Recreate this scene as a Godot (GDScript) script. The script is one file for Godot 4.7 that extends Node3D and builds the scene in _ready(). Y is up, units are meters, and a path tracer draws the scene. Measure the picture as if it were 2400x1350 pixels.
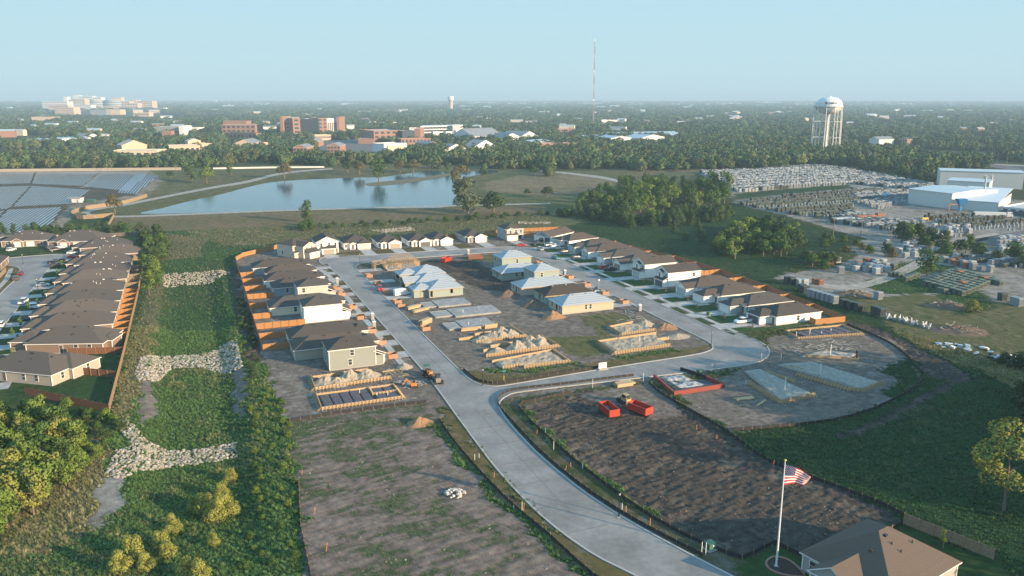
extends Node3D
# A new housing estate seen from a drone in low morning sun. Metres, y up. The estate's streets lie on a site grid turned 22 degrees: ab(a, b) gives the ground point a metres along the cross axis, b metres up the streets.

const C22 := 0.9271839
const S22 := 0.3746066

var rng := RandomNumberGenerator.new()
var M := {}
var used := {}
var cache := {}
var parts_box: BoxMesh

func ab(a: float, b: float) -> Vector2:
	return Vector2(a * C22 - b * S22, -(a * S22 + b * C22))

func abp(f: Array) -> Array:
	var r := []
	for i in range(0, f.size(), 2):
		r.append(ab(f[i], f[i + 1]))
	return r

func V(x: float, z: float) -> Vector2:
	return Vector2(x, z)

func fl(f: Array) -> Array:
	var r := []
	for i in range(0, f.size(), 2):
		r.append(Vector2(f[i], f[i + 1]))
	return r

func to_ab(p: Vector2) -> Vector2:
	return Vector2(p.x * C22 - p.y * S22, -p.x * S22 - p.y * C22)

func v3(p: Vector2, y := 0.0) -> Vector3:
	return Vector3(p.x, y, p.y)

func lin(r: float, g: float, b: float) -> Color:
	return Color(r, g, b).linear_to_srgb()

class MB:
	var v := PackedVector3Array()
	var n := PackedVector3Array()
	var c := PackedColorArray()
	var col := Color(1, 1, 1)
	var colored := false
	func tri(p: Vector3, q: Vector3, r: Vector3) -> void:
		var m := (r - p).cross(q - p).normalized()
		v.append(p); v.append(q); v.append(r)
		n.append(m); n.append(m); n.append(m)
		if colored:
			c.append(col); c.append(col); c.append(col)
	func quad(p: Vector3, q: Vector3, r: Vector3, s: Vector3) -> void:
		tri(p, q, r); tri(p, r, s)
	func triout(p: Vector3, q: Vector3, r: Vector3, mid: Vector3) -> void:
		if (r - p).cross(q - p).dot((p + q + r) / 3.0 - mid) < 0.0:
			tri(p, r, q)
		else:
			tri(p, q, r)
	func quadout(p: Vector3, q: Vector3, r: Vector3, s: Vector3, mid: Vector3) -> void:
		triout(p, q, r, mid); triout(p, r, s, mid)
	func box(lo: Vector3, hi: Vector3, open_top := false, open_bottom := false) -> void:
		obox(Transform3D(Basis.from_scale((hi - lo) * 0.5), (lo + hi) * 0.5), open_top, open_bottom)
	func obox(t: Transform3D, open_top := false, open_bottom := false) -> void:
		var p := []
		for k in 8:
			p.append(t * Vector3(1.0 if k & 1 else -1.0, 1.0 if k & 2 else -1.0, 1.0 if k & 4 else -1.0))
		var mid := t.origin
		quadout(p[0], p[1], p[3], p[2], mid); quadout(p[4], p[5], p[7], p[6], mid)
		quadout(p[0], p[2], p[6], p[4], mid); quadout(p[1], p[3], p[7], p[5], mid)
		if not open_bottom:
			quadout(p[0], p[1], p[5], p[4], mid)
		if not open_top:
			quadout(p[2], p[3], p[7], p[6], mid)
	func bar(p: Vector3, q: Vector3, w: float, h: float) -> void:
		var d := q - p
		var up := Vector3.UP if absf(d.normalized().y) < 0.95 else Vector3.RIGHT
		var side := d.cross(up).normalized()
		var over := side.cross(d).normalized()
		obox(Transform3D(Basis(d * 0.5, over * h * 0.5, side * w * 0.5), (p + q) * 0.5))
	func tube(p: Vector3, q: Vector3, r0: float, r1: float, k := 8, caps := true) -> void:
		var d := (q - p).normalized()
		var s := d.cross(Vector3.UP if absf(d.y) < 0.95 else Vector3.RIGHT).normalized()
		var t := d.cross(s)
		for i in k:
			var a0 := TAU * i / k
			var a1 := TAU * (i + 1) / k
			var u0 := s * cos(a0) + t * sin(a0)
			var u1 := s * cos(a1) + t * sin(a1)
			var b := v.size()
			quadout(p + u0 * r0, p + u1 * r0, q + u1 * r1, q + u0 * r1, (p + q) * 0.5)
			for j in range(b, v.size()):
				var at := v[j]
				var w := (at - p) - d * (at - p).dot(d)
				if w.length() > 0.0001:
					n[j] = w.normalized()
			if caps:
				if r1 > 0.001:
					triout(q, q + u0 * r1, q + u1 * r1, p)
				triout(p, p + u0 * r0, p + u1 * r0, q)
	func lathe(prof: Array, k := 16, at := Vector3.ZERO) -> void:
		for j in prof.size() - 1:
			var a: Vector2 = prof[j]
			var b: Vector2 = prof[j + 1]
			var nn := Vector2(b.y - a.y, a.x - b.x).normalized()
			for i in k:
				var c0 := Vector3(cos(TAU * i / k), 0, sin(TAU * i / k))
				var c1 := Vector3(cos(TAU * (i + 1) / k), 0, sin(TAU * (i + 1) / k))
				var p := [at + c0 * a.x + Vector3.UP * a.y, at + c1 * a.x + Vector3.UP * a.y, at + c1 * b.x + Vector3.UP * b.y, at + c0 * b.x + Vector3.UP * b.y]
				var m := [c0 * nn.x + Vector3.UP * nn.y, c1 * nn.x + Vector3.UP * nn.y, c1 * nn.x + Vector3.UP * nn.y, c0 * nn.x + Vector3.UP * nn.y]
				for q in [0, 1, 2, 0, 2, 3]:
					v.append(p[q]); n.append(m[q])
					if colored:
						c.append(col)
	func loft(rings: Array) -> void:
		var mid := Vector3.ZERO
		var total := 0
		for r in rings:
			for p in r:
				mid += p
				total += 1
		mid /= total
		for j in rings.size() - 1:
			var k: int = rings[j].size()
			var m2 := Vector3.ZERO
			for i in k:
				m2 += rings[j][i] + rings[j + 1][i]
			m2 /= 2.0 * k
			for i in k:
				quadout(rings[j][i], rings[j][(i + 1) % k], rings[j + 1][(i + 1) % k], rings[j + 1][i], m2)
		for e in [0, rings.size() - 1]:
			for i in range(1, rings[e].size() - 1):
				triout(rings[e][0], rings[e][i], rings[e][i + 1], mid)
	func mesh() -> ArrayMesh:
		var arr := []
		arr.resize(Mesh.ARRAY_MAX)
		arr[Mesh.ARRAY_VERTEX] = v
		arr[Mesh.ARRAY_NORMAL] = n
		if colored:
			arr[Mesh.ARRAY_COLOR] = c
		var m := ArrayMesh.new()
		if v.size():
			m.add_surface_from_arrays(Mesh.PRIMITIVE_TRIANGLES, arr)
		return m

func numbered(s: String) -> String:
	var k: int = used.get(s, -1) + 1
	used[s] = k
	return s if k == 0 else "%s_%03d" % [s, k]

func thing(called: String, label: String, category: String, at := Vector3.ZERO, turn := 0.0, group := "") -> Node3D:
	var o := Node3D.new()
	o.name = numbered(called)
	add_child(o)
	o.position = at
	o.rotation.y = turn
	tag(o, label, category, group)
	return o

func tag(o: Node, label: String, category: String, group := "", kind := "") -> void:
	o.set_meta("label", label)
	if category:
		o.set_meta("category", category)
	if group:
		o.set_meta("group", group)
	if kind:
		o.set_meta("kind", kind)

func part(parent: Node, called: String, mesh: Mesh, mat: Material, at := Vector3.ZERO, turn := 0.0) -> MeshInstance3D:
	var o := MeshInstance3D.new()
	o.name = called
	o.mesh = mesh
	o.material_override = mat
	o.position = at
	o.rotation.y = turn
	parent.add_child(o, true)
	return o

func solo(called: String, mesh: Mesh, mat: Material, label: String, category: String, at := Vector3.ZERO, turn := 0.0, group := "") -> MeshInstance3D:
	var o := part(self, numbered(called), mesh, mat, at, turn)
	tag(o, label, category, group)
	return o

func struct(called: String, mesh: Mesh, mat: Material, at := Vector3.ZERO) -> MeshInstance3D:
	var o := part(self, numbered(called), mesh, mat, at)
	o.set_meta("kind", "structure")
	return o

func stuff(called: String, label: String, mesh: Mesh, mat: Material, xf: Array, cols := []) -> MultiMeshInstance3D:
	var mm := MultiMesh.new()
	mm.transform_format = MultiMesh.TRANSFORM_3D
	mm.use_colors = cols.size() > 0
	mm.mesh = mesh
	mm.instance_count = xf.size()
	for i in xf.size():
		mm.set_instance_transform(i, xf[i])
		if cols.size():
			mm.set_instance_color(i, cols[i])
	var o := MultiMeshInstance3D.new()
	o.name = numbered(called)
	o.multimesh = mm
	o.material_override = mat
	add_child(o)
	o.set_meta("kind", "stuff")
	o.set_meta("label", label)
	return o

func copy(o: Node3D, label: String, at: Vector3, turn: float, grow := 1.0) -> Node3D:
	var r: Node3D = o.duplicate()
	r.name = numbered(String(o.name).rstrip("0123456789_"))
	add_child(r)
	r.position = at
	r.rotation.y = turn
	r.scale = Vector3.ONE * grow
	if label:
		r.set_meta("label", label)
	return r

func bmesh(sx: float, sy: float, sz: float) -> Mesh:
	var key := "b%.3f,%.3f,%.3f" % [sx, sy, sz]
	if not cache.has(key):
		var b := MB.new()
		b.box(Vector3(-sx / 2, 0, -sz / 2), Vector3(sx / 2, sy, sz / 2))
		cache[key] = b.mesh()
	return cache[key]

func nth(i: int) -> String:
	var k := i + 1
	var e := "th"
	if k % 100 < 11 or k % 100 > 13:
		e = ["th", "st", "nd", "rd", "th", "th", "th", "th", "th", "th"][k % 10]
	return "%d%s from the left" % [k, e]

func by_bearing(p: Vector2, q: Vector2) -> bool:
	return p.x / -p.y < q.x / -q.y

func mat(c: Color, rough := 0.9, metal := 0.0, spec := 0.5) -> StandardMaterial3D:
	var m := StandardMaterial3D.new()
	m.albedo_color = c
	m.roughness = rough
	m.metallic = metal
	m.metallic_specular = spec
	return m

# a grey-scale noise picture, seamless, between lo and hi (as albedo factors)
func noise_image(size: int, freq: float, type: int, octaves: int, lo: float, hi: float, sd: int) -> Image:
	var f := FastNoiseLite.new()
	f.seed = sd
	f.noise_type = type
	f.frequency = freq
	f.fractal_octaves = octaves
	if type == FastNoiseLite.TYPE_CELLULAR:
		f.cellular_return_type = FastNoiseLite.RETURN_CELL_VALUE
	var im := f.get_seamless_image(size, size)
	im.convert(Image.FORMAT_RGB8)
	var d := im.get_data()
	for i in d.size():
		d[i] = int(255.0 * lo + (hi - lo) * d[i])
	return Image.create_from_data(size, size, false, Image.FORMAT_RGB8, d)

func tex(im: Image) -> ImageTexture:
	return ImageTexture.create_from_image(im)

func grainy(m: StandardMaterial3D, t: Texture2D, scale: float, world := true, t2: Texture2D = null, scale2 := 0.03) -> StandardMaterial3D:
	var lift := 1.0 / (.82 * (.9 if t2 else 1.0))
	if not m.vertex_color_use_as_albedo:
		var c := m.albedo_color.srgb_to_linear()
		m.albedo_color = Color(minf(c.r * lift, .95), minf(c.g * lift, .95), minf(c.b * lift, .95)).linear_to_srgb()
	m.albedo_texture = t
	m.uv1_triplanar = true
	m.uv1_world_triplanar = world
	m.uv1_scale = Vector3.ONE * scale
	if t2:
		m.detail_enabled = true
		m.detail_blend_mode = BaseMaterial3D.BLEND_MODE_MUL
		m.detail_albedo = t2
		m.detail_uv_layer = BaseMaterial3D.DETAIL_UV_2
		m.uv2_triplanar = true
		m.uv2_world_triplanar = world
		m.uv2_scale = Vector3.ONE * scale2
	return m

func inside(p: Vector2, poly: Array) -> bool:
	var r := false
	var j := poly.size() - 1
	for i in poly.size():
		var a: Vector2 = poly[i]
		var b: Vector2 = poly[j]
		if (a.y > p.y) != (b.y > p.y) and p.x < (b.x - a.x) * (p.y - a.y) / (b.y - a.y) + a.x:
			r = not r
		j = i
	return r

# a rounder outline through the points (closed)
func rounded(pts: Array, steps := 4) -> Array:
	var r := []
	var k := pts.size()
	for i in k:
		for s in steps:
			r.append((pts[i] as Vector2).cubic_interpolate(pts[(i + 1) % k], pts[(i + k - 1) % k], pts[(i + 2) % k], float(s) / steps))
	return r

func smooth_line(pts: Array, steps := 5) -> Array:
	var r := []
	for i in pts.size() - 1:
		for s in steps:
			r.append((pts[i] as Vector2).cubic_interpolate(pts[i + 1], pts[maxi(i - 1, 0)], pts[mini(i + 2, pts.size() - 1)], float(s) / steps))
	r.append(pts[pts.size() - 1])
	return r

func sheet_mesh(pts: Array, y: float) -> ArrayMesh:
	var b := MB.new()
	var pk := PackedVector2Array(pts)
	var t := Geometry2D.triangulate_polygon(pk)
	for i in range(0, t.size(), 3):
		b.triout(v3(pk[t[i]], y), v3(pk[t[i + 1]], y), v3(pk[t[i + 2]], y), Vector3(pk[t[i]].x, y - 50.0, pk[t[i]].y))
	return b.mesh()

func sheet(called: String, pts: Array, y: float, m: Material) -> MeshInstance3D:
	return struct(called, sheet_mesh(pts, y), m)

# a slab with sides: top at y, down to y - t
func slab_mesh(pts: Array, y: float, t: float) -> ArrayMesh:
	var b := MB.new()
	var pk := PackedVector2Array(pts)
	var ix := Geometry2D.triangulate_polygon(pk)
	for i in range(0, ix.size(), 3):
		b.triout(v3(pk[ix[i]], y), v3(pk[ix[i + 1]], y), v3(pk[ix[i + 2]], y), Vector3(pk[ix[i]].x, y - 50.0, pk[ix[i]].y))
	var cw := Geometry2D.is_polygon_clockwise(pk)
	for i in pk.size():
		var p := pk[i]
		var q := pk[(i + 1) % pk.size()]
		if cw:
			b.quad(v3(p, y), v3(q, y), v3(q, y - t), v3(p, y - t))
		else:
			b.quad(v3(q, y), v3(p, y), v3(p, y - t), v3(q, y - t))
	return b.mesh()

# a band of the given height and width along a polyline (kerbs, silt fences, walls)
func band_mesh(pts: Array, w: float, y0: float, y1: float) -> ArrayMesh:
	var b := MB.new()
	var off := []
	for i in pts.size():
		var d := Vector2.ZERO
		if i > 0:
			d += (pts[i] - pts[i - 1]).normalized()
		if i < pts.size() - 1:
			d += (pts[i + 1] - pts[i]).normalized()
		d = d.normalized()
		off.append(Vector2(-d.y, d.x) * w * 0.5)
	for i in pts.size() - 1:
		var p: Vector2 = pts[i]
		var q: Vector2 = pts[i + 1]
		var l0 := p + off[i] as Vector2
		var r0 := p - off[i] as Vector2
		var l1 := q + off[i + 1] as Vector2
		var r1 := q - off[i + 1] as Vector2
		var mid := v3((p + q) * 0.5, (y0 + y1) * 0.5)
		b.quadout(v3(l0, y1), v3(l1, y1), v3(r1, y1), v3(r0, y1), mid)
		b.quadout(v3(l0, y0), v3(l1, y0), v3(l1, y1), v3(l0, y1), mid)
		b.quadout(v3(r0, y0), v3(r1, y0), v3(r1, y1), v3(r0, y1), mid)
		if i == 0:
			b.quadout(v3(l0, y0), v3(l0, y1), v3(r0, y1), v3(r0, y0), mid)
		if i == pts.size() - 2:
			b.quadout(v3(l1, y0), v3(l1, y1), v3(r1, y1), v3(r1, y0), mid)
	return b.mesh()

func ribbon(pts: Array, w: float) -> Array:
	var l := []
	var r := []
	for i in pts.size():
		var d := Vector2.ZERO
		if i > 0:
			d += (pts[i] - pts[i - 1]).normalized()
		if i < pts.size() - 1:
			d += (pts[i + 1] - pts[i]).normalized()
		d = d.normalized()
		l.append(pts[i] + Vector2(-d.y, d.x) * w * 0.5)
		r.push_front(pts[i] - Vector2(-d.y, d.x) * w * 0.5)
	return l + r

# ---------------------------------------------------------------- ground
enum { SCRUB, LUSH, WEEDS, TANW, DRY, DRYTAN, DIRT, DIRTD, DIRTWEED, VERGE, VERGEG, LAWN, GRAVEL, OLIVE, STRAW, TANG, FIELD, PAVE, PANELSHADE }
# three base colours (linear), relief in metres
const GROUNDS := [
	[Color(.075, .10, .04), Color(.05, .08, .032), Color(.14, .13, .065), .05],
	[Color(.042, .09, .036), Color(.03, .068, .03), Color(.07, .105, .048), .2],
	[Color(.062, .115, .04), Color(.042, .088, .033), Color(.11, .125, .058), .2],
	[Color(.18, .165, .09), Color(.10, .125, .05), Color(.23, .195, .12), .15],
	[Color(.26, .195, .115), Color(.155, .16, .075), Color(.29, .18, .105), .06],
	[Color(.30, .24, .15), Color(.25, .20, .12), Color(.17, .165, .085), .04],
	[Color(.27, .235, .20), Color(.185, .16, .14), Color(.36, .32, .275), .07],
	[Color(.125, .105, .09), Color(.075, .065, .058), Color(.21, .17, .135), .32],
	[Color(.31, .255, .215), Color(.20, .155, .13), Color(.115, .145, .075), .13],
	[Color(.20, .16, .075), Color(.135, .13, .052), Color(.25, .185, .11), .03],
	[Color(.075, .10, .04), Color(.135, .125, .065), Color(.20, .18, .15), .03],
	[Color(.045, .092, .03), Color(.058, .105, .034), Color(.11, .115, .05), .02],
	[Color(.42, .39, .35), Color(.33, .31, .28), Color(.23, .22, .165), .04],
	[Color(.15, .155, .068), Color(.21, .18, .10), Color(.11, .135, .05), .05],
	[Color(.25, .20, .11), Color(.19, .16, .09), Color(.13, .13, .06), .1],
	[Color(.38, .34, .27), Color(.31, .265, .20), Color(.2, .185, .12), .04],
	[Color(.16, .17, .078), Color(.105, .14, .055), Color(.24, .205, .12), .03],
	[Color(.2, .18, .15), Color(.17, .15, .13), Color(.25, .22, .19), .02],
	[Color(.13, .12, .10), Color(.10, .095, .08), Color(.2, .16, .11), .02],  # soil darkened: the shade between panel rows is put into the colour
]
var regions := []
var nz := {}

func fn(sd: int, freq: float, oct := 3) -> FastNoiseLite:
	var f := FastNoiseLite.new()
	f.seed = sd
	f.noise_type = FastNoiseLite.TYPE_SIMPLEX_SMOOTH
	f.frequency = freq
	f.fractal_octaves = oct
	return f

func dip(p: Vector2) -> float:
	# the drainage channel between the two rows of back fences
	var q := to_ab(p)
	var across := smoothstep(-15.0, -8.0, q.x) * (1.0 - smoothstep(3.0, 9.5, q.x))
	var along := smoothstep(100.0, 130.0, q.y) * (1.0 - smoothstep(320.0, 350.0, q.y))
	var y := -1.7 * across * along
	# the swale that rounds the estate on its outer side
	return y

func region_list() -> void:
	var r := regions
	r.append([FIELD, fl([-514.5,-807.8,-334.4,-807.8,-228.4,-861.6,-23.6,-891.3,41.6,-783.3,124.8,-783.3,177.7,-760.2,22.3,-413.0,-255.7,-393.3])])
	r.append([LUSH, fl([20.8,-427.1,71.7,-475.8,146.5,-525.4,158.4,-467.0,172.6,-393.3,142.4,-348.8,107.9,-313.0,112.7,-297.7,123.1,-238.2,140.2,-208.5,167.4,-184.9,91.8,-94.2,25.2,-94.2,16.1,-138.6,52.3,-184.9,104.6,-238.2,75.2,-305.2])])
	r.append([GRAVEL, fl([177.7,-760.2,232.9,-783.3,318.4,-833.9,327.2,-760.2,336.0,-629.5,352.3,-548.2,391.1,-485.0,214.8,-259.1,161.0,-267.8,146.5,-277.1,128.4,-270.8,116.0,-277.1,108.5,-290.5,102.0,-305.2,111.3,-313.0,135.1,-325.6,153.8,-348.8,158.6,-369.8,176.8,-393.3,163.8,-475.8,149.3,-525.4,160.3,-599.9])])
	r.append([LUSH, fl([154.0,-552.9,204.6,-588.8,267.5,-626.5,276.0,-655.4,216.3,-623.4,163.7,-588.8])])
	r.append([OLIVE, fl([117.0,-268.4,145.6,-278.4,161.0,-267.8,210.5,-253.6,161.8,-191.1,124.4,-201.2,116.5,-224.6])])
	r.append([WEEDS, fl([154.1,-328.2,174.7,-337.3,184.9,-325.6,171.3,-313.0,150.6,-309.1])])
	r.append([WEEDS, fl([135.5,-301.4,158.8,-305.2,165.1,-291.9,151.1,-277.1,131.2,-277.1])])
	r.append([WEEDS, fl([151.1,-277.1,171.6,-283.7,163.2,-259.1,144.4,-248.3])])
	r.append([STRAW, fl([114.5,-231.2,123.0,-220.3,133.5,-197.7,146.0,-170.9,121.0,-177.7,120.3,-196.0,116.5,-201.2,114.4,-220.3])])
	r.append([DIRTD, fl([107.7,-244.2,111.7,-233.5,113.9,-214.2,116.8,-197.7,115.8,-188.0,107.0,-183.4,105.7,-191.1,109.3,-212.3,107.4,-226.7,104.7,-240.2])])
	r.append([DIRTD, fl([107.5,-183.4,94.1,-172.2,78.3,-158.8,66.6,-152.2,66.3,-153.9,78.9,-162.2,93.4,-174.9,107.3,-187.1])])
	r.append([FIELD, fl([-6.5,-605.6,40.2,-578.1,70.5,-599.9,101.4,-525.4,71.7,-475.8,22.2,-458.4,0.0,-485.0])])
	r.append([DRYTAN, fl([-29.7,-655.4,20.2,-760.2,78.5,-738.4,86.9,-679.7,71.2,-605.6,27.8,-578.1,-19.4,-605.6])])
	r.append([STRAW, fl([177.7,-760.2,149.7,-783.3,112.7,-705.9,98.7,-773.9,84.2,-792.9,131.0,-823.2,213.1,-802.8])])
	r.append([OLIVE, fl([-258.4,-548.2,-315.1,-760.2,-33.1,-891.3,-20.2,-629.5,-37.9,-504.4,-234.7,-485.0])])
	r.append([TANG, fl([-665.5,-783.3,-357.8,-792.9,-295.1,-679.7,-255.5,-548.2,-267.7,-525.4,-266.0,-485.0,-238.2,-419.9,-258.8,-398.4,-326.0,-375.4])])
	r.append([PANELSHADE, fl([-605.9,-760.2,-328.5,-742.6,-273.9,-580.8,-291.6,-525.4,-246.9,-419.9,-317.6,-390.8])])  # ground under the panels, painted darker for the shade between rows
	r.append([TANG, fl([-393.3,-764.7,-388.4,-764.7,-335.3,-629.5,-339.3,-629.5])])
	r.append([TANW, fl([-189.1,-408.9,-118.0,-437.6,20.9,-485.0,25.4,-427.1,-11.3,-418.5,-66.8,-411.6,-105.9,-390.8,-127.8,-367.6,-170.3,-364.3])])
	r.append([DRY, fl([-235.0,-467.0,-132.4,-492.6,-38.4,-510.5,19.6,-521.1,23.5,-485.0,-30.5,-472.2,-72.8,-450.2,-120.8,-439.1,-180.9,-418.5,-215.8,-424.2])])
	r.append([LAWN, fl([-258.3,-463.5,-234.1,-463.5,-212.1,-413.0,-234.4,-413.0])])
	r.append([WEEDS, abp([-20.4, 150, -20.4, 455, -5, 455, 14, 400, 36, 390, 16, 366, 15, 168, 16, 60, -80, 60, -80, 170])])
	r.append([TANW, fl([-105.2,-208.5,-131.2,-277.1,-145.2,-313.0,-139.6,-313.0,-109.6,-238.2,-90.5,-184.9,-84.1,-163.4,-86.4,-158.8])])
	r.append([TANW, fl([-189.8,-413.0,-155.8,-399.7,-138.6,-348.8,-147.9,-339.2,-163.3,-348.8])])
	r.append([TANW, fl([-93.9,-142.3,-86.2,-156.5,-74.8,-136.8,-67.9,-117.1,-72.0,-109.6,-79.3,-110.8,-88.5,-125.6])])
	r.append([DIRT, fl([-94.7,-194.4,-92.9,-197.7,-83.9,-176.3,-78.7,-162.2,-80.9,-161.1])])
	r.append([DIRT, fl([-72.3,-196.0,-69.9,-197.7,-59.8,-168.4,-60.6,-164.6])])
	r.append([GRAVEL, fl([-75.5,-135.1,-72.3,-136.5,-68.8,-128.6,-66.3,-117.8,-68.3,-117.1,-71.3,-124.1])])
	r.append([DIRT, abp([14.8, 168, 60, 162, 135, 160, 150, 186, 160, 186, 187, 184, 194, 240, 194, 285, 186, 326, 180, 380, 160, 384, 150, 372, 36, 388, 20, 368, 15.3, 357])])
	r.append([DIRTD, abp([10, 214, 15, 214, 15.3, 345, 12.5, 345, 11.5, 280])])
	r.append([DIRTD, abp([96, 268, 106, 262, 112, 275, 112, 320, 96, 328, 72, 330, 70, 322, 90, 315])])
	r.append([OLIVE, abp([108, 330, 110, 322, 124, 312, 137, 312, 137, 331])])
	r.append([VERGEG, abp([63, 332, 66, 318, 72, 318, 74, 328, 90, 331])])
	r.append([DIRT, fl([40.5,-183.4,53.9,-191.1,69.5,-206.6,75.1,-224.6,103.2,-238.2,110.7,-220.3,105.7,-197.7,102.5,-188.0,87.8,-173.6,69.6,-162.2,46.8,-157.0,40.3,-168.4])])
	r.append([LUSH, fl([94.5,-195.0,107.2,-205.5,102.0,-188.0,87.8,-173.6,86.7,-177.7,96.6,-188.0])])
	r.append([DIRTD, fl([1.4,-169.6,14.2,-179.1,33.7,-186.4,36.0,-176.3,44.9,-156.5,49.4,-142.3,65.7,-121.2,60.0,-116.5,45.6,-107.3,41.3,-112.9,35.0,-108.5,23.5,-120.5,16.3,-133.4,8.6,-150.1])])
	r.append([DIRT, fl([15.2,-178.5,34.2,-185.8,38.9,-170.9,35.7,-164.6,31.6,-162.2,28.2,-170.9,19.6,-172.2])])
	r.append([DIRTWEED, fl([-48.3,-162.2,-19.7,-173.0,-14.8,-162.2,-10.3,-148.1,-1.5,-127.8,6.1,-114.5,11.9,-104.0,17.2,-94.2,-26.4,-94.2,-30.3,-104.0,-40.3,-138.6])])
	r.append([WEEDS, abp([43.6, 157, 46.0, 157, 45.5, 141, 46.4, 119, 48.5, 104, 49.8, 92, 47.6, 92, 46.4, 104, 44.4, 119, 43.6, 141])])
	r.append([VERGE, fl([-16.8,-169.6,-13.4,-167.9,-7.9,-152.2,-2.4,-136.8,4.3,-121.2,13.1,-109.6,18.1,-104.0,22.9,-94.2,17.2,-94.2,12.2,-104.0,6.1,-114.5,-1.5,-127.8,-10.3,-148.1])])
	r.append([VERGEG, fl([-3.5,-173.6,1.5,-176.3,14.3,-180.5,14.6,-177.7,2.9,-169.6,8.6,-150.1,16.3,-133.4,23.5,-120.5,35.0,-108.5,31.1,-98.9,23.1,-110.8,16.7,-120.5,11.4,-130.2,4.1,-142.3,-1.8,-158.8])])
	r.append([WEEDS, abp([64.4, 154, 66.0, 154, 65.6, 136, 66.6, 118, 68, 104, 66.9, 103, 65.1, 118, 64.2, 136])])
	r.append([VERGEG, fl([14.3,-180.5,31.9,-188.0,38.6,-189.9,38.1,-187.4,20.5,-180.5])])
	r.append([VERGE, abp([61, 171, 130, 173, 137, 182, 133, 180, 95, 178.5, 75, 177, 66, 181, 61, 190])])
	r.append([WEEDS, abp([66, 182, 75, 177.5, 92, 179, 92, 181, 76, 180, 68, 185])])
	r.append([WEEDS, abp([101, 178.5, 122, 178.5, 122, 181.5, 103, 181])])
	r.append([OLIVE, abp([92, 205, 108, 200, 112, 222, 128, 222, 128, 212, 114, 208, 110, 185, 94, 183])])
	r.append([LAWN, fl([34.9,-108.2,41.2,-112.7,45.5,-107.1,62.4,-118.7,64.7,-119.1,73.4,-108.2,74.6,-94.2,28.7,-94.2])])
	r.append([LAWN, abp([-66, 200, -20.7, 186, -20.7, 455, -30, 420, -57, 410])])
	r.append([VERGE, abp([-100, 250, -66, 250, -66, 400, -100, 420])])
	r.append([PAVE, abp([60, 70, 55.8, 89.6, 52.4, 98, 50.0, 111, 49.3, 128, 49.8, 144, 50.6, 161, 51.4, 177, 51.8, 196, 60.8, 196, 60.7, 179, 63.6, 172.4, 67, 171.2, 80, 172, 122, 174, 133, 178, 134.8, 184, 144.2, 200, 147.5, 187, 148.8, 181, 147.5, 173, 143, 166.5, 136.5, 162.6, 130, 161.6, 90, 164.3, 70, 165.6, 62.4, 161.8, 60.6, 157, 59.6, 148, 59.2, 134, 59.9, 121.5, 61.2, 111, 63.6, 100.8, 67.2, 89, 73, 70])])
	r.append([PAVE, abp([-66, 180, -56.6, 180, -56.6, 372, -50, 390, -52, 400, -72, 403, -140, 401, -140, 391, -74, 384, -66, 372])])
	r.append([LAWN, abp([-140, 404, -45, 395, -22, 420, -22, 455, -140, 455])])

func paint(x0: float, z0: float, step: float, nx: int, nzc: int) -> PackedByteArray:
	# scan-converts the regions onto a grid of points
	var cls := PackedByteArray()
	cls.resize(nx * nzc)
	for r in regions:
		var poly: Array = r[1]
		var k := poly.size()
		var zmin := INF
		var zmax := -INF
		for p in poly:
			zmin = minf(zmin, p.y)
			zmax = maxf(zmax, p.y)
		for j in range(maxi(0, ceili((zmin - z0) / step)), mini(nzc - 1, floori((zmax - z0) / step)) + 1):
			var z := z0 + j * step
			var xs := []
			for i in k:
				var a: Vector2 = poly[i]
				var b: Vector2 = poly[(i + 1) % k]
				if (a.y > z) != (b.y > z):
					xs.append(a.x + (b.x - a.x) * (z - a.y) / (b.y - a.y))
			xs.sort()
			for i in range(0, xs.size() - 1, 2):
				for t in range(maxi(0, ceili((xs[i] - x0) / step)), mini(nx - 1, floori((xs[i + 1] - x0) / step)) + 1):
					cls[j * nx + t] = r[0]
	return cls

var tufts := [[], []]
var tuft_cols := [[], []]
var clods := []
var clod_cols := []

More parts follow.
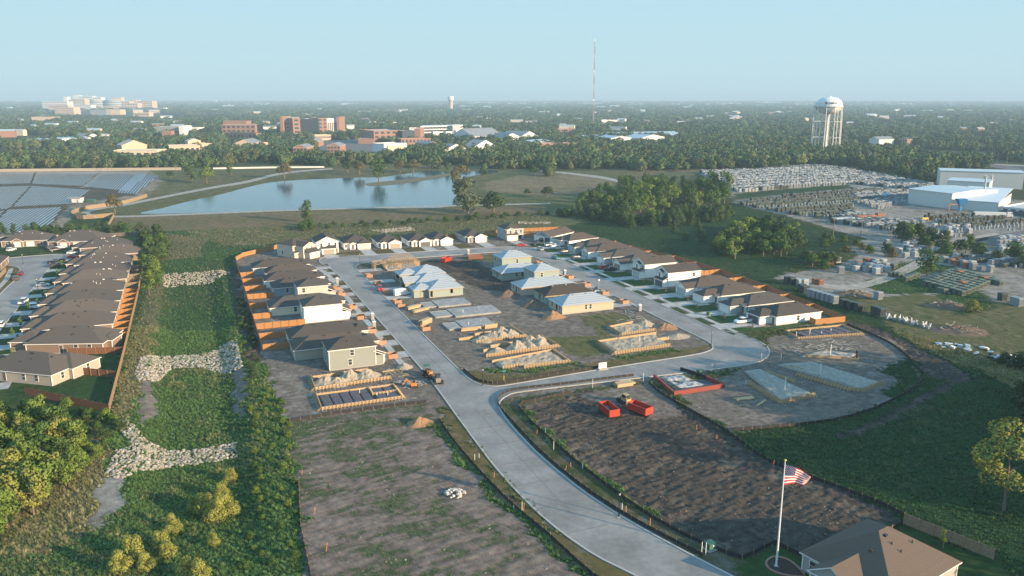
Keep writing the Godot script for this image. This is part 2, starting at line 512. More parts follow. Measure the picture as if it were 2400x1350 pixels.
func ground_patch(x0: float, z0: float, step: float, nx: int, nzc: int, tuft_per: float) -> void:
	var cls := paint(x0, z0, step, nx, nzc)
	var V := PackedVector3Array()
	var N := PackedVector3Array()
	var C := PackedColorArray()
	V.resize(nx * nzc); N.resize(nx * nzc); C.resize(nx * nzc)
	var own := PackedByteArray()
	own.resize(nx * nzc)
	var big := fn(3, 0.02, 3)
	var med := fn(5, 0.13, 3)
	var fine := fn(7, 0.6, 2)
	var lines := fn(11, 0.22, 3)
	var cells := fn(13, 0.75, 2)
	for j in nzc:
		for i in nx:
			var x := x0 + i * step
			var z := z0 + j * step
			var m := med.get_noise_2d(x, z)
			var f := fine.get_noise_2d(x, z)
			var ii := clampi(i + roundi((m * 2.2 + f * 0.8) / step), 0, nx - 1)
			var jj := clampi(j + roundi((f * 1.6 - m * 1.2) / step), 0, nzc - 1)
			var k := cls[jj * nx + ii]
			own[j * nx + i] = k
			var g: Array = GROUNDS[k]
			var b := big.get_noise_2d(x, z)
			var q := to_ab(Vector2(x, z))
			var streak := lines.get_noise_2d(q.x * 0.18 + q.y * 0.1, q.y * 1.6 - q.x * 0.25)
			var streak2 := lines.get_noise_2d(q.x * 0.7 + q.y * 0.35 + 90.0, q.y * 4.2 - q.x * 0.9)
			var clod := maxf(0.0, cells.get_noise_2d(x, z) + 0.35)
			var soil: bool = k == DIRT or k == DIRTD or k == DIRTWEED
			var t1 := smoothstep(-0.25, 0.3, m * 0.7 + b * 0.6 + f * 0.25 + (streak * 0.45 + streak2 * 0.9 + f * 0.4 if soil else 0.0))
			var t2 := smoothstep(0.02 if k == DIRTWEED else 0.12, 0.3 if k == DIRTWEED else 0.42, b * 0.5 + m * 0.55 - f * 0.4 + (streak * 0.35 + streak2 * 0.4 if soil else 0.0))
			var c: Color = (g[0] as Color).lerp(g[1], t1).lerp(g[2], t2)
			var v := 1.38 + f * 0.4
			C[j * nx + i] = Color(c.r * v, c.g * v, c.b * v)
			var y := -absf(float(g[3])) * (0.5 + 0.5 * f * 0.8 + 0.5 * m) - (float(g[3]) * (0.35 * streak + 0.85 * streak2 + 0.5 - 0.7 * clod) if soil else 0.0)
			y = minf(y, -0.004)
			V[j * nx + i] = Vector3(x, y + dip(Vector2(x, z)), z)
			if tuft_per > 0.0 and (k == DIRTD or k == DIRTWEED or k == DIRT) and rng.randf() < (.10 if k == DIRTD else (.012 if k == DIRTWEED else .01)) * step * step / .2:
				var cs := rng.randf_range(.07, .22) * (1.0 + maxf(streak2, 0.0))
				clods.append(Transform3D(Basis(Vector3(rng.randfn(), rng.randfn(), rng.randfn()).normalized(), rng.randf() * TAU).scaled(Vector3(cs, cs * .7, cs * rng.randf_range(.7, 1.6))), Vector3(x + rng.randf() * step, y, z + rng.randf() * step)))
				clod_cols.append((g[0] as Color).lerp(g[1] if rng.randf() < .7 or k == DIRTWEED else g[2], rng.randf()) * 1.3)
			# blades of grass and weeds that stand up
			if tuft_per > 0.0 and k in [LUSH, WEEDS, TANW, STRAW, SCRUB, OLIVE, VERGEG, VERGE, DIRTWEED, FIELD]:
				var want := tuft_per
				if k == DIRTWEED:
					want *= 0.7 * smoothstep(0.35, 0.9, t2)
				elif k in [VERGE, VERGEG, OLIVE, FIELD]:
					want *= 0.25
				while want > 0.0 and rng.randf() < want:
					want -= 1.0
					var p := Vector2(x + rng.randf_range(-.5, .5) * step, z + rng.randf_range(-.5, .5) * step)
					var s := rng.randf_range(.5, 1.15) * (0.3 if k in [VERGE, VERGEG, OLIVE, DIRTWEED, FIELD] else 0.75 + 0.5 * maxf(m, 0.0))
					if k == LUSH:
						s *= 0.8
					var kind := 1 if k in [WEEDS, LUSH] and rng.randf() < 0.06 + b * 0.12 else 0
					tufts[kind].append(Transform3D(Basis(Vector3.UP, rng.randf() * TAU).scaled(Vector3(s, s * rng.randf_range(.5, .95), s)), Vector3(p.x, y + dip(p) - 0.03, p.y)))
					var lush := 1.25 if k == LUSH else (1.75 if k in [WEEDS, DIRTWEED] else 1.4)
					var cc := c.lerp(g[2], rng.randf() * 0.35)
					var w := rng.randf_range(.8, 1.5)
					tuft_cols[kind].append(Color(cc.r * w * lush, cc.g * w * lush, cc.b * w * lush * .85))
	for j in nzc:
		for i in nx:
			var l := V[j * nx + maxi(i - 1, 0)]
			var r := V[j * nx + mini(i + 1, nx - 1)]
			var u := V[maxi(j - 1, 0) * nx + i]
			var d := V[mini(j + 1, nzc - 1) * nx + i]
			N[j * nx + i] = (d - u).cross(r - l).normalized()
	var I := [PackedInt32Array(), PackedInt32Array()]
	for j in nzc - 1:
		for i in nx - 1:
			var p := j * nx + i
			var kk := own[p]
			var bare := 1 if kk in [DIRT, DIRTD, DIRTWEED, GRAVEL, TANG] else 0
			for q in [p, p + 1, p + nx + 1, p, p + nx + 1, p + nx]:
				I[bare].append(q)
	for s in 2:
		if I[s].size():
			var arr := []
			arr.resize(Mesh.ARRAY_MAX)
			arr[Mesh.ARRAY_VERTEX] = V; arr[Mesh.ARRAY_NORMAL] = N; arr[Mesh.ARRAY_COLOR] = C; arr[Mesh.ARRAY_INDEX] = I[s]
			var me := ArrayMesh.new()
			me.add_surface_from_arrays(Mesh.PRIMITIVE_TRIANGLES, arr)
			struct(["meadow_ground", "bare_ground"][s], me, M.ground if s == 0 else M.soil)

func far_ground() -> void:
	# the plain to the horizon, under and beyond the detailed patches
	var b := MB.new()
	b.colored = true
	var f := fn(21, 0.0016, 3)
	var g := fn(22, 0.006, 2)
	var radii := [0.0, 60.0]
	var r := 60.0
	while r < 70000.0:
		r *= 1.12
		radii.append(r)
	var k := 160
	var at := func(rr: float, i: int) -> Array:
		var p := Vector3(sin(TAU * i / k) * rr, -2.6, -cos(TAU * i / k) * rr - 150.0)
		var n := f.get_noise_2d(p.x, p.z) + 0.5 * g.get_noise_2d(p.x, p.z)
		var c := Color(.05, .075, .035).lerp(Color(.10, .11, .06), smoothstep(-.1, .5, n)).lerp(Color(.17, .16, .11), smoothstep(.35, .6, n))
		return [p, c]
	for j in radii.size() - 1:
		for i in k:
			var q := [at.call(radii[j], i), at.call(radii[j], i + 1), at.call(radii[j + 1], i + 1), at.call(radii[j + 1], i)]
			for t in [0, 2, 1, 0, 3, 2]:
				b.v.append(q[t][0]); b.n.append(Vector3.UP); b.c.append(q[t][1])
	var o := struct("ground", b.mesh(), M.ground)

func blade_mesh(kind: int) -> ArrayMesh:
	var b := MB.new()
	var r := RandomNumberGenerator.new()
	r.seed = 40 + kind
	for i in (14 if kind == 0 else 22):
		var a := r.randf() * TAU
		var d := Vector3(cos(a), 0, sin(a))
		var s := Vector3(-d.z, 0, d.x)
		if kind == 0:
			var at := d * r.randf() * 0.25
			var tip := at + d * r.randf_range(.15, .5) + Vector3.UP * r.randf_range(.5, 1.0)
			b.triout(at - s * 0.06, at + s * 0.06, tip, (at + tip) * .5 + Vector3(0, -9, 0))
		else:
			var c := d * r.randf_range(.05, .45) + Vector3.UP * r.randf_range(.1, .8)
			var n := Vector3(r.randf_range(-1, 1), r.randf_range(.2, 1), r.randf_range(-1, 1)).normalized()
			var e := n.cross(d).normalized() * r.randf_range(.07, .13)
			var h := n.cross(e).normalized() * r.randf_range(.07, .14)
			b.quad(c - e, c + h, c + e, c - h)
	for i in b.n.size():
		b.n[i] = (b.n[i] + Vector3.UP * 0.6).normalized()
	return b.mesh()

func build_ground() -> void:
	region_list()
	far_ground()
	ground_patch(-175, -236, 0.45, 780, 327, 0.8)
	ground_patch(-345, -530.6, 1.3, 532, 228, 0.85)
	ground_patch(-760, -1120, 4.0, 381, 149, 0.0)
	stuff("grass_blades", "tall grass and weeds covering the meadows and the drainage channel", blade_mesh(0), M.blade, tufts[0], tuft_cols[0])
	var cb := MB.new()
	cb.loft([[Vector3(-.5, -.4, -.4), Vector3(.4, -.5, -.5), Vector3(.5, -.4, .4), Vector3(-.4, -.5, .5)], [Vector3(-.6, .1, -.5), Vector3(.5, .0, -.6), Vector3(.6, .15, .5), Vector3(-.5, .05, .6)], [Vector3(-.3, .5, -.2), Vector3(.2, .45, -.3), Vector3(.3, .5, .2), Vector3(-.2, .4, .3)]])
	stuff("soil_clods", "clods of turned soil strewn over the bare lots", cb.mesh(), M.stone, clods, clod_cols)
	print("clods ", clods.size())
	stuff("weed_leaves", "low broad-leaved weeds among the grass of the channel and meadow", blade_mesh(1), M.blade, tufts[1], tuft_cols[1])

# ---------------------------------------------------------------- streets, walks, drives
var ring_outer := []
var ring_inner := []

func drive(a0: float, a1: float, b0: float, b1: float, y := 0.034) -> void:
	sheet("driveway", abp([a0, b0, a1, b0, a1, b1, a0, b1]), y, M.walk)

func kerb(pts: Array) -> void:
	struct("kerb", band_mesh(pts, 0.35, -0.05, 0.13), M.kerb)

func build_roads() -> void:
	# the estate street: the entry from the bottom, then a ring
	var west := abp([60, 78, 55.8, 89.6, 52.4, 98, 50.0, 111, 49.3, 128, 49.8, 144, 50.6, 161, 51.4, 177, 51.8, 196, 52, 245, 52, 300, 51.8, 318, 50.5, 330, 49.2, 340, 50.5, 349, 55, 354, 61, 353.5, 67, 350])
	var north := abp([67, 350, 88, 349, 118, 347.3, 136, 345.5, 144, 341.5, 148, 335, 148.4, 324, 147.4, 302])
	var east := abp([147.4, 302, 146.2, 260, 145.2, 222, 144.2, 200, 144.6, 192, 147.5, 187, 148.8, 181, 147.5, 173, 143, 166.5, 136.5, 162.6, 130, 161.6])
	var south := abp([130, 161.6, 112, 162.6, 90, 164.3, 70, 165.6, 65.5, 164.6, 62.4, 161.8, 60.6, 157, 59.6, 148, 59.2, 134, 59.9, 121.5, 61.2, 111, 63.6, 100.8, 67.2, 89, 71, 78])
	var outer := smooth_line(west, 3).slice(0, -1) + smooth_line(north, 3).slice(0, -1) + smooth_line(east, 3).slice(0, -1) + smooth_line(south, 3)
	var inner := rounded(abp([60.6, 186, 60.7, 179, 61.6, 175, 63.6, 172.4, 67, 171.2, 80, 172, 100, 173.2, 122, 174, 129, 175.2, 133, 178, 134.8, 184, 135.2, 200, 136, 222, 137.3, 260, 138.6, 302, 138.8, 318, 137.6, 326, 133, 332, 124, 334.6, 100, 335, 80, 335, 70, 334.2, 64, 331, 61.4, 325, 60.8, 312, 60.8, 280, 60.8, 240, 60.6, 210]), 3)
	# the ring as two halves that meet across the far and the near street
	var lw := []
	var le := []
	var ls := []
	for p in outer:
		var q := to_ab(p)
		if q.x > 98.0:
			le.append(p)
		elif le.is_empty():
			lw.append(p)
		else:
			ls.append(p)
	var il := []
	var ir := []
	var tail := []
	for p in inner:
		var q := to_ab(p)
		if q.x > 98.0:
			ir.append(p)
		elif ir.is_empty():
			il.append(p)
		else:
			tail.append(p)
	il = tail + il
	var ends := abp([98, 348.6, 98, 335, 98, 173.1, 98, 163.7])
	var half := lw + [ends[0], ends[1]] + il + [ends[2], ends[3]] + ls
	sheet("street", half, 0.02, M.road)
	half = [ends[0]] + le + [ends[3], ends[2]] + ir + [ends[1]]
	sheet("street", half, 0.02, M.road)
	# kerbs
	kerb(smooth_line(west, 3)); kerb(smooth_line(north, 3)); kerb(smooth_line(east, 3)); kerb(smooth_line(south, 3))
	kerb(inner + [inner[0]])
	# joints sawn across the concrete
	var jm := MB.new()
	for b in range(104, 320, 9):
		if b < 160 or b > 176:
			var a0 := 50.0 if b < 170 else 52.0
			jm.obox(Transform3D(Basis(Vector3(C22, 0, -S22) * 4.4, Vector3(0, .004, 0), Vector3(S22, 0, C22) * .08), v3(ab(a0 + 4.6, b), 0.021)))
	for b in range(192, 320, 9):
		jm.obox(Transform3D(Basis(Vector3(C22, 0, -S22) * 4.4, Vector3(0, .004, 0), Vector3(S22, 0, C22) * .08), v3(ab(140.0 + (b - 192) * 0.026, b), 0.021)))
	for a in range(70, 128, 9):
		jm.obox(Transform3D(Basis(Vector3(S22, 0, C22) * 4.2, Vector3(0, .004, 0), Vector3(C22, 0, -S22) * .08), v3(ab(a, 168.5), 0.021)))
	for q in [[ab(55.0, 110), ab(55.4, 160)], [ab(56.4, 180), ab(56.4, 318)], [ab(140.0, 192), ab(143.0, 302)], [ab(70, 168.6), ab(128, 168.0)]]:
		jm.bar(v3(q[0], .021), v3(q[1], .021), .12, .008)
	struct("street_joints", jm.mesh(), M.joint)
	# sidewalks
	sheet("sidewalk", abp([47.2, 196, 49.0, 196, 49.2, 318, 46.5, 331, 45, 338, 43.4, 338, 45, 330, 47.4, 317]), 0.04, M.walk)
	sheet("sidewalk", abp([147.6, 187.5, 149.2, 187.5, 150.2, 222, 151.2, 300, 151, 312, 149.4, 312, 149.6, 300, 148.6, 222]), 0.04, M.walk)
	# drives and lawns of the right-hand row
	var spots := [191.4, 205.3, 219.8, 231.5, 245.5, 261.9, 277.5, 292, 306, 319.4, 333.5]
	for i in spots.size():
		var b: float = spots[i]
		var front := 160.2
		drive(147.0 if b > 290 else 145.4, front, b + 0.3, b + 5.6)
		sheet("doorstep_path", abp([156.5, b - 1.6, 161, b - 1.6, 161, b + 0.2, 156.5, b + 0.2]), 0.036, M.walk)
		var nb: float = spots[i + 1] if i + 1 < spots.size() else b + 14.0
		sheet("lawn", abp([149.6, b + 5.8, 161, b + 5.8, 161, nb - 1.8, 156, nb - 1.8, 155, nb + 0.1, 149.6, nb + 0.1]), 0.03, M.lawn)
		sheet("lawn_strip", abp([145.6 + (b - 200) * 0.022, b + 6.4, 147.4 + (b - 200) * 0.022, b + 6.4, 147.4 + (nb - 200) * 0.022, nb - 0.6, 145.6 + (nb - 200) * 0.022, nb - 0.6]), 0.03, M.lawn)
	sheet("lawn", abp([149.4, 186.6, 162, 186.2, 180, 186.6, 180, 188.6, 160.4, 188.6, 152, 191.4, 149.4, 191.4]), 0.03, M.lawn)
	sheet("lawn_strip", abp([145.6, 185.5, 147.2, 186.2, 147.2, 191.0, 145.4, 191.0]), 0.03, M.lawn)
	# drives of the left-hand row
	for b in [200.4, 212.0, 222.5, 246.0, 259.0, 275.0, 287.4, 301.0, 313.0, 325.0]:
		drive(41.4, 51.8, b + 1.2, b + 6.4)
		sheet("grass_verge", abp([49.6, b + 7.2, 51.6, b + 7.2, 51.6, b + 11.6, 49.6, b + 11.6]), 0.03, M.lawn_dry)
	# drives of the middle block
	for b in [265.5, 278.5, 292.5, 314.5]:
		drive(60.9, 70.5, b, b + 5.2)
	for b in [226.6, 241.0, 255.0, 267.0, 281.0, 296.0]:
		drive(127.0, 137.4, b + 0.4, b + 5.6)
	# drives of the far row
	for p in [[55.9, 356], [73.2, 362.6], [87.0, 359.2], [101.4, 358.2], [111.8, 357.8], [129.8, 359.6], [145.7, 358.2]]:
		sheet("driveway", abp([p[0] - 2.8, 348.2 if p[0] < 130 else 345.0, p[0] + 2.8, 348.0 if p[0] < 130 else 344.0, p[0] + 2.6, p[1] + 2.0, p[0] - 2.6, p[1] + 2.0]), 0.034, M.walk)
	for p in [[64.5, 10.0], [80.0, 8.0], [94.4, 8.6], [118.5, 7.0]]:
		sheet("lawn", abp([p[0] - p[1] * 0.5, 350.6, p[0] + p[1] * 0.5, 350.2, p[0] + p[1] * 0.5, 361.0, p[0] - p[1] * 0.5, 361.0]), 0.03, M.lawn_dry)
	# the older street on the left
	sheet("street", smooth_line(abp([-66.0, 180, -66, 260, -66, 330, -65.4, 350, -67, 372, -74, 384, -90, 388, -140, 392]), 3) + smooth_line(abp([-140, 401, -90, 400, -72, 403, -58, 404, -52, 399, -50.5, 390, -54, 381, -56.4, 372, -56.6, 330, -56.6, 260, -56.6, 180]), 3), 0.02, M.road)
	kerb(smooth_line(abp([-66.0, 180, -66, 260, -66, 330, -65.4, 350, -67, 372, -74, 384, -90, 388, -140, 392]), 3))
	kerb(smooth_line(abp([-140, 401, -90, 400, -72, 403, -58, 404, -52, 399, -50.5, 390, -54, 381, -56.4, 372, -56.6, 330, -56.6, 260, -56.6, 180]), 3))
	sheet("sidewalk", abp([-69.4, 250, -67.8, 250, -67.6, 352, -70, 376, -71.6, 375, -69.4, 351]), 0.04, M.walk)
	for b in [214.0, 239.6, 249.5, 262.0, 275.5, 290.5, 304.0, 315.0, 329.0, 345.0, 362.0]:
		drive(-56.4, -44.6, b, b + 5.4)
	# the gravel road and paved yard of the works on the right
	sheet("gravel_track", smooth_line(fl([110.0,-309.1,114.8,-299.1,125.8,-291.9,143.8,-305.2,168.4,-331.8,198.0,-364.3,225.8,-393.3,252.3,-413.0]), 4) + smooth_line(fl([251.1,-403.6,218.0,-375.4,192.7,-348.8,166.8,-321.3,143.7,-297.7,123.2,-283.7,112.2,-291.9,107.4,-301.4]), 4), 0.03, M.caliche)
	sheet("car_park", fl([219.7,-386.0,272.3,-419.9,285.8,-413.0,243.1,-348.8,235.6,-364.3]), 0.03, M.asphalt)
	# the track along the dam and round the pond
	sheet("pond_path", smooth_line(fl([25.6,-529.8,-38.8,-516.8,-133.4,-496.5,-199.7,-475.8,-233.8,-467.0,-249.4,-470.5,-260.8,-485.0]), 4) + smooth_line(fl([-263.9,-485.0,-267.7,-498.4,-266.9,-512.6,-258.5,-529.8,-253.8,-557.8,-247.8,-594.3,-238.6,-639.0,-226.8,-687.0,-222.4,-746.9,-208.0,-783.3,-181.2,-812.9]), 5) + smooth_line(fl([-177.9,-797.8,-202.3,-769.2,-215.5,-730.0,-219.3,-669.1,-232.4,-626.5,-242.3,-580.8,-248.5,-545.8,-253.0,-521.1,-259.7,-506.4,-260.7,-492.6,-254.9,-481.3,-237.2,-474.0,-202.6,-483.1,-135.2,-503.4,-39.3,-523.2,25.8,-535.4]), 4), 0.04, M.caliche)
	sheet("farm_track", smooth_line(fl([29.3,-788.1,52.8,-764.7,84.0,-717.8,96.3,-669.1]), 4) + smooth_line(fl([90.5,-665.6,77.0,-705.9,47.9,-751.3,24.7,-773.9]), 4), 0.04, M.caliche)
	# water
	sheet("pond_water", rounded(fl([-226.0,-483.1,-223.8,-508.5,-220.2,-548.2,-213.1,-586.1,-207.6,-648.7,-195.5,-679.7,-164.4,-702.1,-132.9,-713.8,-113.3,-721.8,-96.4,-755.7,-79.0,-783.3,-56.9,-764.7,-20.9,-788.1,-14.2,-764.7,-34.9,-730.0,-45.5,-683.4,-42.3,-599.9,-37.3,-518.9,-81.7,-507.5,-134.4,-500.4,-183.9,-488.8]), 3), 0.035, M.water)
	sheet("pond_bank", rounded(fl([-120.7,-662.2,-106.8,-679.7,-83.1,-709.8,-59.1,-751.3,-55.4,-734.1,-76.4,-683.4,-97.3,-652.0,-113.0,-642.2]), 3), 0.12, M.bank)
	sheet("car_park", fl([-328,-1354,-240,-1428,-150,-943,-220,-943]), 0.03, M.asphalt)
	sheet("highway", smooth_line(fl([495.9,-850.3,493.5,-823.2,487.5,-764.7,490.7,-698.2]), 3) + fl([528.0,-730.0,528.4,-802.8,519.6,-844.8,510.3,-867.4]), 0.03, M.asphalt)
	sheet("access_road", fl([519.5,-867.4,546.5,-844.8,536.2,-828.5,509.5,-850.3]), 0.03, M.caliche)

# ---------------------------------------------------------------- houses
const OVER := 0.42

func roof_mesh(x0: float, x1: float, z0: float, z1: float, y: float, kind: String, p: float) -> Array:
	# [roof slopes, fascia and soffit, gable walls, seam strips] for the eave rectangle
	var r := MB.new()
	var f := MB.new()
	var g := []
	var s := MB.new()
	var w := x1 - x0
	var d := z1 - z0
	var e := Vector3(0, -0.2, 0)
	var A := Vector3(x0, y, z0)
	var B := Vector3(x1, y, z0)
	var C := Vector3(x1, y, z1)
	var D := Vector3(x0, y, z1)
	var mid := Vector3((x0 + x1) / 2, y - 0.5, (z0 + z1) / 2)
	var faces := []
	if kind == "hip":
		var h := minf(w, d) / 2
		var k := y + h * p
		if w >= d:
			var R := Vector3(x0 + h, k, mid.z)
			var T := Vector3(x1 - h, k, mid.z)
			faces = [[A, B, T, R], [D, C, T, R], [A, D, R, R], [B, C, T, T]]
		else:
			var R := Vector3(mid.x, k, z0 + h)
			var T := Vector3(mid.x, k, z1 - h)
			faces = [[A, D, T, R], [B, C, T, R], [A, B, R, R], [D, C, T, T]]
	elif kind == "ga":
		var k := y + d / 2 * p
		var R := Vector3(x0, k, mid.z)
		var T := Vector3(x1, k, mid.z)
		faces = [[A, B, T, R], [D, C, T, R]]
		for q in [[A, D, R, OVER], [B, C, T, -OVER]]:
			var i := Vector3(q[3], 0, 0)
			var gw := MB.new()
			gw.triout(q[0] + i, q[1] + i, q[2] + i, mid)
			g.append(gw.mesh())
			f.quadout(q[0], q[2], q[2] + e, q[0] + e, mid)
			f.quadout(q[1], q[2], q[2] + e, q[1] + e, mid)
			f.quad(q[0] + e, q[0] + e + i, q[2] + e + i, q[2] + e)
			f.quad(q[1] + e, q[1] + e + i, q[2] + e + i, q[2] + e)
	elif kind == "gb":
		var k := y + w / 2 * p
		var R := Vector3(mid.x, k, z0)
		var T := Vector3(mid.x, k, z1)
		faces = [[A, D, T, R], [B, C, T, R]]
		for q in [[A, B, R, OVER], [D, C, T, -OVER]]:
			var i := Vector3(0, 0, q[3])
			var gw := MB.new()
			gw.triout(q[0] + i, q[1] + i, q[2] + i, mid)
			g.append(gw.mesh())
			f.quadout(q[0], q[2], q[2] + e, q[0] + e, mid)
			f.quadout(q[1], q[2], q[2] + e, q[1] + e, mid)
			f.quad(q[0] + e, q[0] + e + i, q[2] + e + i, q[2] + e)
			f.quad(q[1] + e, q[1] + e + i, q[2] + e + i, q[2] + e)
	elif kind == "flat":
		faces = [[A, B, C, D]]
	else:
		# a lean-to that falls towards the named side
		var k := p * (w if kind in ["sl", "sr"] else d)
		var up := Vector3(0, k, 0)
		if kind == "sl":
			B += up; C += up
		elif kind == "sr":
			A += up; D += up
		elif kind == "sn":
			A += up; B += up
		else:
			C += up; D += up
		faces = [[A, B, C, D]]
		f.quadout(A, B, B + e, A + e, mid); f.quadout(B, C, C + e, B + e, mid); f.quadout(C, D, D + e, C + e, mid); f.quadout(D, A, A + e, D + e, mid)
	for q in faces:
		r.quadout(q[0], q[1], q[2], q[3], mid)
		var out := Vector3(0, 0.012, 0)
		var rise: float = (q[2] as Vector3).y - y
		var rows := maxi(1, roundi(rise / p / 0.95)) if rise > 0.2 else 0
		for i in range(1, rows):
			var t := float(i) / rows
			var t2 := t + 0.22 / (rows * 0.95)
			s.quadout(q[0].lerp(q[3], t) + out, q[1].lerp(q[2], t) + out, q[1].lerp(q[2], t2) + out, q[0].lerp(q[3], t2) + out, mid)
	if kind in ["hip", "ga", "gb", "flat"]:
		for q in [[A, B], [B, C], [C, D], [D, A]]:
			f.quadout(q[0], q[1], q[1] + e, q[0] + e, mid)
		f.quad(A + e, B + e, C + e, D + e)
	return [r.mesh(), f.mesh(), g, s.mesh()]

func roof_y(v: Array, x: float, z: float, p: float) -> float:
	var dx := minf(x - (v[0] - OVER), v[1] + OVER - x)
	var dz := minf(z - (v[2] - OVER), v[3] + OVER - z)
	if v[5] == "hip":
		return v[4] + minf(dx, dz) * p
	if v[5] == "ga":
		return v[4] + dz * p
	return v[4] + dx * p

func window_part(o: Node3D, at: Vector3, turn: float, w: float, h: float) -> void:
	var f := part(o, "window", bmesh(w + 0.24, h + 0.24, 0.1), M.trim, at + Vector3(0, -0.12, 0), turn)
	part(f, "pane", bmesh(w, h, 0.13), M.glass, Vector3(0, 0.12, 0))
	part(f, "sash_bar", bmesh(w, 0.07, 0.16), M.trim, Vector3(0, 0.12 + h / 2, 0))

# vols: [a0, a1, b0, b1, height, roof]; openings: [kind, volume, face, place along the face, sill, width, height]
func house(called: String, label: String, group: String, origin: Vector2, deg: float, vols: Array, opens: Array, wall: Material, roofm: Material, opt := {}) -> Node3D:
	var v0: Array = vols[0]
	var ca: float = (v0[0] + v0[1]) / 2
	var cb: float = (v0[2] + v0[3]) / 2
	var c := cos(deg_to_rad(deg))
	var s := sin(deg_to_rad(deg))
	var at := origin + Vector2(ca * c - cb * s, -(ca * s + cb * c))
	var o := thing(called, label, "house", v3(at), deg_to_rad(deg), group)
	var p: float = opt.get("pitch", 0.44)
	var loc := []
	for k in vols.size():
		var v: Array = vols[k]
		var q := [v[0] - ca, v[1] - ca, -(v[3] - cb), -(v[2] - cb), v[4], v[5]]
		loc.append(q)
		var b := MB.new()
		for fc in ["n", "f", "l", "r"]:
			var along: bool = fc in ["n", "f"]
			var us := [q[0], q[1]] if along else [q[2], q[3]]
			var vs := [0.22, q[4]]
			var holes := []
			for w in opens:
				if w[0] == "o" and w[1] == k and w[2] == fc:
					var m: float = w[3] - ca if along else -(w[3] - cb)
					holes.append([m - w[5] / 2, m + w[5] / 2, w[4], w[4] + w[6]])
					us.append_array([m - w[5] / 2, m + w[5] / 2])
					vs.append_array([w[4], w[4] + w[6]])
			us.sort(); vs.sort()
			for i in us.size() - 1:
				for j in vs.size() - 1:
					var mu: float = (us[i] + us[i + 1]) / 2
					var mv: float = (vs[j] + vs[j + 1]) / 2
					if holes.any(func(h): return mu > h[0] and mu < h[1] and mv > h[2] and mv < h[3]):
						continue
					var t: float = {"n": q[3], "f": q[2], "l": q[0], "r": q[1]}[fc]
					var pt := func(u: float, y: float) -> Vector3:
						return Vector3(u, y, t) if along else Vector3(t, y, u)
					b.quadout(pt.call(us[i], vs[j]), pt.call(us[i + 1], vs[j]), pt.call(us[i + 1], vs[j + 1]), pt.call(us[i], vs[j + 1]), Vector3((q[0] + q[1]) / 2, 1, (q[2] + q[3]) / 2))
		var wm: Material = wall
		if opt.has("walls"):
			wm = opt.walls[k]
		part(o, "wall", b.mesh(), wm)
		var e := 0.025
		part(o, "foundation", slab_mesh([Vector2(q[0] - e, q[2] - e), Vector2(q[1] + e, q[2] - e), Vector2(q[1] + e, q[3] + e), Vector2(q[0] - e, q[3] + e)], 0.24, 0.4), M.concrete)
		if not opt.has("bare"):
			for cx in [q[0], q[1]]:
				for cz in [q[2], q[3]]:
					part(o, "corner_board", bmesh(0.18, q[4] - 0.42, 0.18), opt.get("trim", M.trim), Vector3(cx, 0.24, cz))
		var ms := roof_mesh(q[0] - OVER, q[1] + OVER, q[2] - OVER, q[3] + OVER, q[4], q[5], p)
		var rf := part(o, "roof", ms[0], roofm)
		part(o, "fascia", ms[1], opt.get("trim", M.trim))
		for gw in ms[2]:
			part(o, "gable_wall", gw, opt.get("gable", wm))
		if opt.has("seams"):
			part(rf, "roof_seam", ms[3], M.seam)
	for w in opens:
		var q: Array = loc[w[1]]
		var t := 0.0
		var pos := Vector3.ZERO
		match w[2]:
			"n": pos = Vector3(w[3] - ca, w[4], q[3] + 0.01)
			"f": pos = Vector3(w[3] - ca, w[4], q[2] - 0.01)
			"l":
				pos = Vector3(q[0] - 0.01, w[4], -(w[3] - cb)); t = PI / 2
			"r":
				pos = Vector3(q[1] + 0.01, w[4], -(w[3] - cb)); t = PI / 2
		match w[0]:
			"w": window_part(o, pos, t, w[5], w[6])
			"d":
				var dd := part(o, "door", bmesh(w[5], w[6], 0.12), opt.get("door", M.door), pos, t)
				part(dd, "door_frame", bmesh(w[5] + 0.2, w[6] + 0.1, 0.08), M.trim)
			"g":
				var gm := MB.new()
				var rows := 4
				for i in rows:
					gm.box(Vector3(-w[5] / 2, i * w[6] / rows + 0.03, -0.06), Vector3(w[5] / 2, (i + 1) * w[6] / rows - 0.03, 0.06))
				gm.box(Vector3(-w[5] / 2, 0, -0.03), Vector3(w[5] / 2, w[6], 0.03))
				var gd := part(o, "garage_door", gm.mesh(), opt.get("garage", M.trim), pos + Vector3(0, 0.05 - w[4], 0), t)
				part(gd, "door_frame", bmesh(w[5] + 0.3, w[6] + 0.15, 0.05), M.trim)
			"o":
				for e in [[bmesh(w[5] + .2, .1, .16), Vector3(0, w[6], 0)], [bmesh(.1, w[6], .16), Vector3(w[5] / 2, 0, 0)], [bmesh(.1, w[6], .16), Vector3(-w[5] / 2, 0, 0)]]:
					part(o, "opening_trim", e[0], M.lumber if opt.has("bare") else M.trim, pos + (e[1] as Vector3).rotated(Vector3.UP, t), t)
	# vents on the slopes
	var nv: int = opt.get("vents", 3)
	var r := RandomNumberGenerator.new()
	r.seed = hash(label)
	var q0: Array = loc[0]
	for i in nv:
		var x: float = lerpf(q0[0], q0[1], r.randf_range(.2, .8))
		var z: float = lerpf(q0[2], q0[3], r.randf_range(.55, .8))
		if i >= nv - 2:
			z = lerpf(q0[2], q0[3], 0.56)
			part(o, "roof_vent", bmesh(0.6, 0.22, 0.5), opt.get("ventm", M.dark), Vector3(x, roof_y(q0, x, z, p) - 0.02, z))
		else:
			part(o, "vent_pipe", bmesh(0.14, 0.45, 0.14), opt.get("ventm", M.dark), Vector3(x, roof_y(q0, x, z, p) - 0.05, z))
	return o

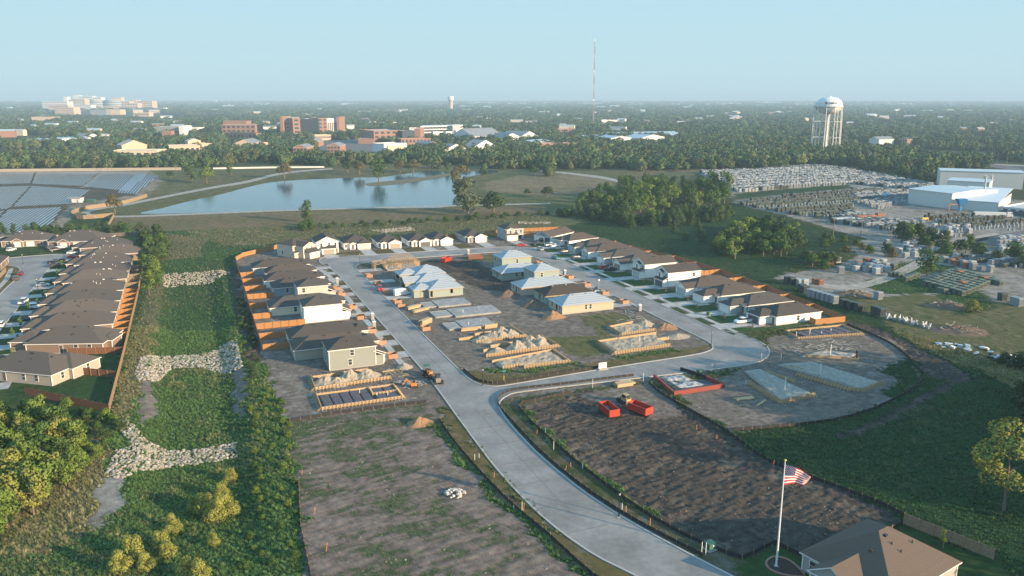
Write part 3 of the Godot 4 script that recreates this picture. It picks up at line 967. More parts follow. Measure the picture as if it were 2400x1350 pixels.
func row_house(label: String, b: float, kind: String, wall: Material, opt := {}) -> Node3D:
	# the narrow-lot houses of the right-hand row; garages face the street at a = 160
	var R: Material = [M.shingle, M.shingle_mid, M.shingle_dark][int(b) % 3]
	var vols := []
	var opens := []
	if kind == "hip":
		vols = [[164.2, 181.5, b - 2.4, b + 8.2, 2.9, "hip"], [159.8, 167.5, b, b + 6.4, 2.75, "hip"]]
		opens = [["g", 1, "l", b + 3.1, 0, 4.9, 2.2], ["w", 0, "n", 172.6, 0.9, 0.95, 1.5], ["d", 0, "l", b - 1.0, 0.25, 1.0, 2.1], ["w", 0, "l", b + 7.4, 0.9, .8, 1.4], ["w", 0, "r", b + 2, 0.9, 1.6, 1.4]]
	elif kind == "gable":
		vols = [[163.6, 182.5, b - 0.6, b + 10.2, 2.9, "hip"], [159.8, 170.0, b, b + 6.2, 2.75, "ga"]]
		opens = [["g", 1, "l", b + 3.1, 0, 4.9, 2.2], ["w", 0, "n", 176.0, 0.9, 1.0, 1.5], ["d", 0, "l", b + 8.0, 0.25, 1.0, 2.1], ["w", 0, "l", b + 9.4, 0.9, .8, 1.4], ["w", 0, "r", b + 4, 0.9, 1.6, 1.4]]
	elif kind == "porch":
		vols = [[164.6, 182.5, b - 2.2, b + 8.4, 2.9, "hip"], [159.2, 169.0, b, b + 6.2, 2.75, "hip"], [163.6, 168.0, b - 1.9, b + 0.2, 2.7, "ga"]]
		opens = [["g", 1, "l", b + 3.1, 0, 4.9, 2.2], ["w", 0, "n", 175.0, 0.9, 0.95, 1.5], ["d", 2, "l", b - 0.9, 0.25, 1.0, 2.1], ["w", 0, "r", b + 3, 0.9, 1.6, 1.4]]
	else:
		vols = [[161.4, 175.5, b - 0.2, b + 8.8, 5.5, "ga"], [159.4, 162.2, b, b + 5.8, 2.75, "sl"], [160.4, 164.0, b + 2.2, b + 6.0, 5.3, "ga"]]
		opens = [["g", 1, "l", b + 2.9, 0, 4.9, 2.2], ["w", 0, "l", b + 1.2, 3.3, .9, 1.5], ["w", 2, "l", b + 4.1, 3.4, .95, 1.5], ["w", 0, "l", b + 7.4, 3.3, .9, 1.5], ["w", 0, "n", 172.6, 3.4, 1.0, 1.4], ["d", 0, "l", b + 7.2, 0.25, 1.0, 2.1], ["w", 0, "r", b + 3, 3.3, 1.4, 1.4]]
	var h := house("row_house", label, "houses of the right-hand row", Vector2.ZERO, 22.0, vols, opens, wall, R, opt)
	var cond := MB.new()
	cond.box(Vector3(-.4, 0, -.4), Vector3(.4, .75, .4))
	return h

func sheathed(label: String, vols: Array, opens: Array, walls: Array, roofm: Material, seams := true) -> Node3D:
	var opt := {"walls": walls, "bare": true, "trim": M.lumber, "vents": 2, "ventm": M.vent}
	if seams:
		opt.seams = true
	return house("unfinished_house", label, "houses under construction in the middle block", Vector2.ZERO, 22.0, vols, opens, walls[0], roofm, opt)

func left_house(label: String, vols: Array, opens: Array, wall: Material, opt := {}) -> Node3D:
	return house("estate_house", label, "houses of the new left-hand row", Vector2.ZERO, 22.0, vols, opens, wall, [M.shingle_dark, M.shingle_mid, M.shingle][hash(label) % 3], opt)

func far_house(label: String, a: float, b: float, wall: Material, garage: Material, kind := "g", wide := 10.2) -> Node3D:
	# garage at a .. a + 5.4, its door at b, facing the street below
	var vols := [[a - wide + 5.6, a + 5.7, b + 2.2, b + 17.0, 2.9, "hip"], [a - 0.2, a + 5.7, b, b + 7.0, 2.75, "gb" if kind == "g" else "hip"], [a - 3.6, a - 1.0, b + 0.9, b + 4.5, 2.7, "gb"]]
	var opens := [["g", 1, "n", a + 2.75, 0, 4.7, 2.2], ["d", 2, "n", a - 2.3, 0.25, 1.0, 2.1], ["w", 0, "l", b + 8.0, 1.0, .9, 1.4], ["w", 0, "n", a - wide + 6.3, 0.9, .8, 1.4]]
	return house("far_house", label, "houses of the far row", Vector2.ZERO, 22.0, vols, opens, wall, M.shingle_dark, {"garage": garage, "gable": M.white_wall, "vents": 2})

func build_houses() -> void:
	# right-hand row, near to far
	row_house("white house with dark garage and white pickup, nearest of the right-hand row", 191.4, "hip", M.white_wall, {"garage": M.garage_dark})
	row_house("grey house with white garage and porch gable, second of the right-hand row", 205.3, "porch", M.grey_wall, {"garage": M.trim})
	row_house("white house with white garage and porch gable, third of the right-hand row", 219.8, "porch", M.white_wall, {"garage": M.trim})
	row_house("white one-storey house with gabled pale grey garage beside the nearer two-storey house", 231.2, "gable", M.white_wall, {"garage": M.garage_grey})
	row_house("white two-storey house with dark garage, nearer of the two in the right-hand row", 245.5, "two", M.white_wall, {"garage": M.garage_dark})
	row_house("white two-storey house with pale grey garage, farther of the two in the right-hand row", 261.9, "two", M.white_wall, {"garage": M.garage_grey})
	row_house("white one-storey house with gabled grey-brown garage and dark pickup on its drive", 277.6, "gable", M.white_wall, {"garage": M.garage_tan})
	row_house("grey house with gabled white garage, fifth from the right-hand row's far end", 292.0, "gable", M.grey_wall, {"garage": M.trim})
	row_house("white house with gabled grey garage, fourth from the right-hand row's far end", 306.0, "gable", M.white_wall, {"garage": M.garage_grey})
	row_house("grey house with hipped roof, third from the right-hand row's far end", 319.4, "hip", M.grey_wall, {"garage": M.garage_grey})
	house("row_house", "white house with open porch, second from the right-hand row's far end", "houses of the right-hand row", ab(162.5, 333.5), 34.0, [[1.5, 19.0, 0, 10.4, 2.9, "hip"], [0, 6.5, 4.4, 10.4, 2.75, "hip"]], [["g", 1, "l", 7.4, 0, 4.9, 2.2], ["o", 0, "l", 2.4, 0.25, 2.6, 2.2], ["w", 0, "n", 9, 0.9, 1, 1.5]], M.white_wall, M.shingle, {"garage": M.garage_grey})
	house("row_house", "white one-storey house with dark gabled garage at the corner of the far street", "houses of the right-hand row", ab(160.7, 347.5), 52.0, [[0, 19.5, 0, 9.6, 2.9, "ga"], [-.4, 6, 3.4, 9.6, 2.75, "ga"]], [["g", 0, "l", 2.7, 0, 4.6, 2.2], ["w", 0, "n", 8, 0.9, .9, 1.4], ["w", 0, "n", 11, 0.9, .9, 1.4]], M.white_wall, M.shingle, {"garage": M.garage_dark, "gable": M.grey_wall})

	# new row on the left, near to far
	left_house("sage green two-storey house, nearest of the new left-hand row", [[29.5, 41.5, 198, 206.8, 5.5, "hip"], [40.4, 44.2, 199.6, 206.4, 2.75, "sr"], [41.2, 43.6, 198.2, 199.8, 2.7, "sr"]], [["w", 0, "n", 35.4, 3.5, .95, 1.5], ["w", 0, "n", 34.8, 1.0, .95, 1.5], ["w", 0, "l", 201, 3.4, .9, 1.4], ["w", 0, "l", 204, 1.0, 1.4, 1.4], ["g", 1, "r", 203, 0, 4.9, 2.2], ["w", 0, "r", 202, 3.4, .9, 1.4]], M.sage_wall, {"vents": 4})
	left_house("tan one-storey house behind the nearest sage green two-storey house", [[22.3, 42.5, 209.7, 219.2, 2.9, "hip"], [40, 45, 211, 217.5, 2.75, "hip"]], [["g", 1, "r", 214.2, 0, 4.9, 2.2], ["w", 0, "l", 214, .9, 1.4, 1.4]], M.tan_wall)
	left_house("cream one-storey house between the tan house and a wide empty back yard", [[22.6, 42.2, 220.8, 231.2, 2.9, "hip"], [40, 44.6, 222.5, 229, 2.75, "hip"]], [["g", 1, "r", 225.6, 0, 4.9, 2.2], ["w", 0, "l", 226, .9, 1.4, 1.4]], M.cream_wall)
	left_house("bright white two-storey house of the new left-hand row", [[29.8, 41.4, 245.5, 254.5, 5.5, "hip"], [40.4, 44.2, 247, 253.6, 2.75, "sr"], [41.2, 43.6, 245.7, 247.2, 2.7, "sr"]], [["w", 0, "l", 248, 3.4, .9, 1.4], ["w", 0, "l", 251, 1.0, 1.4, 1.4], ["g", 1, "r", 250.4, 0, 4.9, 2.2]], M.white_wall, {"vents": 4})
	left_house("cream one-storey house behind the bright white two-storey house", [[20.8, 42.4, 258, 268.2, 2.9, "hip"], [40, 44.8, 260, 266.4, 2.75, "hip"]], [["w", 0, "n", 28.6, 1.0, .95, 1.5], ["g", 1, "r", 263, 0, 4.9, 2.2], ["w", 0, "l", 263, .9, 1.4, 1.4]], M.cream_wall)
	left_house("pale sage two-storey house in the middle of the new left-hand row", [[31.5, 41.5, 273, 282, 5.5, "hip"], [40.4, 44.2, 274.4, 281, 2.75, "sr"]], [["w", 0, "n", 33.4, 3.5, .95, 1.5], ["w", 0, "l", 278, 3.4, .9, 1.4], ["g", 1, "r", 277.6, 0, 4.9, 2.2]], M.sage_light)
	left_house("blue-grey one-storey house behind the pale sage two-storey house", [[24.5, 42.4, 286, 296, 2.9, "hip"], [40, 44.6, 287.6, 294, 2.75, "hip"]], [["w", 0, "n", 29.3, 1.0, .95, 1.5], ["g", 1, "r", 290.8, 0, 4.9, 2.2]], M.blue_wall)
	left_house("white one-storey house, third from the far end of the new left-hand row", [[23, 42.6, 299, 309, 2.9, "hip"], [40, 44.6, 300.6, 307, 2.75, "hip"]], [["g", 1, "r", 303.6, 0, 4.9, 2.2]], M.white_wall)
	left_house("white one-storey house, second from the far end of the new left-hand row", [[24.6, 42, 312.3, 321.6, 2.9, "hip"], [39, 43.6, 313.6, 320, 2.75, "hip"]], [["g", 1, "r", 316.8, 0, 4.9, 2.2]], M.white_wall)
	left_house("blue-grey one-storey house at the far end of the new left-hand row", [[20.8, 41, 324.6, 334.8, 2.9, "hip"], [38, 42.6, 326, 332.4, 2.75, "hip"]], [["w", 0, "n", 28.5, 1.3, .8, .8], ["g", 1, "r", 329, 0, 4.9, 2.2]], M.blue_wall)
	# the bend and the far row
	house("far_house", "tan two-storey house at the bend of the estate street", "houses of the far row", V(-104.1,-348.8), -32.0, [[0, 9.6, 0, 11.0, 5.4, "hip"], [6.4, 14.4, 1.6, 8.6, 5.2, "ga"], [13.2, 17.2, 2.6, 8.4, 2.75, "sr"], [9.4, 11.4, -.8, 1.8, 2.6, "gb"]], [["w", 1, "r", 3.6, 3.4, .9, 1.4], ["w", 1, "r", 6.6, 3.4, .9, 1.4], ["w", 1, "n", 8.8, 3.2, .9, 1.4], ["g", 2, "r", 5.5, 0, 4.7, 2.2], ["w", 0, "n", 3.0, 1.3, .9, 1.4]], M.beige_wall, M.shingle_dark, {"garage": M.cream_wall})
	house("far_house", "white two-storey house with tan garage at the left end of the far row", "houses of the far row", Vector2.ZERO, 22.0, [[50.6, 60.4, 359.6, 371.5, 5.5, "gb"], [52.8, 58.9, 357.6, 361, 2.75, "sn"], [50.8, 54.8, 358.9, 363, 5.3, "gb"]], [["g", 1, "n", 55.9, 0, 4.8, 2.2], ["w", 2, "n", 52.8, 3.4, .95, 1.5], ["w", 0, "n", 56.4, 3.4, .9, 1.5], ["w", 0, "n", 59.2, 3.4, .9, 1.5], ["w", 0, "l", 364, 3.4, .9, 1.4], ["w", 0, "l", 364, 1.0, .9, 1.4], ["d", 0, "n", 59.6, .25, .9, 2.1]], M.white_wall, M.shingle_dark, {"garage": M.garage_tan})
	far_house("white house with pale cream garage, second from the far row's left end", 70.4, 364.4, M.white_wall, M.cream_wall, "h", 11.6)
	far_house("white house with tan gabled garage, third from the far row's left end", 84.2, 361.0, M.white_wall, M.garage_tan)
	far_house("white house with dark slate garage in the middle of the far row", 98.6, 360.0, M.white_wall, M.garage_dark)
	far_house("white house with bright white garage gable in the far row", 109.0, 359.6, M.white_wall, M.trim, "g", 9.4)
	far_house("teal-grey house with bright white garage at the right end of the far row", 127.0, 361.4, M.blue_wall, M.trim)
	house("far_house", "grey two-storey house standing alone at the far end of the estate", "houses of the far row", Vector2.ZERO, 22.0, [[142.8, 152.2, 362, 373, 5.5, "hip"], [142.9, 148.6, 360, 363.5, 2.75, "sn"], [143.2, 147.0, 361, 366, 5.3, "gb"]], [["g", 1, "n", 145.7, 0, 4.7, 2.2], ["w", 2, "n", 145.1, 3.4, .95, 1.5], ["w", 0, "n", 148.4, 3.4, .95, 1.5], ["w", 0, "n", 151, 3.4, .95, 1.5], ["o", 0, "n", 150.4, .25, 2.2, 2.1], ["w", 0, "r", 367, 3.4, .9, 1.4]], M.grey_wall, M.shingle, {"garage": M.trim, "vents": 2})

	# unfinished houses, middle block, left side (near to far)
	var sg: Material = M.sheath
	sheathed("unfinished house with white roofing felt and green sheathing beside the white van", [[75, 87.4, 263, 273.4, 2.8, "hip"], [70, 77.0, 265, 272, 2.7, "hip"]], [["o", 0, "n", 83.2, 1.0, 1.0, 1.6], ["o", 0, "n", 75.8, .3, .9, 2.1], ["o", 1, "n", 72.4, .3, .12, 2.1], ["w", 0, "r", 268, 1, 1.2, 1.4]], [sg, sg], M.felt)
	sheathed("unfinished white-roofed house, middle of three on the middle block's left side", [[74, 88.2, 275.2, 286, 2.8, "hip"], [70, 76, 277, 284, 2.7, "ga"]], [["o", 1, "l", 280.4, .1, 4.8, 2.3], ["w", 0, "r", 280, 1, 1.2, 1.4]], [sg, sg], M.felt)
	sheathed("unfinished white-roofed house, farthest of three on the middle block's left side", [[77, 88.8, 288.6, 300, 2.8, "hip"], [71.6, 79, 291, 298.5, 2.7, "hip"]], [["o", 1, "l", 294.6, .1, 4.8, 2.3], ["w", 0, "r", 294, 1, 1.2, 1.4]], [sg, sg], M.felt)
	# right side
	sheathed("unfinished house with cream near wall and white roof beside the orange dirt heap", [[108.6, 127.4, 225.3, 235.8, 2.8, "hip"]], [["w", 0, "n", 117.2, 1.0, .85, 1.5], ["w", 0, "n", 118.8, 1.0, .85, 1.5], ["w", 0, "l", 227, 1.0, .9, 1.4], ["o", 0, "l", 229.6, .3, 1.0, 2.1], ["w", 0, "l", 233, 1.0, .9, 1.4]], [M.osb], M.felt)
	sheathed("unfinished house with dark brown shingles between two white-roofed ones", [[109.4, 127.5, 239.8, 250, 2.8, "hip"]], [["w", 0, "n", 114.0, 1.0, 1.0, 1.5], ["w", 0, "l", 242, 1.0, .9, 1.4], ["o", 0, "l", 245, .3, 1.0, 2.1]], [sg], M.shingle_new, false)
	sheathed("long unfinished white-roofed house with cream near wall behind the dark-shingled one", [[106.2, 127.4, 253.6, 263.4, 2.8, "hip"]], [["w", 0, "n", 116.0, 1.0, .9, 1.5], ["w", 0, "l", 256, 1.0, .9, 1.4], ["o", 0, "l", 258.6, .3, 1.0, 2.1], ["w", 0, "l", 261.4, 1.0, .9, 1.4]], [M.osb], M.felt)
	sheathed("unfinished two-storey house with white roof beside the blue portable toilet", [[116.4, 126.6, 265.8, 275.6, 5.4, "hip"], [125.6, 129, 267, 273, 2.7, "sr"]], [["w", 0, "n", 119.4, 3.4, .95, 1.5], ["w", 0, "l", 268, 1.0, .9, 1.4], ["w", 0, "l", 271, 1.0, .9, 1.4]], [sg, sg], M.felt)
	sheathed("unfinished one-storey house with white roof between the two unfinished two-storey ones", [[108.6, 127, 279.4, 289.4, 2.8, "hip"]], [["w", 0, "n", 117.2, 1.0, 1.0, 1.5], ["w", 0, "n", 114.8, 1.0, 1.0, 1.5], ["w", 0, "l", 282, 1.0, .9, 1.4], ["o", 0, "l", 284.4, .3, 1.0, 2.1], ["w", 0, "l", 287, 1.0, .9, 1.4]], [sg], M.felt)
	sheathed("unfinished two-storey house with white roof at the far end of the middle block", [[114.4, 127.2, 293.8, 303.4, 5.4, "hip"]], [["w", 0, "n", 121.0, 3.2, 1.0, 1.6], ["w", 0, "l", 296, 3.4, .9, 1.4], ["w", 0, "l", 301, 3.4, .9, 1.4], ["w", 0, "l", 298, 1.0, .9, 1.4]], [sg], M.felt)

	# the older street on the left
	house("brick_house", "pale brick house with brown hip roof in the nearest yard of the old street", "houses of the older left street", V(-111.8,-183.4), -14.0, [[-21, 0, 0, 12.4, 2.9, "hip"], [-9, 1.2, 5.5, 14.5, 2.85, "hip"], [-27, -18, 2, 9, 2.8, "hip"]], [["w", 0, "n", -4.4, .9, .9, 1.6], ["w", 0, "n", -8.2, .9, .9, 1.6], ["d", 0, "n", -14, .25, .9, 2.1], ["w", 0, "r", 3.4, .9, .9, 1.6], ["w", 1, "r", 10.5, .9, .9, 1.6]], M.brick_pale, M.shingle_old, {"vents": 6, "pitch": .5})
	house("brick_house", "brown brick house with two near windows, second of the old street", "houses of the older left street", V(-112.4,-209.6), 3.0, [[-20.5, 0, 0, 12.4, 2.9, "hip"], [-26, -18, 2.5, 10.5, 2.8, "hip"], [-2, 1.2, 3, 9, 2.8, "hip"]], [["w", 0, "n", -7.2, .9, 1.0, 1.6], ["w", 0, "n", -3.6, .9, 1.0, 1.6], ["d", 0, "n", -11.2, .25, .9, 2.1]], M.brick, M.shingle_old, {"vents": 6, "pitch": .52})
	var near := [257.0, 272.2, 287.6, 303.8, 323.2, 338.2, 358.0, 377.6, 399.0]
	var say := ["third", "fourth", "fifth", "sixth", "seventh", "eighth", "ninth", "tenth", "eleventh"]
	for i in near.size():
		var b: float = near[i]
		var ra := -24.8 if i < 7 else (-22.0 if i == 7 else -27.0)
		house("brick_house", "brown hip-roofed brick house, %s from the near end of the old street" % say[i], "houses of the older left street", Vector2.ZERO, 22.0, [[ra - 20.6, ra, b, b + 12.6, 2.9, "hip"], [ra - 24.0, ra - 17, b + 4.0, b + 11, 2.8, "hip"]], [["w", 0, "n", ra - 5, .9, 1, 1.5], ["g", 1, "l", b + 7.5, 0, 4.6, 2.2], ["w", 0, "r", b + 4, .9, 1, 1.5], ["w", 0, "r", b + 9, .9, 1.4, 1.5]], M.brick, [M.shingle_old, M.shingle_mid, M.shingle_pale][(i * 2) % 3], {"vents": 6, "pitch": .5, "ventm": M.trim if i > 2 else M.dark, "garage": M.trim})
	house("brick_house", "brown brick house with white garage facing down the old street's end", "houses of the older left street", ab(-84.0, 433.0), 12.0, [[0, 19.5, 0, 14.5, 2.9, "hip"], [4.5, 9.5, -1.2, 4, 2.8, "gb"]], [["g", 0, "n", 12.2, 0, 3.2, 2.2], ["w", 0, "n", 2.2, .9, 1, 1.4], ["w", 0, "n", 17, .9, 1, 1.4], ["g", 1, "n", 7, 0, 2.8, 2.2]], M.brick, M.shingle_old, {"vents": 4, "pitch": .5, "garage": M.trim, "ventm": M.trim})
	house("brick_house", "brown brick house with twin white garage doors at the head of the old street", "houses of the older left street", ab(-61.0, 421.5), 6.0, [[-3, 21, 1.5, 17.5, 2.9, "hip"], [1.8, 7, 0, 5, 2.8, "gb"]], [["g", 1, "n", 4.4, 0, 2.8, 2.2], ["g", 0, "n", 9.6, 0, 2.8, 2.2], ["d", 0, "n", 13.4, .25, 1, 2.1], ["w", 0, "n", 17, .9, 1, 1.4]], M.brick, M.shingle_old, {"vents": 4, "pitch": .5, "garage": M.trim, "ventm": M.trim})
	house("brick_house", "brown-roofed brick house cut by the picture's left edge behind the grassy lawn", "houses of the older left street", ab(-106.0, 440.0), 12.0, [[0, 18, 0, 13.5, 2.9, "hip"]], [["w", 0, "n", 14, .9, 1, 1.4]], M.brick, M.shingle_old, {"vents": 3, "pitch": .5})
	house("brick_house", "brick house with dark roof on the outer side of the old street", "houses of the older left street", Vector2.ZERO, 22.0, [[-93, -74, 371, 389, 2.9, "hip"]], [["w", 0, "r", 376, .9, 1, 1.4], ["d", 0, "r", 385, .25, 1, 2.1], ["w", 0, "n", -80, .9, 1, 1.4]], M.brick, M.shingle_dark, {"vents": 3, "pitch": .5})
	# the house by the flag
	house("flag_house", "white brick house with brown shingle roof beside the flagpole", "", Vector2.ZERO, 34.0, [[94.6, 111, 49.4, 63.4, 3.0, "hip"], [91.6, 99, 53.4, 60.0, 2.95, "ga"], [92.4, 102, 43.6, 50.2, 2.9, "hip"]], [["w", 1, "l", 55.4, .8, 1.1, 1.7], ["w", 1, "l", 57.4, .8, 1.1, 1.7], ["w", 0, "l", 61.6, .8, 1.1, 1.5], ["w", 0, "n", 106, .8, 1.1, 1.5]], M.brick_white, M.shingle_brown, {"vents": 5, "pitch": .62})

# ---------------------------------------------------------------- fences
func fence_panel(l: float, h: float) -> Mesh:
	var key := "fence%.2f,%.2f" % [l, h]
	if not cache.has(key):
		var b := MB.new()
		var r := RandomNumberGenerator.new()
		r.seed = 5
		var k := maxi(2, roundi(l / 0.16))
		for i in k:
			var x := l * i / k
			var e := r.randf_range(-.006, .006)
			b.box(Vector3(x + 0.004, 0.03 + r.randf() * 0.02, -0.011 + e), Vector3(x + l / k - 0.004, h + r.randf_range(-.03, .02), 0.011 + e), false, true)
		for y in [0.25, h * 0.55, h - 0.2]:
			b.box(Vector3(0, y, 0.022), Vector3(l, y + 0.09, 0.06))
		cache[key] = b.mesh()
	return cache[key]

func fence(label: String, pts: Array, m: Material, h := 1.9, called := "wooden_fence", group := "", flip := false) -> Node3D:
	var o := thing(called, label, "fence", v3(pts[0]), 0.0, group)
	for i in pts.size() - 1:
		var p: Vector2 = pts[i + 1] if flip else pts[i]
		var q: Vector2 = pts[i] if flip else pts[i + 1]
		var n := maxi(1, roundi(p.distance_to(q) / 2.44))
		var l := p.distance_to(q) / n
		var d := (q - p).normalized()
		for k in n:
			var at := p + d * l * k
			var y := dip(at + d * l * 0.5)
			part(o, "panel", fence_panel(snappedf(l, 0.02), h), m, v3(at - pts[0], y), atan2(-d.y, d.x))
			part(o, "post", bmesh(0.1, h + 0.05, 0.1), M.post, v3(at - pts[0], y) + Vector3(-d.y, 0, d.x) * 0.09)
	return o

func build_fences() -> void:
	var g := "cedar fences of the new estate"
	fence("long orange cedar fence behind the new left-hand row", abp([15.0, 221.8, 15.2, 260, 15.5, 300, 15.8, 340, 16, 357.3, 19.7, 366.5, 35.5, 381, 47, 379]), M.cedar, 1.9, "cedar_fence", g, true)
	var dl := [[221.8, 29.0, "nearest the sage green house"], [233.4, 23.0, "beside the cream house's empty yard"], [244.4, 29.8, "before the bright white two-storey house"], [256.6, 21.0, "behind the bright white two-storey house"], [271.0, 31.5, "before the pale sage two-storey house"], [284.4, 24.6, "behind the pale sage two-storey house"], [297.6, 23.2, "before the third house from the far end"], [310.8, 24.8, "between the two far white houses"], [323.0, 21.0, "before the last blue-grey house"]]
	for d in dl:
		fence("orange cedar yard fence %s" % d[2], abp([15.2, d[0], d[1], d[0]]), M.cedar, 1.9, "cedar_fence", g)
	fence("cedar fence behind the far row of houses", abp([61.0, 376, 96, 378, 124.5, 378.5]), M.cedar_red, 1.9, "cedar_fence", g)
	fence("orange cedar fence left of the lone grey two-storey house", abp([146.0, 370.7, 143.7, 373.1, 138.8, 381.0, 160, 383.0]), M.cedar, 1.9, "cedar_fence", g)
	fence("orange cedar fence right of the lone grey two-storey house", abp([152.4, 370.5, 157, 369.1, 163.3, 365.4]), M.cedar, 1.9, "cedar_fence", g)
	fence("orange cedar fence meeting the far corner of the estate", abp([160, 383.0, 181.0, 380.4]), M.cedar, 1.9, "cedar_fence", g)
	fence("long cedar fence with outer rails behind the right-hand row", abp([181.0, 380.4, 183.5, 352, 186.5, 326, 190.5, 300, 194.0, 284, 194.2, 255, 192.4, 225, 190.2, 205, 186.8, 184.2]), M.cedar_red, 1.9, "cedar_fence", g, true)
	fence("orange cedar fence closing the nearest yard of the right-hand row", abp([186.8, 184.2, 175.8, 185.0, 176.2, 188.0]), M.cedar, 1.9, "cedar_fence", g)
	var say := ["first", "second", "third", "fourth", "fifth", "sixth", "seventh", "eighth", "ninth", "tenth"]
	var at := [200.6, 214.8, 228.6, 243.0, 258.0, 274.0, 288.6, 303.0, 316.6, 331.0]
	for i in at.size():
		var b: float = at[i]
		var back := 189.6 if b < 206 else (191.2 if b < 220 else (193.0 if b < 240 else (194.1 if b < 284 else (193.6 if b < 290 else (190.0 if b < 305 else 187.6)))))
		fence("cedar yard fence behind the right-hand row, %s from its near end" % say[i], abp([181.6 if i not in [4, 5] else 176, b, back, b]), M.cedar, 1.9, "cedar_fence", g)
	# old street
	var og := "weathered fences of the old street"
	fence("weathered brown back fence between the old street's yards and the channel", abp([-20.8, 188.2, -20.4, 230, -20.2, 300, -20.4, 360]), M.cedar_old, 1.9, "yard_fence", og)
	fence("reddish brown fence across the nearest old yard's end", [ab(-20.8, 188.2), V(-105.6,-173.6), V(-115.0,-177.7)], M.cedar_brown, 1.9, "yard_fence", og)
	fence("reddish brown fence from the pale brick house to the channel side", fl([-111.1,-192.4,-99.1,-189.2]), M.cedar_brown, 1.9, "yard_fence", og)
	fence("reddish brown fence between the two nearest old street houses", fl([-121.2,-207.7,-106.5,-209.2]), M.cedar_brown, 1.9, "yard_fence", og)
	for i in 15:
		var b: float = [249.5, 255.0, 262.8, 270.6, 278.4, 285.6, 293.8, 301.8, 310.0, 320.0, 329.6, 336.0, 346.0, 355.0, 375.0][i]
		fence("tan yard fence of the old street, %s from its near end" % nth(i).get_slice(" ", 0), abp([-25.0, b, -20.4, b]), M.cedar if i < 9 else M.cedar_old, 1.9, "yard_fence", og)
	fence("tan wooden fence beside the old street's far sidewalk", abp([-71.4, 369, -71.2, 352, -71.6, 330, -72, 318]), M.cedar_old, 1.9, "yard_fence", og)
	fence("tan fence across the yard beyond the old street", abp([-92, 352, -71.3, 352]), M.cedar_old, 1.9, "yard_fence", og)
	fence("grey fence behind the houses at the old street's head", abp([-110, 458, -60, 449, -30, 446, -21, 440]), M.cedar_grey, 1.9, "yard_fence", og)
	fence("curved tan fence around the pond's near end", smooth_line(fl([-259.8,-567.8,-257.8,-534.3,-263.8,-514.7,-268.8,-500.4,-267.1,-483.1,-259.9,-468.7,-249.0,-460.1,-236.0,-470.5]), 3), M.cedar_old, 2.4, "pond_fence")
	fence("tan fence running down from the pond corner", fl([-236.0,-470.5,-217.2,-424.2]), M.cedar_old, 2.2, "pond_fence")
	fence("weathered plank fence beside the white brick house", fl([64.4,-118.7,68.8,-113.3,73.0,-108.2]), M.cedar_old, 2.0, "plank_fence")
	# long tan wall beyond the panel field
	solo("boundary_wall", band_mesh(fl([-609.4,-764.7,-491.8,-771.6,-410.6,-780.9,-325.3,-790.5]), 0.4, -0.1, 2.6), M.tan_wall, "long tan wall along the far side of the panel field", "wall")
	solo("white_fence", band_mesh(fl([-297.4,-800.3,-241.6,-812.9,-191.0,-818.0]), 0.2, 0, 1.5), M.trim, "long low white fence beyond the pond's far bank", "fence")

# ---------------------------------------------------------------- building site
func lumpy(pts: Array, y: float, amp: float, k: int, sd: int, skirt := 0.5) -> ArrayMesh:
	var f := fn(sd, 0.33, 3)
	var b := MB.new()
	var at := func(i: int, j: int) -> Vector3:
		var u := float(i) / k
		var v := float(j) / k
		var p: Vector2 = pts[0].lerp(pts[1], u).lerp(pts[3].lerp(pts[2], u), v)
		var edge := minf(minf(u, 1 - u), minf(v, 1 - v))
		return v3(p, y + amp * f.get_noise_2d(p.x, p.y) * smoothstep(0.0, 0.08, edge) - (skirt if edge <= 0.0 else 0.0))
	for i in k:
		for j in k:
			var p: Vector3 = at.call(i, j)
			b.quadout(p, at.call(i + 1, j), at.call(i + 1, j + 1), at.call(i, j + 1), p + Vector3.DOWN * 50)
	return b.mesh()

func heap_mesh(r: float, h: float, sd: int, long := 1.0) -> ArrayMesh:
	var f := fn(sd, 0.35, 3)
	var b := MB.new()
	var k := 26
	var rings := 9
	var at := func(i: int, j: int) -> Vector3:
		var t := float(j) / rings
		var a := TAU * (i % k) / k
		var w := 1.0 + 0.28 * f.get_noise_2d(cos(a) * 2.0, sin(a) * 2.0)
		var q := Vector2(cos(a) * long, sin(a)) * r * t * w
		return Vector3(q.x, maxf(-0.05, h * pow(1.0 - t, 1.15) * (1.0 + 0.35 * f.get_noise_2d(q.x * 2.0, q.y * 2.0)) - 0.05 * t), q.y)
	for j in rings:
		for i in k:
			var p: Vector3 = at.call(i, j)
			b.quadout(p, at.call(i + 1, j), at.call(i + 1, j + 1), at.call(i, j + 1), Vector3(0, -20, 0))
	return b.mesh()

func heap(label: String, at: Vector2, r: float, h: float, m: Material, sd: int, long := 1.0, called := "sand_heap", y := 0.0) -> void:
	solo(called, heap_mesh(r, h, sd, long), m, label, "heap", v3(at, y), deg_to_rad(22), "heaps on the building site")

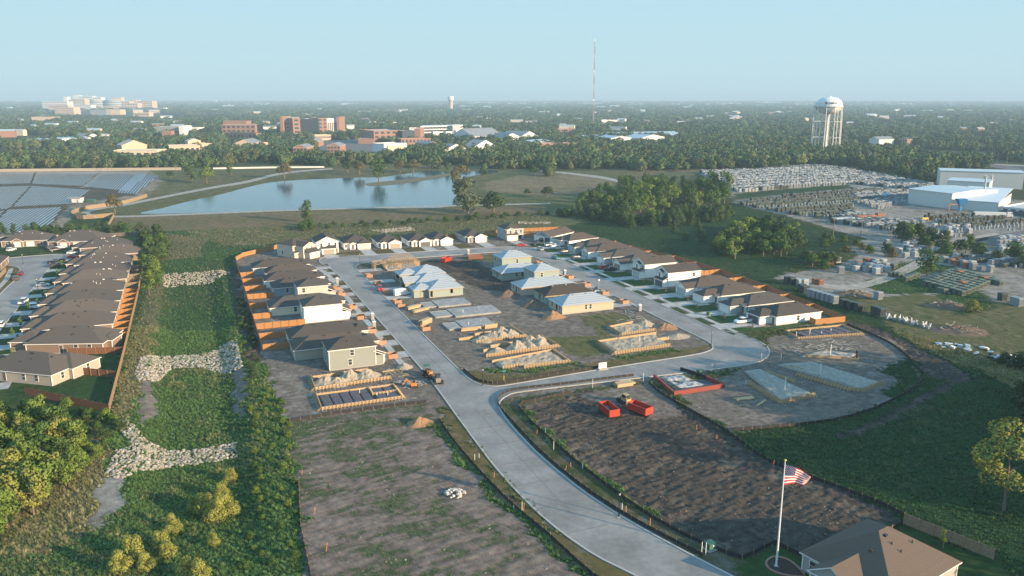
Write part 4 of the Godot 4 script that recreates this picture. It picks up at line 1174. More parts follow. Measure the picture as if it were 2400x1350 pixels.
# wooden formwork round a slab bed: open polyline sides in site coordinates
func formwork(label: String, sides: Array, h: float, fill: Array, fill_mat: Material, opt := {}) -> Node3D:
	var c := Vector2.ZERO
	for p in sides[0]:
		c += p
	c /= sides[0].size()
	var o := thing("slab_formwork", label, "formwork", v3(c), 0.0, "timber forms for house slabs")
	var br := MB.new()
	for pts in sides:
		for i in pts.size() - 1:
			var p: Vector2 = pts[i] - c
			var q: Vector2 = pts[i + 1] - c
			var b := MB.new()
			b.bar(v3(p, h * 0.5), v3(q, h * 0.5), 0.06, h)
			part(o, "form_board", b.mesh(), M.lumber)
			var n := maxi(2, roundi(p.distance_to(q) / 0.85))
			var d := (q - p).normalized()
			var out := Vector2(-d.y, d.x)
			if out.dot((p + q) * 0.5) < 0:
				out = -out
			for k in n + 1:
				var w := p + (q - p) * k / n
				br.bar(v3(w + out * 0.1, -0.05), v3(w + out * 0.1, h + 0.18), 0.08, 0.1)
				br.bar(v3(w + out * 0.12, h * 0.9), v3(w + out * 0.95, 0.02), 0.06, 0.1)
				br.bar(v3(w + out * 0.1, 0.1), v3(w + out * 1.0, 0.06), 0.06, 0.08)
	var pb := part(o, "braces", br.mesh(), M.lumber_pale)
	pb.set_meta("kind", "stuff")
	if fill:
		var f: Array = fill.map(func(p): return p - c)
		part(o, "fill", lumpy(f, opt.get("y", h * 0.75), opt.get("amp", 0.25), opt.get("k", 26), hash(label) % 97), fill_mat)
	return o

func pipes(o: Node3D, spots: Array, tall := 1.0) -> void:
	for s in spots:
		part(o, "pipe", bmesh(0.14, s[2] * tall, 0.14), M.trim, v3(ab(s[0], s[1])) - o.position)

func void_cells(o: Node3D, a0: float, a1: float, b0: float, b1: float, na: int, nb: int, y: float) -> void:
	# the black-wrapped fill blocks of a waffle slab
	for i in na:
		for j in nb:
			var wa := (a1 - a0) / na
			var wb := (b1 - b0) / nb
			var m := MB.new()
			var x := wa * 0.44
			var z := wb * 0.45
			m.loft([[Vector3(-x, 0, -z), Vector3(x, 0, -z), Vector3(x, 0, z), Vector3(-x, 0, z)], [Vector3(-x, y * .8, -z), Vector3(x, y * .8, -z), Vector3(x, y * .8, z), Vector3(-x, y * .8, z)], [Vector3(-x * .8, y, -z * .8), Vector3(x * .8, y, -z * .8), Vector3(x * .8, y, z * .8), Vector3(-x * .8, y, z * .8)]])
			var key := "cell%.2f%.2f%.2f" % [wa, wb, y]
			if not cache.has(key):
				cache[key] = m.mesh()
			part(o, "wrapped_block", cache[key], M.plastic, v3(ab(a0 + wa * (i + .5), b0 + wb * (j + .5)), 0.02) - o.position, deg_to_rad(22))

func concrete_slab(label: String, rects: Array, rise: float) -> Node3D:
	var r0: Array = rects[0]
	var c := ab((r0[0] + r0[1]) / 2, (r0[2] + r0[3]) / 2)
	var o := thing("house_slab", label, "slab", v3(c), 0.0, "poured house slabs")
	for i in rects.size():
		var r: Array = rects[i]
		var h: float = rise if i == 0 else rise - 0.12
		part(o, "slab" if i == 0 else "garage_slab", slab_mesh(abp([r[0], r[2], r[1], r[2], r[1], r[3], r[0], r[3]]).map(func(p): return p - c), h, h + 0.1), M.slab)
		if i > 0:
			for e in [[r[0], r[2], r[1], r[2]], [r[0], r[3], r[1], r[3]]]:
				part(o, "edge_beam", band_mesh(abp(e).map(func(p): return p - c), 0.25, 0.0, rise - 0.02), M.slab)
	return o

func bin_box(label: String, at: Vector2, fill := true) -> void:
	# a site waste box nailed up from boards
	var o := thing("waste_box", label, "waste box", v3(at), deg_to_rad(22 + rng.randf_range(-8, 8)), "timber waste boxes at the kerbs")
	var w := 1.25
	part(o, "side", bmesh(2 * w, 1.25, 0.06), M.osb_red, Vector3(0, 0, w))
	part(o, "side", bmesh(2 * w, 1.25, 0.06), M.osb_red, Vector3(0, 0, -w))
	part(o, "side", bmesh(0.06, 1.25, 2 * w - .08), M.osb_red, Vector3(w, 0, 0))
	part(o, "side", bmesh(0.06, 1.25, 2 * w - .08), M.osb_red, Vector3(-w, 0, 0))
	if fill:
		part(o, "rubbish", lumpy([Vector2(-w + .05, -w + .05), Vector2(w - .05, -w + .05), Vector2(w - .05, w - .05), Vector2(-w + .05, w - .05)], 0.75, 0.9, 8, hash(label) % 50), M.rubbish)

func toilet(label: String, at: Vector2, m: Material, turn := 22.0) -> void:
	var o := thing("portable_toilet", label, "portable toilet", v3(at), deg_to_rad(turn), "portable toilets on the site")
	part(o, "base", bmesh(1.15, 0.15, 1.15), M.dark)
	var b := MB.new()
	b.loft([[Vector3(-.52, .15, -.52), Vector3(.52, .15, -.52), Vector3(.52, .15, .52), Vector3(-.52, .15, .52)], [Vector3(-.5, 2.1, -.5), Vector3(.5, 2.1, -.5), Vector3(.5, 2.1, .5), Vector3(-.5, 2.1, .5)]])
	part(o, "cabin", b.mesh(), m)
	var r := MB.new()
	r.loft([[Vector3(-.58, 2.1, -.58), Vector3(.58, 2.1, -.58), Vector3(.58, 2.1, .58), Vector3(-.58, 2.1, .58)], [Vector3(-.4, 2.35, -.5), Vector3(.4, 2.35, -.5), Vector3(.4, 2.35, .5), Vector3(-.4, 2.35, .5)]])
	part(o, "roof", r.mesh(), M.trim)
	part(o, "door", bmesh(0.75, 1.8, 0.05), M.vent, Vector3(0, .2, .53))
	part(o, "vent_pipe", bmesh(.1, .5, .1), M.trim, Vector3(.35, 2.1, -.35))

func lamp(label: String, at: Vector2, h := 4.6) -> void:
	var o := thing("street_lamp", label, "street lamp", v3(at), 0.0, "black post lamps")
	var b := MB.new()
	b.tube(Vector3(0, 0, 0), Vector3(0, .7, 0), .16, .11)
	b.tube(Vector3(0, .7, 0), Vector3(0, h - .7, 0), .075, .055)
	part(o, "post", b.mesh(), M.black)
	var l := MB.new()
	l.tube(Vector3(0, h - .65, 0), Vector3(0, h - .2, 0), .12, .2, 6)
	part(o, "lantern", l.mesh(), M.lantern)
	var c := MB.new()
	c.tube(Vector3(0, h - .7, 0), Vector3(0, h - .62, 0), .17, .17, 6)
	c.tube(Vector3(0, h - .2, 0), Vector3(0, h + .05, 0), .27, .05, 6)
	part(o, "cap", c.mesh(), M.black)
	part(o, "footing", bmesh(.5, .12, .5), M.concrete)

func dumpster(label: String, at: Vector2, turn: float, m: Material, l := 6.6) -> void:
	var o := thing("dumpster", label, "dumpster", v3(at), deg_to_rad(turn), "roll-off dumpsters")
	for s in [-1, 1]:
		part(o, "side", bmesh(l, 1.55, .08), m, Vector3(0, .2, 1.2 * s))
		part(o, "end", bmesh(.08, 1.55, 2.32), m, Vector3((l / 2 - .04) * s, .2, 0))
		part(o, "rail", bmesh(l + .1, .12, .16), m, Vector3(0, 1.7, 1.2 * s))
		var rb := MB.new()
		for k in 9:
			rb.box(Vector3(-l / 2 + .3 + k * (l - .6) / 8 - .05, .25, (1.24 if s > 0 else -1.36)), Vector3(-l / 2 + .3 + k * (l - .6) / 8 + .05, 1.7, (1.36 if s > 0 else -1.24)))
		var p := part(o, "ribs", rb.mesh(), m)
		p.set_meta("kind", "stuff")
		part(o, "end_rail", bmesh(.16, .12, 2.5), m, Vector3(l / 2 * s, 1.7, 0))
	part(o, "floor", bmesh(l - .1, .1, 2.3), M.dark, Vector3(0, .2, 0))
	part(o, "skid", bmesh(l, .2, .2), M.dark, Vector3(0, 0, .6))
	part(o, "skid", bmesh(l, .2, .2), M.dark, Vector3(0, 0, -.6))
	part(o, "rubbish", lumpy([Vector2(-l / 2 + .1, -1.1), Vector2(l / 2 - .1, -1.1), Vector2(l / 2 - .1, 1.1), Vector2(-l / 2 + .1, 1.1)], 0.75, 0.7, 12, 3, .3), M.rubbish_dark)

func silt(label: String, pts: Array) -> void:
	var o := thing("silt_fence", label, "silt fence", v3(pts[0]), 0.0, "black silt fences")
	var q: Array = pts.map(func(p): return p - pts[0])
	part(o, "fabric", band_mesh(q, 0.05, -0.1, 0.62), M.black_cloth)
	var st := MB.new()
	for i in q.size() - 1:
		var n := maxi(1, roundi((q[i] as Vector2).distance_to(q[i + 1]) / 2.2))
		for k in n:
			var w: Vector2 = q[i].lerp(q[i + 1], float(k) / n)
			st.box(v3(w, -0.1) - Vector3(.04, 0, .04), v3(w, .78) + Vector3(.04, 0, .04))
	part(o, "stakes", st.mesh(), M.post).set_meta("kind", "stuff")

func marker(called: String, label: String, at: Vector2, h: float, m: Material, lean := 0.0) -> void:
	var b := MB.new()
	b.loft([[Vector3(-.05, -.05, -.03), Vector3(.05, -.05, -.03), Vector3(.05, -.05, .03), Vector3(-.05, -.05, .03)], [Vector3(-.05 + lean, h, -.03), Vector3(.05 + lean, h, -.03), Vector3(.05 + lean, h, .03), Vector3(-.05 + lean, h, .03)]])
	solo(called, b.mesh(), m, label, "stake", v3(at, dip(at)), 0.0, "survey stakes and markers")

func lumber(label: String, at: Vector2, turn: float, l: float, w: float, h: float, called := "lumber_stack", k := 5) -> void:
	var o := thing(called, label, "lumber", v3(at), deg_to_rad(turn), "lumber lying on the site")
	for i in k:
		for j in 2:
			part(o, "plank", bmesh(l * rng.randf_range(.8, 1.0), h / 2.1, w / k * .92), M.lumber_pale if rng.randf() < .5 else M.lumber, Vector3(rng.randf_range(-.2, .2), .04 + j * h / 2, -w / 2 + w * (i + .5) / k), rng.randf_range(-.03, .03))
	part(o, "bearer", bmesh(.1, .05, w), M.lumber, Vector3(-l * .3, 0, 0))
	part(o, "bearer", bmesh(.1, .05, w), M.lumber, Vector3(l * .3, 0, 0))

func scatter_boards(label: String, at: Vector2, r: float, k: int, m: Material, called := "board_litter") -> void:
	var o := thing(called, label, "boards", v3(at), 0.0, "loose boards on the ground")
	for i in k:
		var d := Vector2.from_angle(rng.randf() * TAU) * r * sqrt(rng.randf())
		part(o, "board", bmesh(rng.randf_range(1.2, 3.6), .05, rng.randf_range(.1, .35)), m, v3(d, .01 + i * .004), rng.randf() * PI)

func frame_house() -> void:
	# the open timber skeleton
	var a0 := 72.0
	var a1 := 85.6
	var b0 := 313.0
	var b1 := 323.0
	var c := ab((a0 + a1) / 2, (b0 + b1) / 2)
	var o := thing("timber_frame_house", "open timber frame of a house with roof trusses", "house frame", v3(c), deg_to_rad(22), "houses under construction in the middle block")
	var w := (a1 - a0) / 2
	var d := (b1 - b0) / 2
	part(o, "slab", bmesh(2 * w + .2, .25, 2 * d + .2), M.slab)
	for side in [[Vector3(-w, 0, d), Vector3(w, 0, d)], [Vector3(-w, 0, -d), Vector3(w, 0, -d)], [Vector3(-w, 0, -d), Vector3(-w, 0, d)], [Vector3(w, 0, -d), Vector3(w, 0, d)], [Vector3(-w * .2, 0, -d), Vector3(-w * .2, 0, d)], [Vector3(-w, 0, 0), Vector3(w, 0, 0)]]:
		var p: Vector3 = side[0]
		var q: Vector3 = side[1]
		var n := roundi(p.distance_to(q) / 0.65)
		for k in n + 1:
			part(o, "stud", bmesh(.09, 2.6, .09), M.lumber_pale, p.lerp(q, float(k) / n) + Vector3(0, .25, 0))
		for y in [.25, 2.8]:
			var b := MB.new()
			b.bar(p + Vector3(0, y, 0), q + Vector3(0, y, 0), .14, .1)
			part(o, "plate", b.mesh(), M.lumber_pale)
		var br := MB.new()
		br.bar(p.lerp(q, .2) + Vector3(0, .3, .06), p.lerp(q, .45) + Vector3(0, 2.7, .06), .05, .12)
		part(o, "brace", br.mesh(), M.lumber_pale)
	var n := 15
	for k in n + 1:
		var x := lerpf(-w, w, float(k) / n)
		var rise := 3.0 * minf(1.0, minf(k, n - k) / 4.0 + 0.12)
		var t := MB.new()
		t.bar(Vector3(0, 2.9, -d - .4), Vector3(0, 2.9 + rise, -rise * .05), .06, .14)
		t.bar(Vector3(0, 2.9, d + .4), Vector3(0, 2.9 + rise, rise * .05), .06, .14)
		t.bar(Vector3(0, 2.9, -d), Vector3(0, 2.9, d), .06, .12)
		t.bar(Vector3(0, 2.9, -d * .35), Vector3(0, 2.9 + rise * .62, -d * .38), .05, .1)
		t.bar(Vector3(0, 2.9, d * .35), Vector3(0, 2.9 + rise * .62, d * .38), .05, .1)
		t.bar(Vector3(0, 2.9, 0), Vector3(0, 2.9 + rise, 0), .05, .1)
		part(o, "truss", t.mesh(), M.lumber_pale, Vector3(x, 0, 0))
	var po := MB.new()
	for z in [-3.5, -1.2, 1.2, 3.5]:
		part(o, "porch_post", bmesh(.14, 2.5, .14), M.lumber_pale, Vector3(-w - 4.6, 0, z))
		var b := MB.new()
		b.bar(Vector3(-w - 4.9, 2.5, z), Vector3(-w, 3.4, z), .08, .16)
		part(o, "rafter", b.mesh(), M.lumber_pale)
	for x in [-w - 4.6, -w - 2.3]:
		var b := MB.new()
		b.bar(Vector3(x, 2.55 if x < -w - 3 else 3.0, -3.8), Vector3(x, 2.55 if x < -w - 3 else 3.0, 3.8), .1, .16)
		part(o, "beam", b.mesh(), M.lumber_pale)

func build_site() -> void:
	frame_house()
	# middle block, left side: slabs then forms, far to near
	concrete_slab("grey poured slab nearest the white van", [[74, 85.5, 248.6, 257.5], [69.6, 73.6, 249.6, 256]], .5)
	var s2 := concrete_slab("long grey poured slab with pipe stubs, middle of three", [[75.4, 91, 234.6, 244.2], [69.2, 75.0, 236.4, 243]], .55)
	pipes(s2, [[79, 238, 1.6], [83, 237.5, .8], [85, 239.5, .8], [88, 241, .9], [86, 242.6, .8]])
	var s3 := concrete_slab("pale poured slab beside an orange stack of form panels", [[73.6, 84, 220.4, 230], [69, 73.2, 221.4, 228.5]], .5)
	pipes(s3, [[76, 223.6, 1.4], [81, 226.5, .8]])
	lumber("flat orange stack of form panels against the pale slab", ab(75.2, 219.4), 22, 6.4, .9, 1.0, "panel_stack", 4)
	lumber("short orange stack of form panels at the pale slab's end", ab(81.6, 219.4), 22, 4.6, .9, 1.2, "panel_stack", 4)
	var f := formwork("timber slab form with pale sand heaps, farthest of three by the left street", [abp([72.5, 206.6, 87.8, 207.0, 87.4, 217]), abp([74.5, 213.6, 80.5, 214.2]), abp([68.6, 210.6, 73, 210.9])], .8, abp([73, 207.2, 87.4, 207.4, 87, 216.4, 75, 214]), M.earth, {"y": .1, "amp": .15})
	for q in [[75.2, 208.6, 3.2, 1.4, "leftmost one"], [79.5, 211.2, 3.2, 1.7, "rear middle one"], [82.6, 213.2, 3.4, 2.3, "tallest at the back one"], [84.6, 210.0, 3.0, 2.0, "right end one"], [81.6, 209.6, 2.6, 1.7, "front middle one"]]:
		heap("sand heap in the farthest form by the left street, %s" % q[4], ab(q[0], q[1]), q[2], q[3], M.sand, int(q[0] * 7))
	f = formwork("timber slab form with tall sand heaps, middle of three by the left street", [abp([70.6, 193.4, 92.4, 194.4, 91.8, 204]), abp([74.6, 200.6, 81.5, 201.4]), abp([71.4, 197.6, 75.5, 198.2])], .9, abp([76, 194.4, 91.8, 195, 91.2, 203.4, 78, 202]), M.earth, {"y": .1, "amp": .15})
	for q in [[75.0, 196.2, 3.0, 1.6, "low leftmost one"], [81.4, 197.6, 3.6, 2.5, "tall second one"], [86.6, 200.6, 3.6, 2.6, "tallest at the back one"], [88.6, 197.2, 3.2, 2.3, "front right one"], [85.2, 196.6, 2.8, 1.8, "front middle one"], [89.4, 200.4, 3.0, 2.3, "right end one"]]:
		heap("sand heap in the middle form by the left street, %s" % q[4], ab(q[0], q[1]), q[2], q[3], M.sand, int(q[0] * 5))
	formwork("timber slab form with levelled sand at the street corner", [abp([70.4, 188.2, 89.4, 191.2, 89.4, 181.2, 76.6, 181.2]), abp([76, 183.2, 71.2, 182.8])], .8, abp([71, 183.6, 89, 181.8, 89, 190.6, 71, 187.6]), M.sand, {"y": .5, "amp": .35})
	# right side
	formwork("timber slab form with sand beside the earth bank on the right", [abp([115.0, 205.6, 114.8, 197.6, 126.6, 198.2]), abp([115.0, 205.6, 124.5, 207.6])], .8, abp([115.3, 198, 126, 198.6, 125, 206.8, 115.3, 205]), M.sand, {"y": .45, "amp": .3})
	heap("small pale sand heap beyond the right-hand form", ab(127.5, 205.0), 3.2, 1.7, M.sand, 31)
	var f5 := formwork("large timber slab form full of levelled sand on the right", [abp([104.6, 193.2, 104.0, 182.4, 122.0, 183.0]), abp([104.6, 193.2, 124.5, 194.2]), abp([121, 188.4, 125.5, 188.9])], .95, abp([104.6, 182.8, 122, 183.4, 124, 193.6, 105, 192.7]), M.sand, {"y": .6, "amp": .3})
	pipes(f5, [[115.5, 188.6, 2.6], [112, 187, .9], [118, 190, .9]])
	# bottom left
	formwork("timber slab form with four sand heaps below the sage house", [abp([24.2, 193.4, 24.0, 185.2, 42.6, 186.4]), abp([24.2, 193.4, 38.4, 194.2])], .8, abp([24.6, 185.6, 42, 186.8, 40, 193.4, 24.6, 192.8]), M.earth, {"y": .15, "amp": .15})
	for q in [[27.2, 189.4, 3.4, 2.2, "leftmost one"], [29.6, 187.4, 2.8, 1.8, "rear middle one"], [33.2, 190.6, 3.2, 2.4, "tallest at the back one"], [37.4, 189.6, 3.8, 2.3, "right end one"], [31.0, 188.2, 2.4, 1.4, "front middle one"]]:
		heap("heap of pale sand in the form below the sage house, %s" % q[4], ab(q[0], q[1]), q[2], q[3], M.sand, int(q[0] * 3))
	var fb := formwork("timber slab form filled with black-wrapped blocks at the lot's near end", [abp([23.6, 180.8, 23.4, 171.8, 41.8, 172.0, 41.8, 180.6, 23.6, 180.8]), abp([35.8, 180.4, 35.8, 176.4, 41.6, 176.4])], .75, [], null)
	void_cells(fb, 24.0, 35.4, 172.2, 180.4, 5, 3, .5)
	void_cells(fb, 36.2, 41.4, 176.8, 180.2, 2, 2, .45)
	void_cells(fb, 36.2, 41.4, 172.3, 176.0, 2, 1, .5)
	pipes(fb, [[33.2, 178.4, 1.4], [36.6, 175, 1.0], [39, 174.2, 1.2]])
	# round the right-hand bend
	var fc := formwork("timber form filled with dark-wrapped blocks beside the nearest right-hand house", [abp([162.4, 182.4, 160.6, 175.2, 181.2, 171.6, 182.6, 180.8, 162.4, 182.4])], .6, [], null)
	void_cells(fc, 163.6, 180.6, 174.6, 180.2, 6, 3, .4)
	pipes(fc, [[166.5, 177, 1.8], [170, 176, 1.2], [175, 177.5, 1.0], [162.4, 178, 1.3]])
	var fd := formwork("low sand bed with one plank form and a tall white pipe at the bend", [fl([80.0,-205.9,88.4,-204.4,92.4,-202.6])], .7, fl([77.5,-206.2,90.8,-204.8,95.0,-208.5,86.5,-211.5]), M.sand_grey, {"y": .2, "amp": .3})
	pipes(fd, [], 1.0)
	part(fd, "pipe", bmesh(.16, 3.2, .16), M.trim, v3(V(86.6,-207.0)) - fd.position)
	part(fd, "upright_panel", bmesh(.1, 2.0, .9), M.dark, v3(V(93.1,-205.5)) - fd.position)
	var fe := formwork("long grey sand bed with staked planks curving round the bend", [fl([72.0,-191.1,80.8,-180.5,83.7,-179.9,90.9,-185.2]), fl([72.1,-197.1,74.5,-194.4])], .8, fl([69.4,-199.1,83.5,-180.8,90.4,-184.9,79.2,-201.2]), M.sand_grey, {"y": .5, "amp": .45, "k": 34})
	part(fe, "pipe", bmesh(.16, 3.4, .16), M.trim, v3(V(77.6,-190.5)) - fe.position)
	var ff := formwork("broad grey sand bed with braced planks and a tall white pipe", [fl([58.1,-184.9,61.7,-172.2,71.0,-176.6]), fl([64.5,-192.4,69.4,-185.8])], .9, fl([59.2,-193.7,61.8,-173.0,70.7,-177.1,63.7,-195.0]), M.sand_grey, {"y": .6, "amp": .45, "k": 34})
	part(ff, "pipe", bmesh(.16, 3.6, .16), M.trim, v3(V(65.2,-179.9)) - ff.position)
	lumber("grey planks lying below the broad sand bed", V(54.2,-174.9), 15, 5, 1.2, .25, "plank_pile", 4)
	lumber("pale planks lying crosswise below the broad sand bed", V(57.3,-172.2), 50, 5, .5, .2, "plank_pile", 2)
	scatter_boards("pale boards strewn over the ground beyond the bend", V(89.2,-217.0), 6.5, 34, M.lumber_grey)
	scatter_boards("boards strewn over the ground below the wrapped-block form", V(94.6,-215.4), 4.5, 16, M.lumber_grey)
	scatter_boards("small boards strewn near the bend's kerb", V(79.1,-214.2), 5, 16, M.lumber_grey)
	scatter_boards("timber offcuts beside the sage house's lot", ab(45.5, 191), 4, 16, M.lumber)
	scatter_boards("broken timbers by the orange excavator", ab(46.2, 181.5), 3.6, 26, M.lumber_grey)
	scatter_boards("offcuts on the ground before the cream unfinished house", ab(127, 217), 6, 14, M.lumber_grey)
	# washout pit
	var pit := thing("washout_pit", "concrete washout pit with red plastic-wrapped walls", "washout pit", v3(V(43.6,-183.4)))
	var c := V(43.6,-183.4)
	var pm := fl([35.6,-189.2,38.1,-177.4,51.4,-182.6,48.5,-188.3])
	for i in 3:
		part(pit, "wall", band_mesh([pm[i] - c, pm[i + 1] - c], .5, -.1, 1.0), M.red_cloth)
	part(pit, "wall", band_mesh(fl([43.4,-195.0,47.3,-190.5,51.5,-183.1]).map(func(p): return p - c), .4, -.1, .9), M.black_cloth)
	part(pit, "lining", lumpy(fl([36.2,-188.6,38.7,-178.8,50.6,-183.1,48.3,-188.0]).map(func(p): return p - c), .12, .5, 20, 4), M.liner)
	part(pit, "slurry", lumpy(fl([37.0,-189.9,40.1,-181.4,47.2,-183.4,43.1,-191.1]).map(func(p): return p - c), .35, .6, 20, 9), M.slurry)
	# boxes, toilets, dumpsters
	var say := ["nearest", "second", "third", "fourth", "fifth", "sixth", "seventh"]
	var i2 := 0
	for b in [202.8, 216.2, 228.8, 244.9, 258.7, 278.2, 287.7]:
		bin_box("orange waste box at the kerb of the new left-hand row, %s" % ("nearest" if i2 == 0 else say[i2] + " from its near end"), ab(47.0, b)); i2 += 1
	i2 = 0
	for b in [225.0, 254.7, 260.1, 274.6, 290.1, 304.7]:
		bin_box("waste box on the middle block's left kerb, %s" % ("nearest" if i2 == 0 else say[i2] + " from its near end"), ab(62.6, b), i2 % 2 == 1); i2 += 1
	i2 = 0
	for b in [230.9, 244.8, 258.7, 273.2, 288.2, 302.5]:
		bin_box("waste box on the middle block's right kerb, %s" % ("nearest" if i2 == 0 else say[i2] + " from its near end"), ab(134.6, b)); i2 += 1
	toilet("grey portable toilet at the left kerb, nearer of two", ab(48.6, 232.5), M.vent)
	toilet("grey portable toilet at the left kerb, farther of two", ab(50.2, 242.0), M.vent)
	toilet("grey portable toilet near the left street's far end", ab(48.9, 297.5), M.vent)
	toilet("bright blue portable toilet on the middle block's right kerb", ab(134.8, 278.0), M.blue_plastic)
	toilet("grey portable toilet at the right street below the cream unfinished house", ab(134.0, 219.6), M.vent)
	toilet("grey portable toilet at the far street's inner kerb", ab(113.6, 333.6), M.vent)
	dumpster("red dumpster on the dark lot, left of the two", ab(82.3, 146.2), 110, M.red_paint, 5.6)
	dumpster("red dumpster beside the skid steer loader", ab(89.1, 144.2), 129, M.red_paint, 5.4)
	dumpster("closed red dumpster near the far street", ab(99.6, 322.4), 64, M.red_paint, 5.4)
	dumpster("rusty brown dumpster near the far street", ab(113.2, 322.8), 10, M.rust_paint, 6.6)
	# heaps of earth
	heap("orange-brown earth heap in front of the cream unfinished house", ab(104.6, 223.6), 3.6, 2.3, M.earth_orange, 12, 1.1, "earth_heap")
	heap("brown earth heap behind the dark-shingled unfinished house", ab(104.6, 240.0), 3.8, 1.9, M.earth, 13, 1.3, "earth_heap")
	heap("brown earth heap behind the long unfinished white-roofed house", ab(101.8, 256.4), 3.8, 2.0, M.earth, 14, 1.3, "earth_heap")
	heap("tan earth heap on the foreground lot near the street", V(-19.8,-160.8), 2.5, 1.5, M.earth_orange, 15, 1.2, "earth_heap")
	heap("small heap of pale gravel by the left kerb", ab(48.0, 193.6), 2.2, 1.2, M.sand, 16)
	var rb := thing("rubble_heap", "small heap of white rubble on the foreground lot", "heap", v3(V(-10.1,-128.9)))
	for i in 46:
		var d := Vector2.from_angle(rng.randf() * TAU) * 1.8 * sqrt(rng.randf())
		var st := part(rb, "stone", bmesh(rng.randf_range(.2, .55), rng.randf_range(.15, .35), rng.randf_range(.2, .5)), M.rubble, v3(d, .35 * (1.0 - d.length() / 1.9)), rng.randf() * TAU)
		st.rotation.z = rng.randf_range(-.5, .5)
	heap("low earth bank along the right form's street side", ab(131.5, 200.5), 4.0, 1.3, M.earth_orange, 18, 1.0, "earth_heap")
	heap("low clay heap beside the right form's corner", ab(129.5, 190.6), 3.0, .9, M.sand, 19, 1.4, "earth_heap")
	# lumber by the left street
	lumber("tilted stack of yellow truss timber on the middle block's left kerb", ab(64.6, 231.6), 60, 5.4, 1.6, 1.5, "lumber_stack", 6)
	lumber("stack of yellow lumber beside the second waste box", ab(66.0, 251.2), 50, 6.0, 1.4, 1.0, "lumber_stack", 5)
	lumber("bundle of orange planks beside the slabs", ab(67.2, 247.2), 48, 6.6, 1.8, .7, "lumber_stack", 5)
	lumber("planks stacked on pallets above the washout pit", V(27.3,-184.0), 22, 5.0, 2.2, .8, "lumber_stack", 5)
	lumber("pale planks lying beside the foreground form", ab(44.5, 192.2), 30, 6.0, .5, .25, "lumber_stack", 2)
	# stakes and markers
	var sp := [[-6.4, -143.6, .9, "white"], [-7.2, -142.6, 1.2, "white"], [-3.3, -135.1, 1.2, "orange"], [1.7, -122.6, 1.9, "white"], [1.9, -122.3, 1.9, "orange"], [0.3, -123.2, 1.0, "teal"], [5.2, -154.8, 1.0, "orange"], [7.0, -155.2, 1.2, "teal"], [8.3, -147.1, 1.9, "white"], [10.1, -138.3, .9, "orange"], [11.2, -139.7, .9, "orange"], [13.3, -138.4, 1.2, "teal"], [18.7, -123.2, 1.3, "white"], [19.2, -121.9, 1.6, "orange"], [22.5, -117.7, 1.6, "orange"], [29.2, -110.1, 1.9, "white"], [29.7, -109.6, 2.1, "white"], [-33.3, -122.1, 1.2, "orange"], [-28.7, -110.6, 1.5, "orange"], [-39.1, -136.5, .9, "orange"], [39.1, -157.4, 1.0, "orange"], [42.1, -152.6, .9, "orange"], [49.5, -139.5, 1.4, "orange"], [76.2, -165.9, 1.3, "orange"], [19.5, -182.3, 2.3, "white"], [32.4, -186.4, 2.3, "white"], [51.2, -194.1, 2.0, "white"], [57.2, -184.6, 1.2, "white"], [67.1, -204.4, 1.6, "white"], [72.1, -203.7, 1.8, "white"]]
	sp.sort_custom(func(p, q): return p[0] / -p[1] < q[0] / -q[1])
	var ix := 0
	for s in sp:
		ix += 1
		marker("survey_stake", "%s marker stake beside the streets and lots, %s of all the stakes" % [s[3], nth(ix - 1)], Vector2(s[0], s[1]), s[2], M["stake_" + s[3]], rng.randf_range(-.1, .25) if s[3] == "orange" else 0.0)
	# silt fences
	silt("black silt fence along the foreground lot's street side", smooth_line(abp([46.1, 156.3, 45.6, 141.3, 46.5, 119.1, 48.6, 103.9, 50.0, 92.0, 53, 80]), 3))
	silt("black silt fence along the entry street's right kerb", smooth_line(abp([100, 165.4, 80, 166.4, 69, 167.2, 64, 165.2, 61.2, 160, 60.4, 148, 60.0, 134, 60.6, 121.5, 62.0, 111, 64.4, 100.8, 67.9, 90.4]), 3))
	silt("black silt fence between the dark lot and its verge", smooth_line(abp([80.3, 160.7, 70, 159, 64.9, 156.7, 64.2, 136, 65.1, 118, 66.9, 103, 70, 93, 73.1, 87.5]), 2))
	silt("black silt fence across the dark lot's lower end", abp([73.1, 87.5, 80.6, 89.2, 82.5, 82.4]))
	silt("black silt fence along the dark lot's upper side", smooth_line(fl([33.6,-185.8,36.0,-176.3,44.9,-156.5,49.4,-142.3,58.4,-131.5,65.7,-121.2,59.8,-116.1]), 3))
	silt("black silt fence round the outside of the right-hand bend", smooth_line(fl([103.5,-237.3,107.3,-223.7,107.8,-211.5,105.5,-198.4,102.5,-188.0,86.2,-172.2,69.4,-161.8,46.7,-156.5]), 3))
	silt("black silt fence across the foreground lot's upper end", fl([-48.1,-161.5,-38.0,-166.4,-29.0,-169.6,-19.7,-172.8]))
	silt("black silt fence at the inner street corner", smooth_line(abp([61.6, 186, 62, 178, 64, 174.2, 68, 172.8, 80, 173.4, 95, 174.4]), 3))
	silt("black silt fence down the foreground lot's left side", fl([-38.9,-133.4,-34.3,-117.1,-29.5,-104.0]))
	# lamps
	lamp("black lamp post at the inner street corner beside the silt fence", ab(62.2, 172.9))
	lamp("black lamp post on the verge beside the entry street", ab(61.9, 105.5))
	lamp("black lamp post at the right-hand bend", ab(133.0, 178.9))
	lamp("black lamp post on the far street's inner kerb", ab(136.2, 333.0))
	lamp("black lamp post at the bend of the left street", ab(64.4, 331.2))
	lamp("black lamp post beside the old street's cars", ab(-54.4, 327.5))
	lamp("black lamp post at the old street's far bend", ab(-67.6, 383.0))
	# street name sign
	var sg := thing("street_sign", "green street name sign on a yellow post at the corner", "street sign", v3(ab(68.0, 173.6)))
	part(sg, "post", bmesh(.16, 1.6, .16), M.stake_yellow)
	part(sg, "upper_post", bmesh(.08, 2.6, .08), M.vent, Vector3(.0, .2, 0))
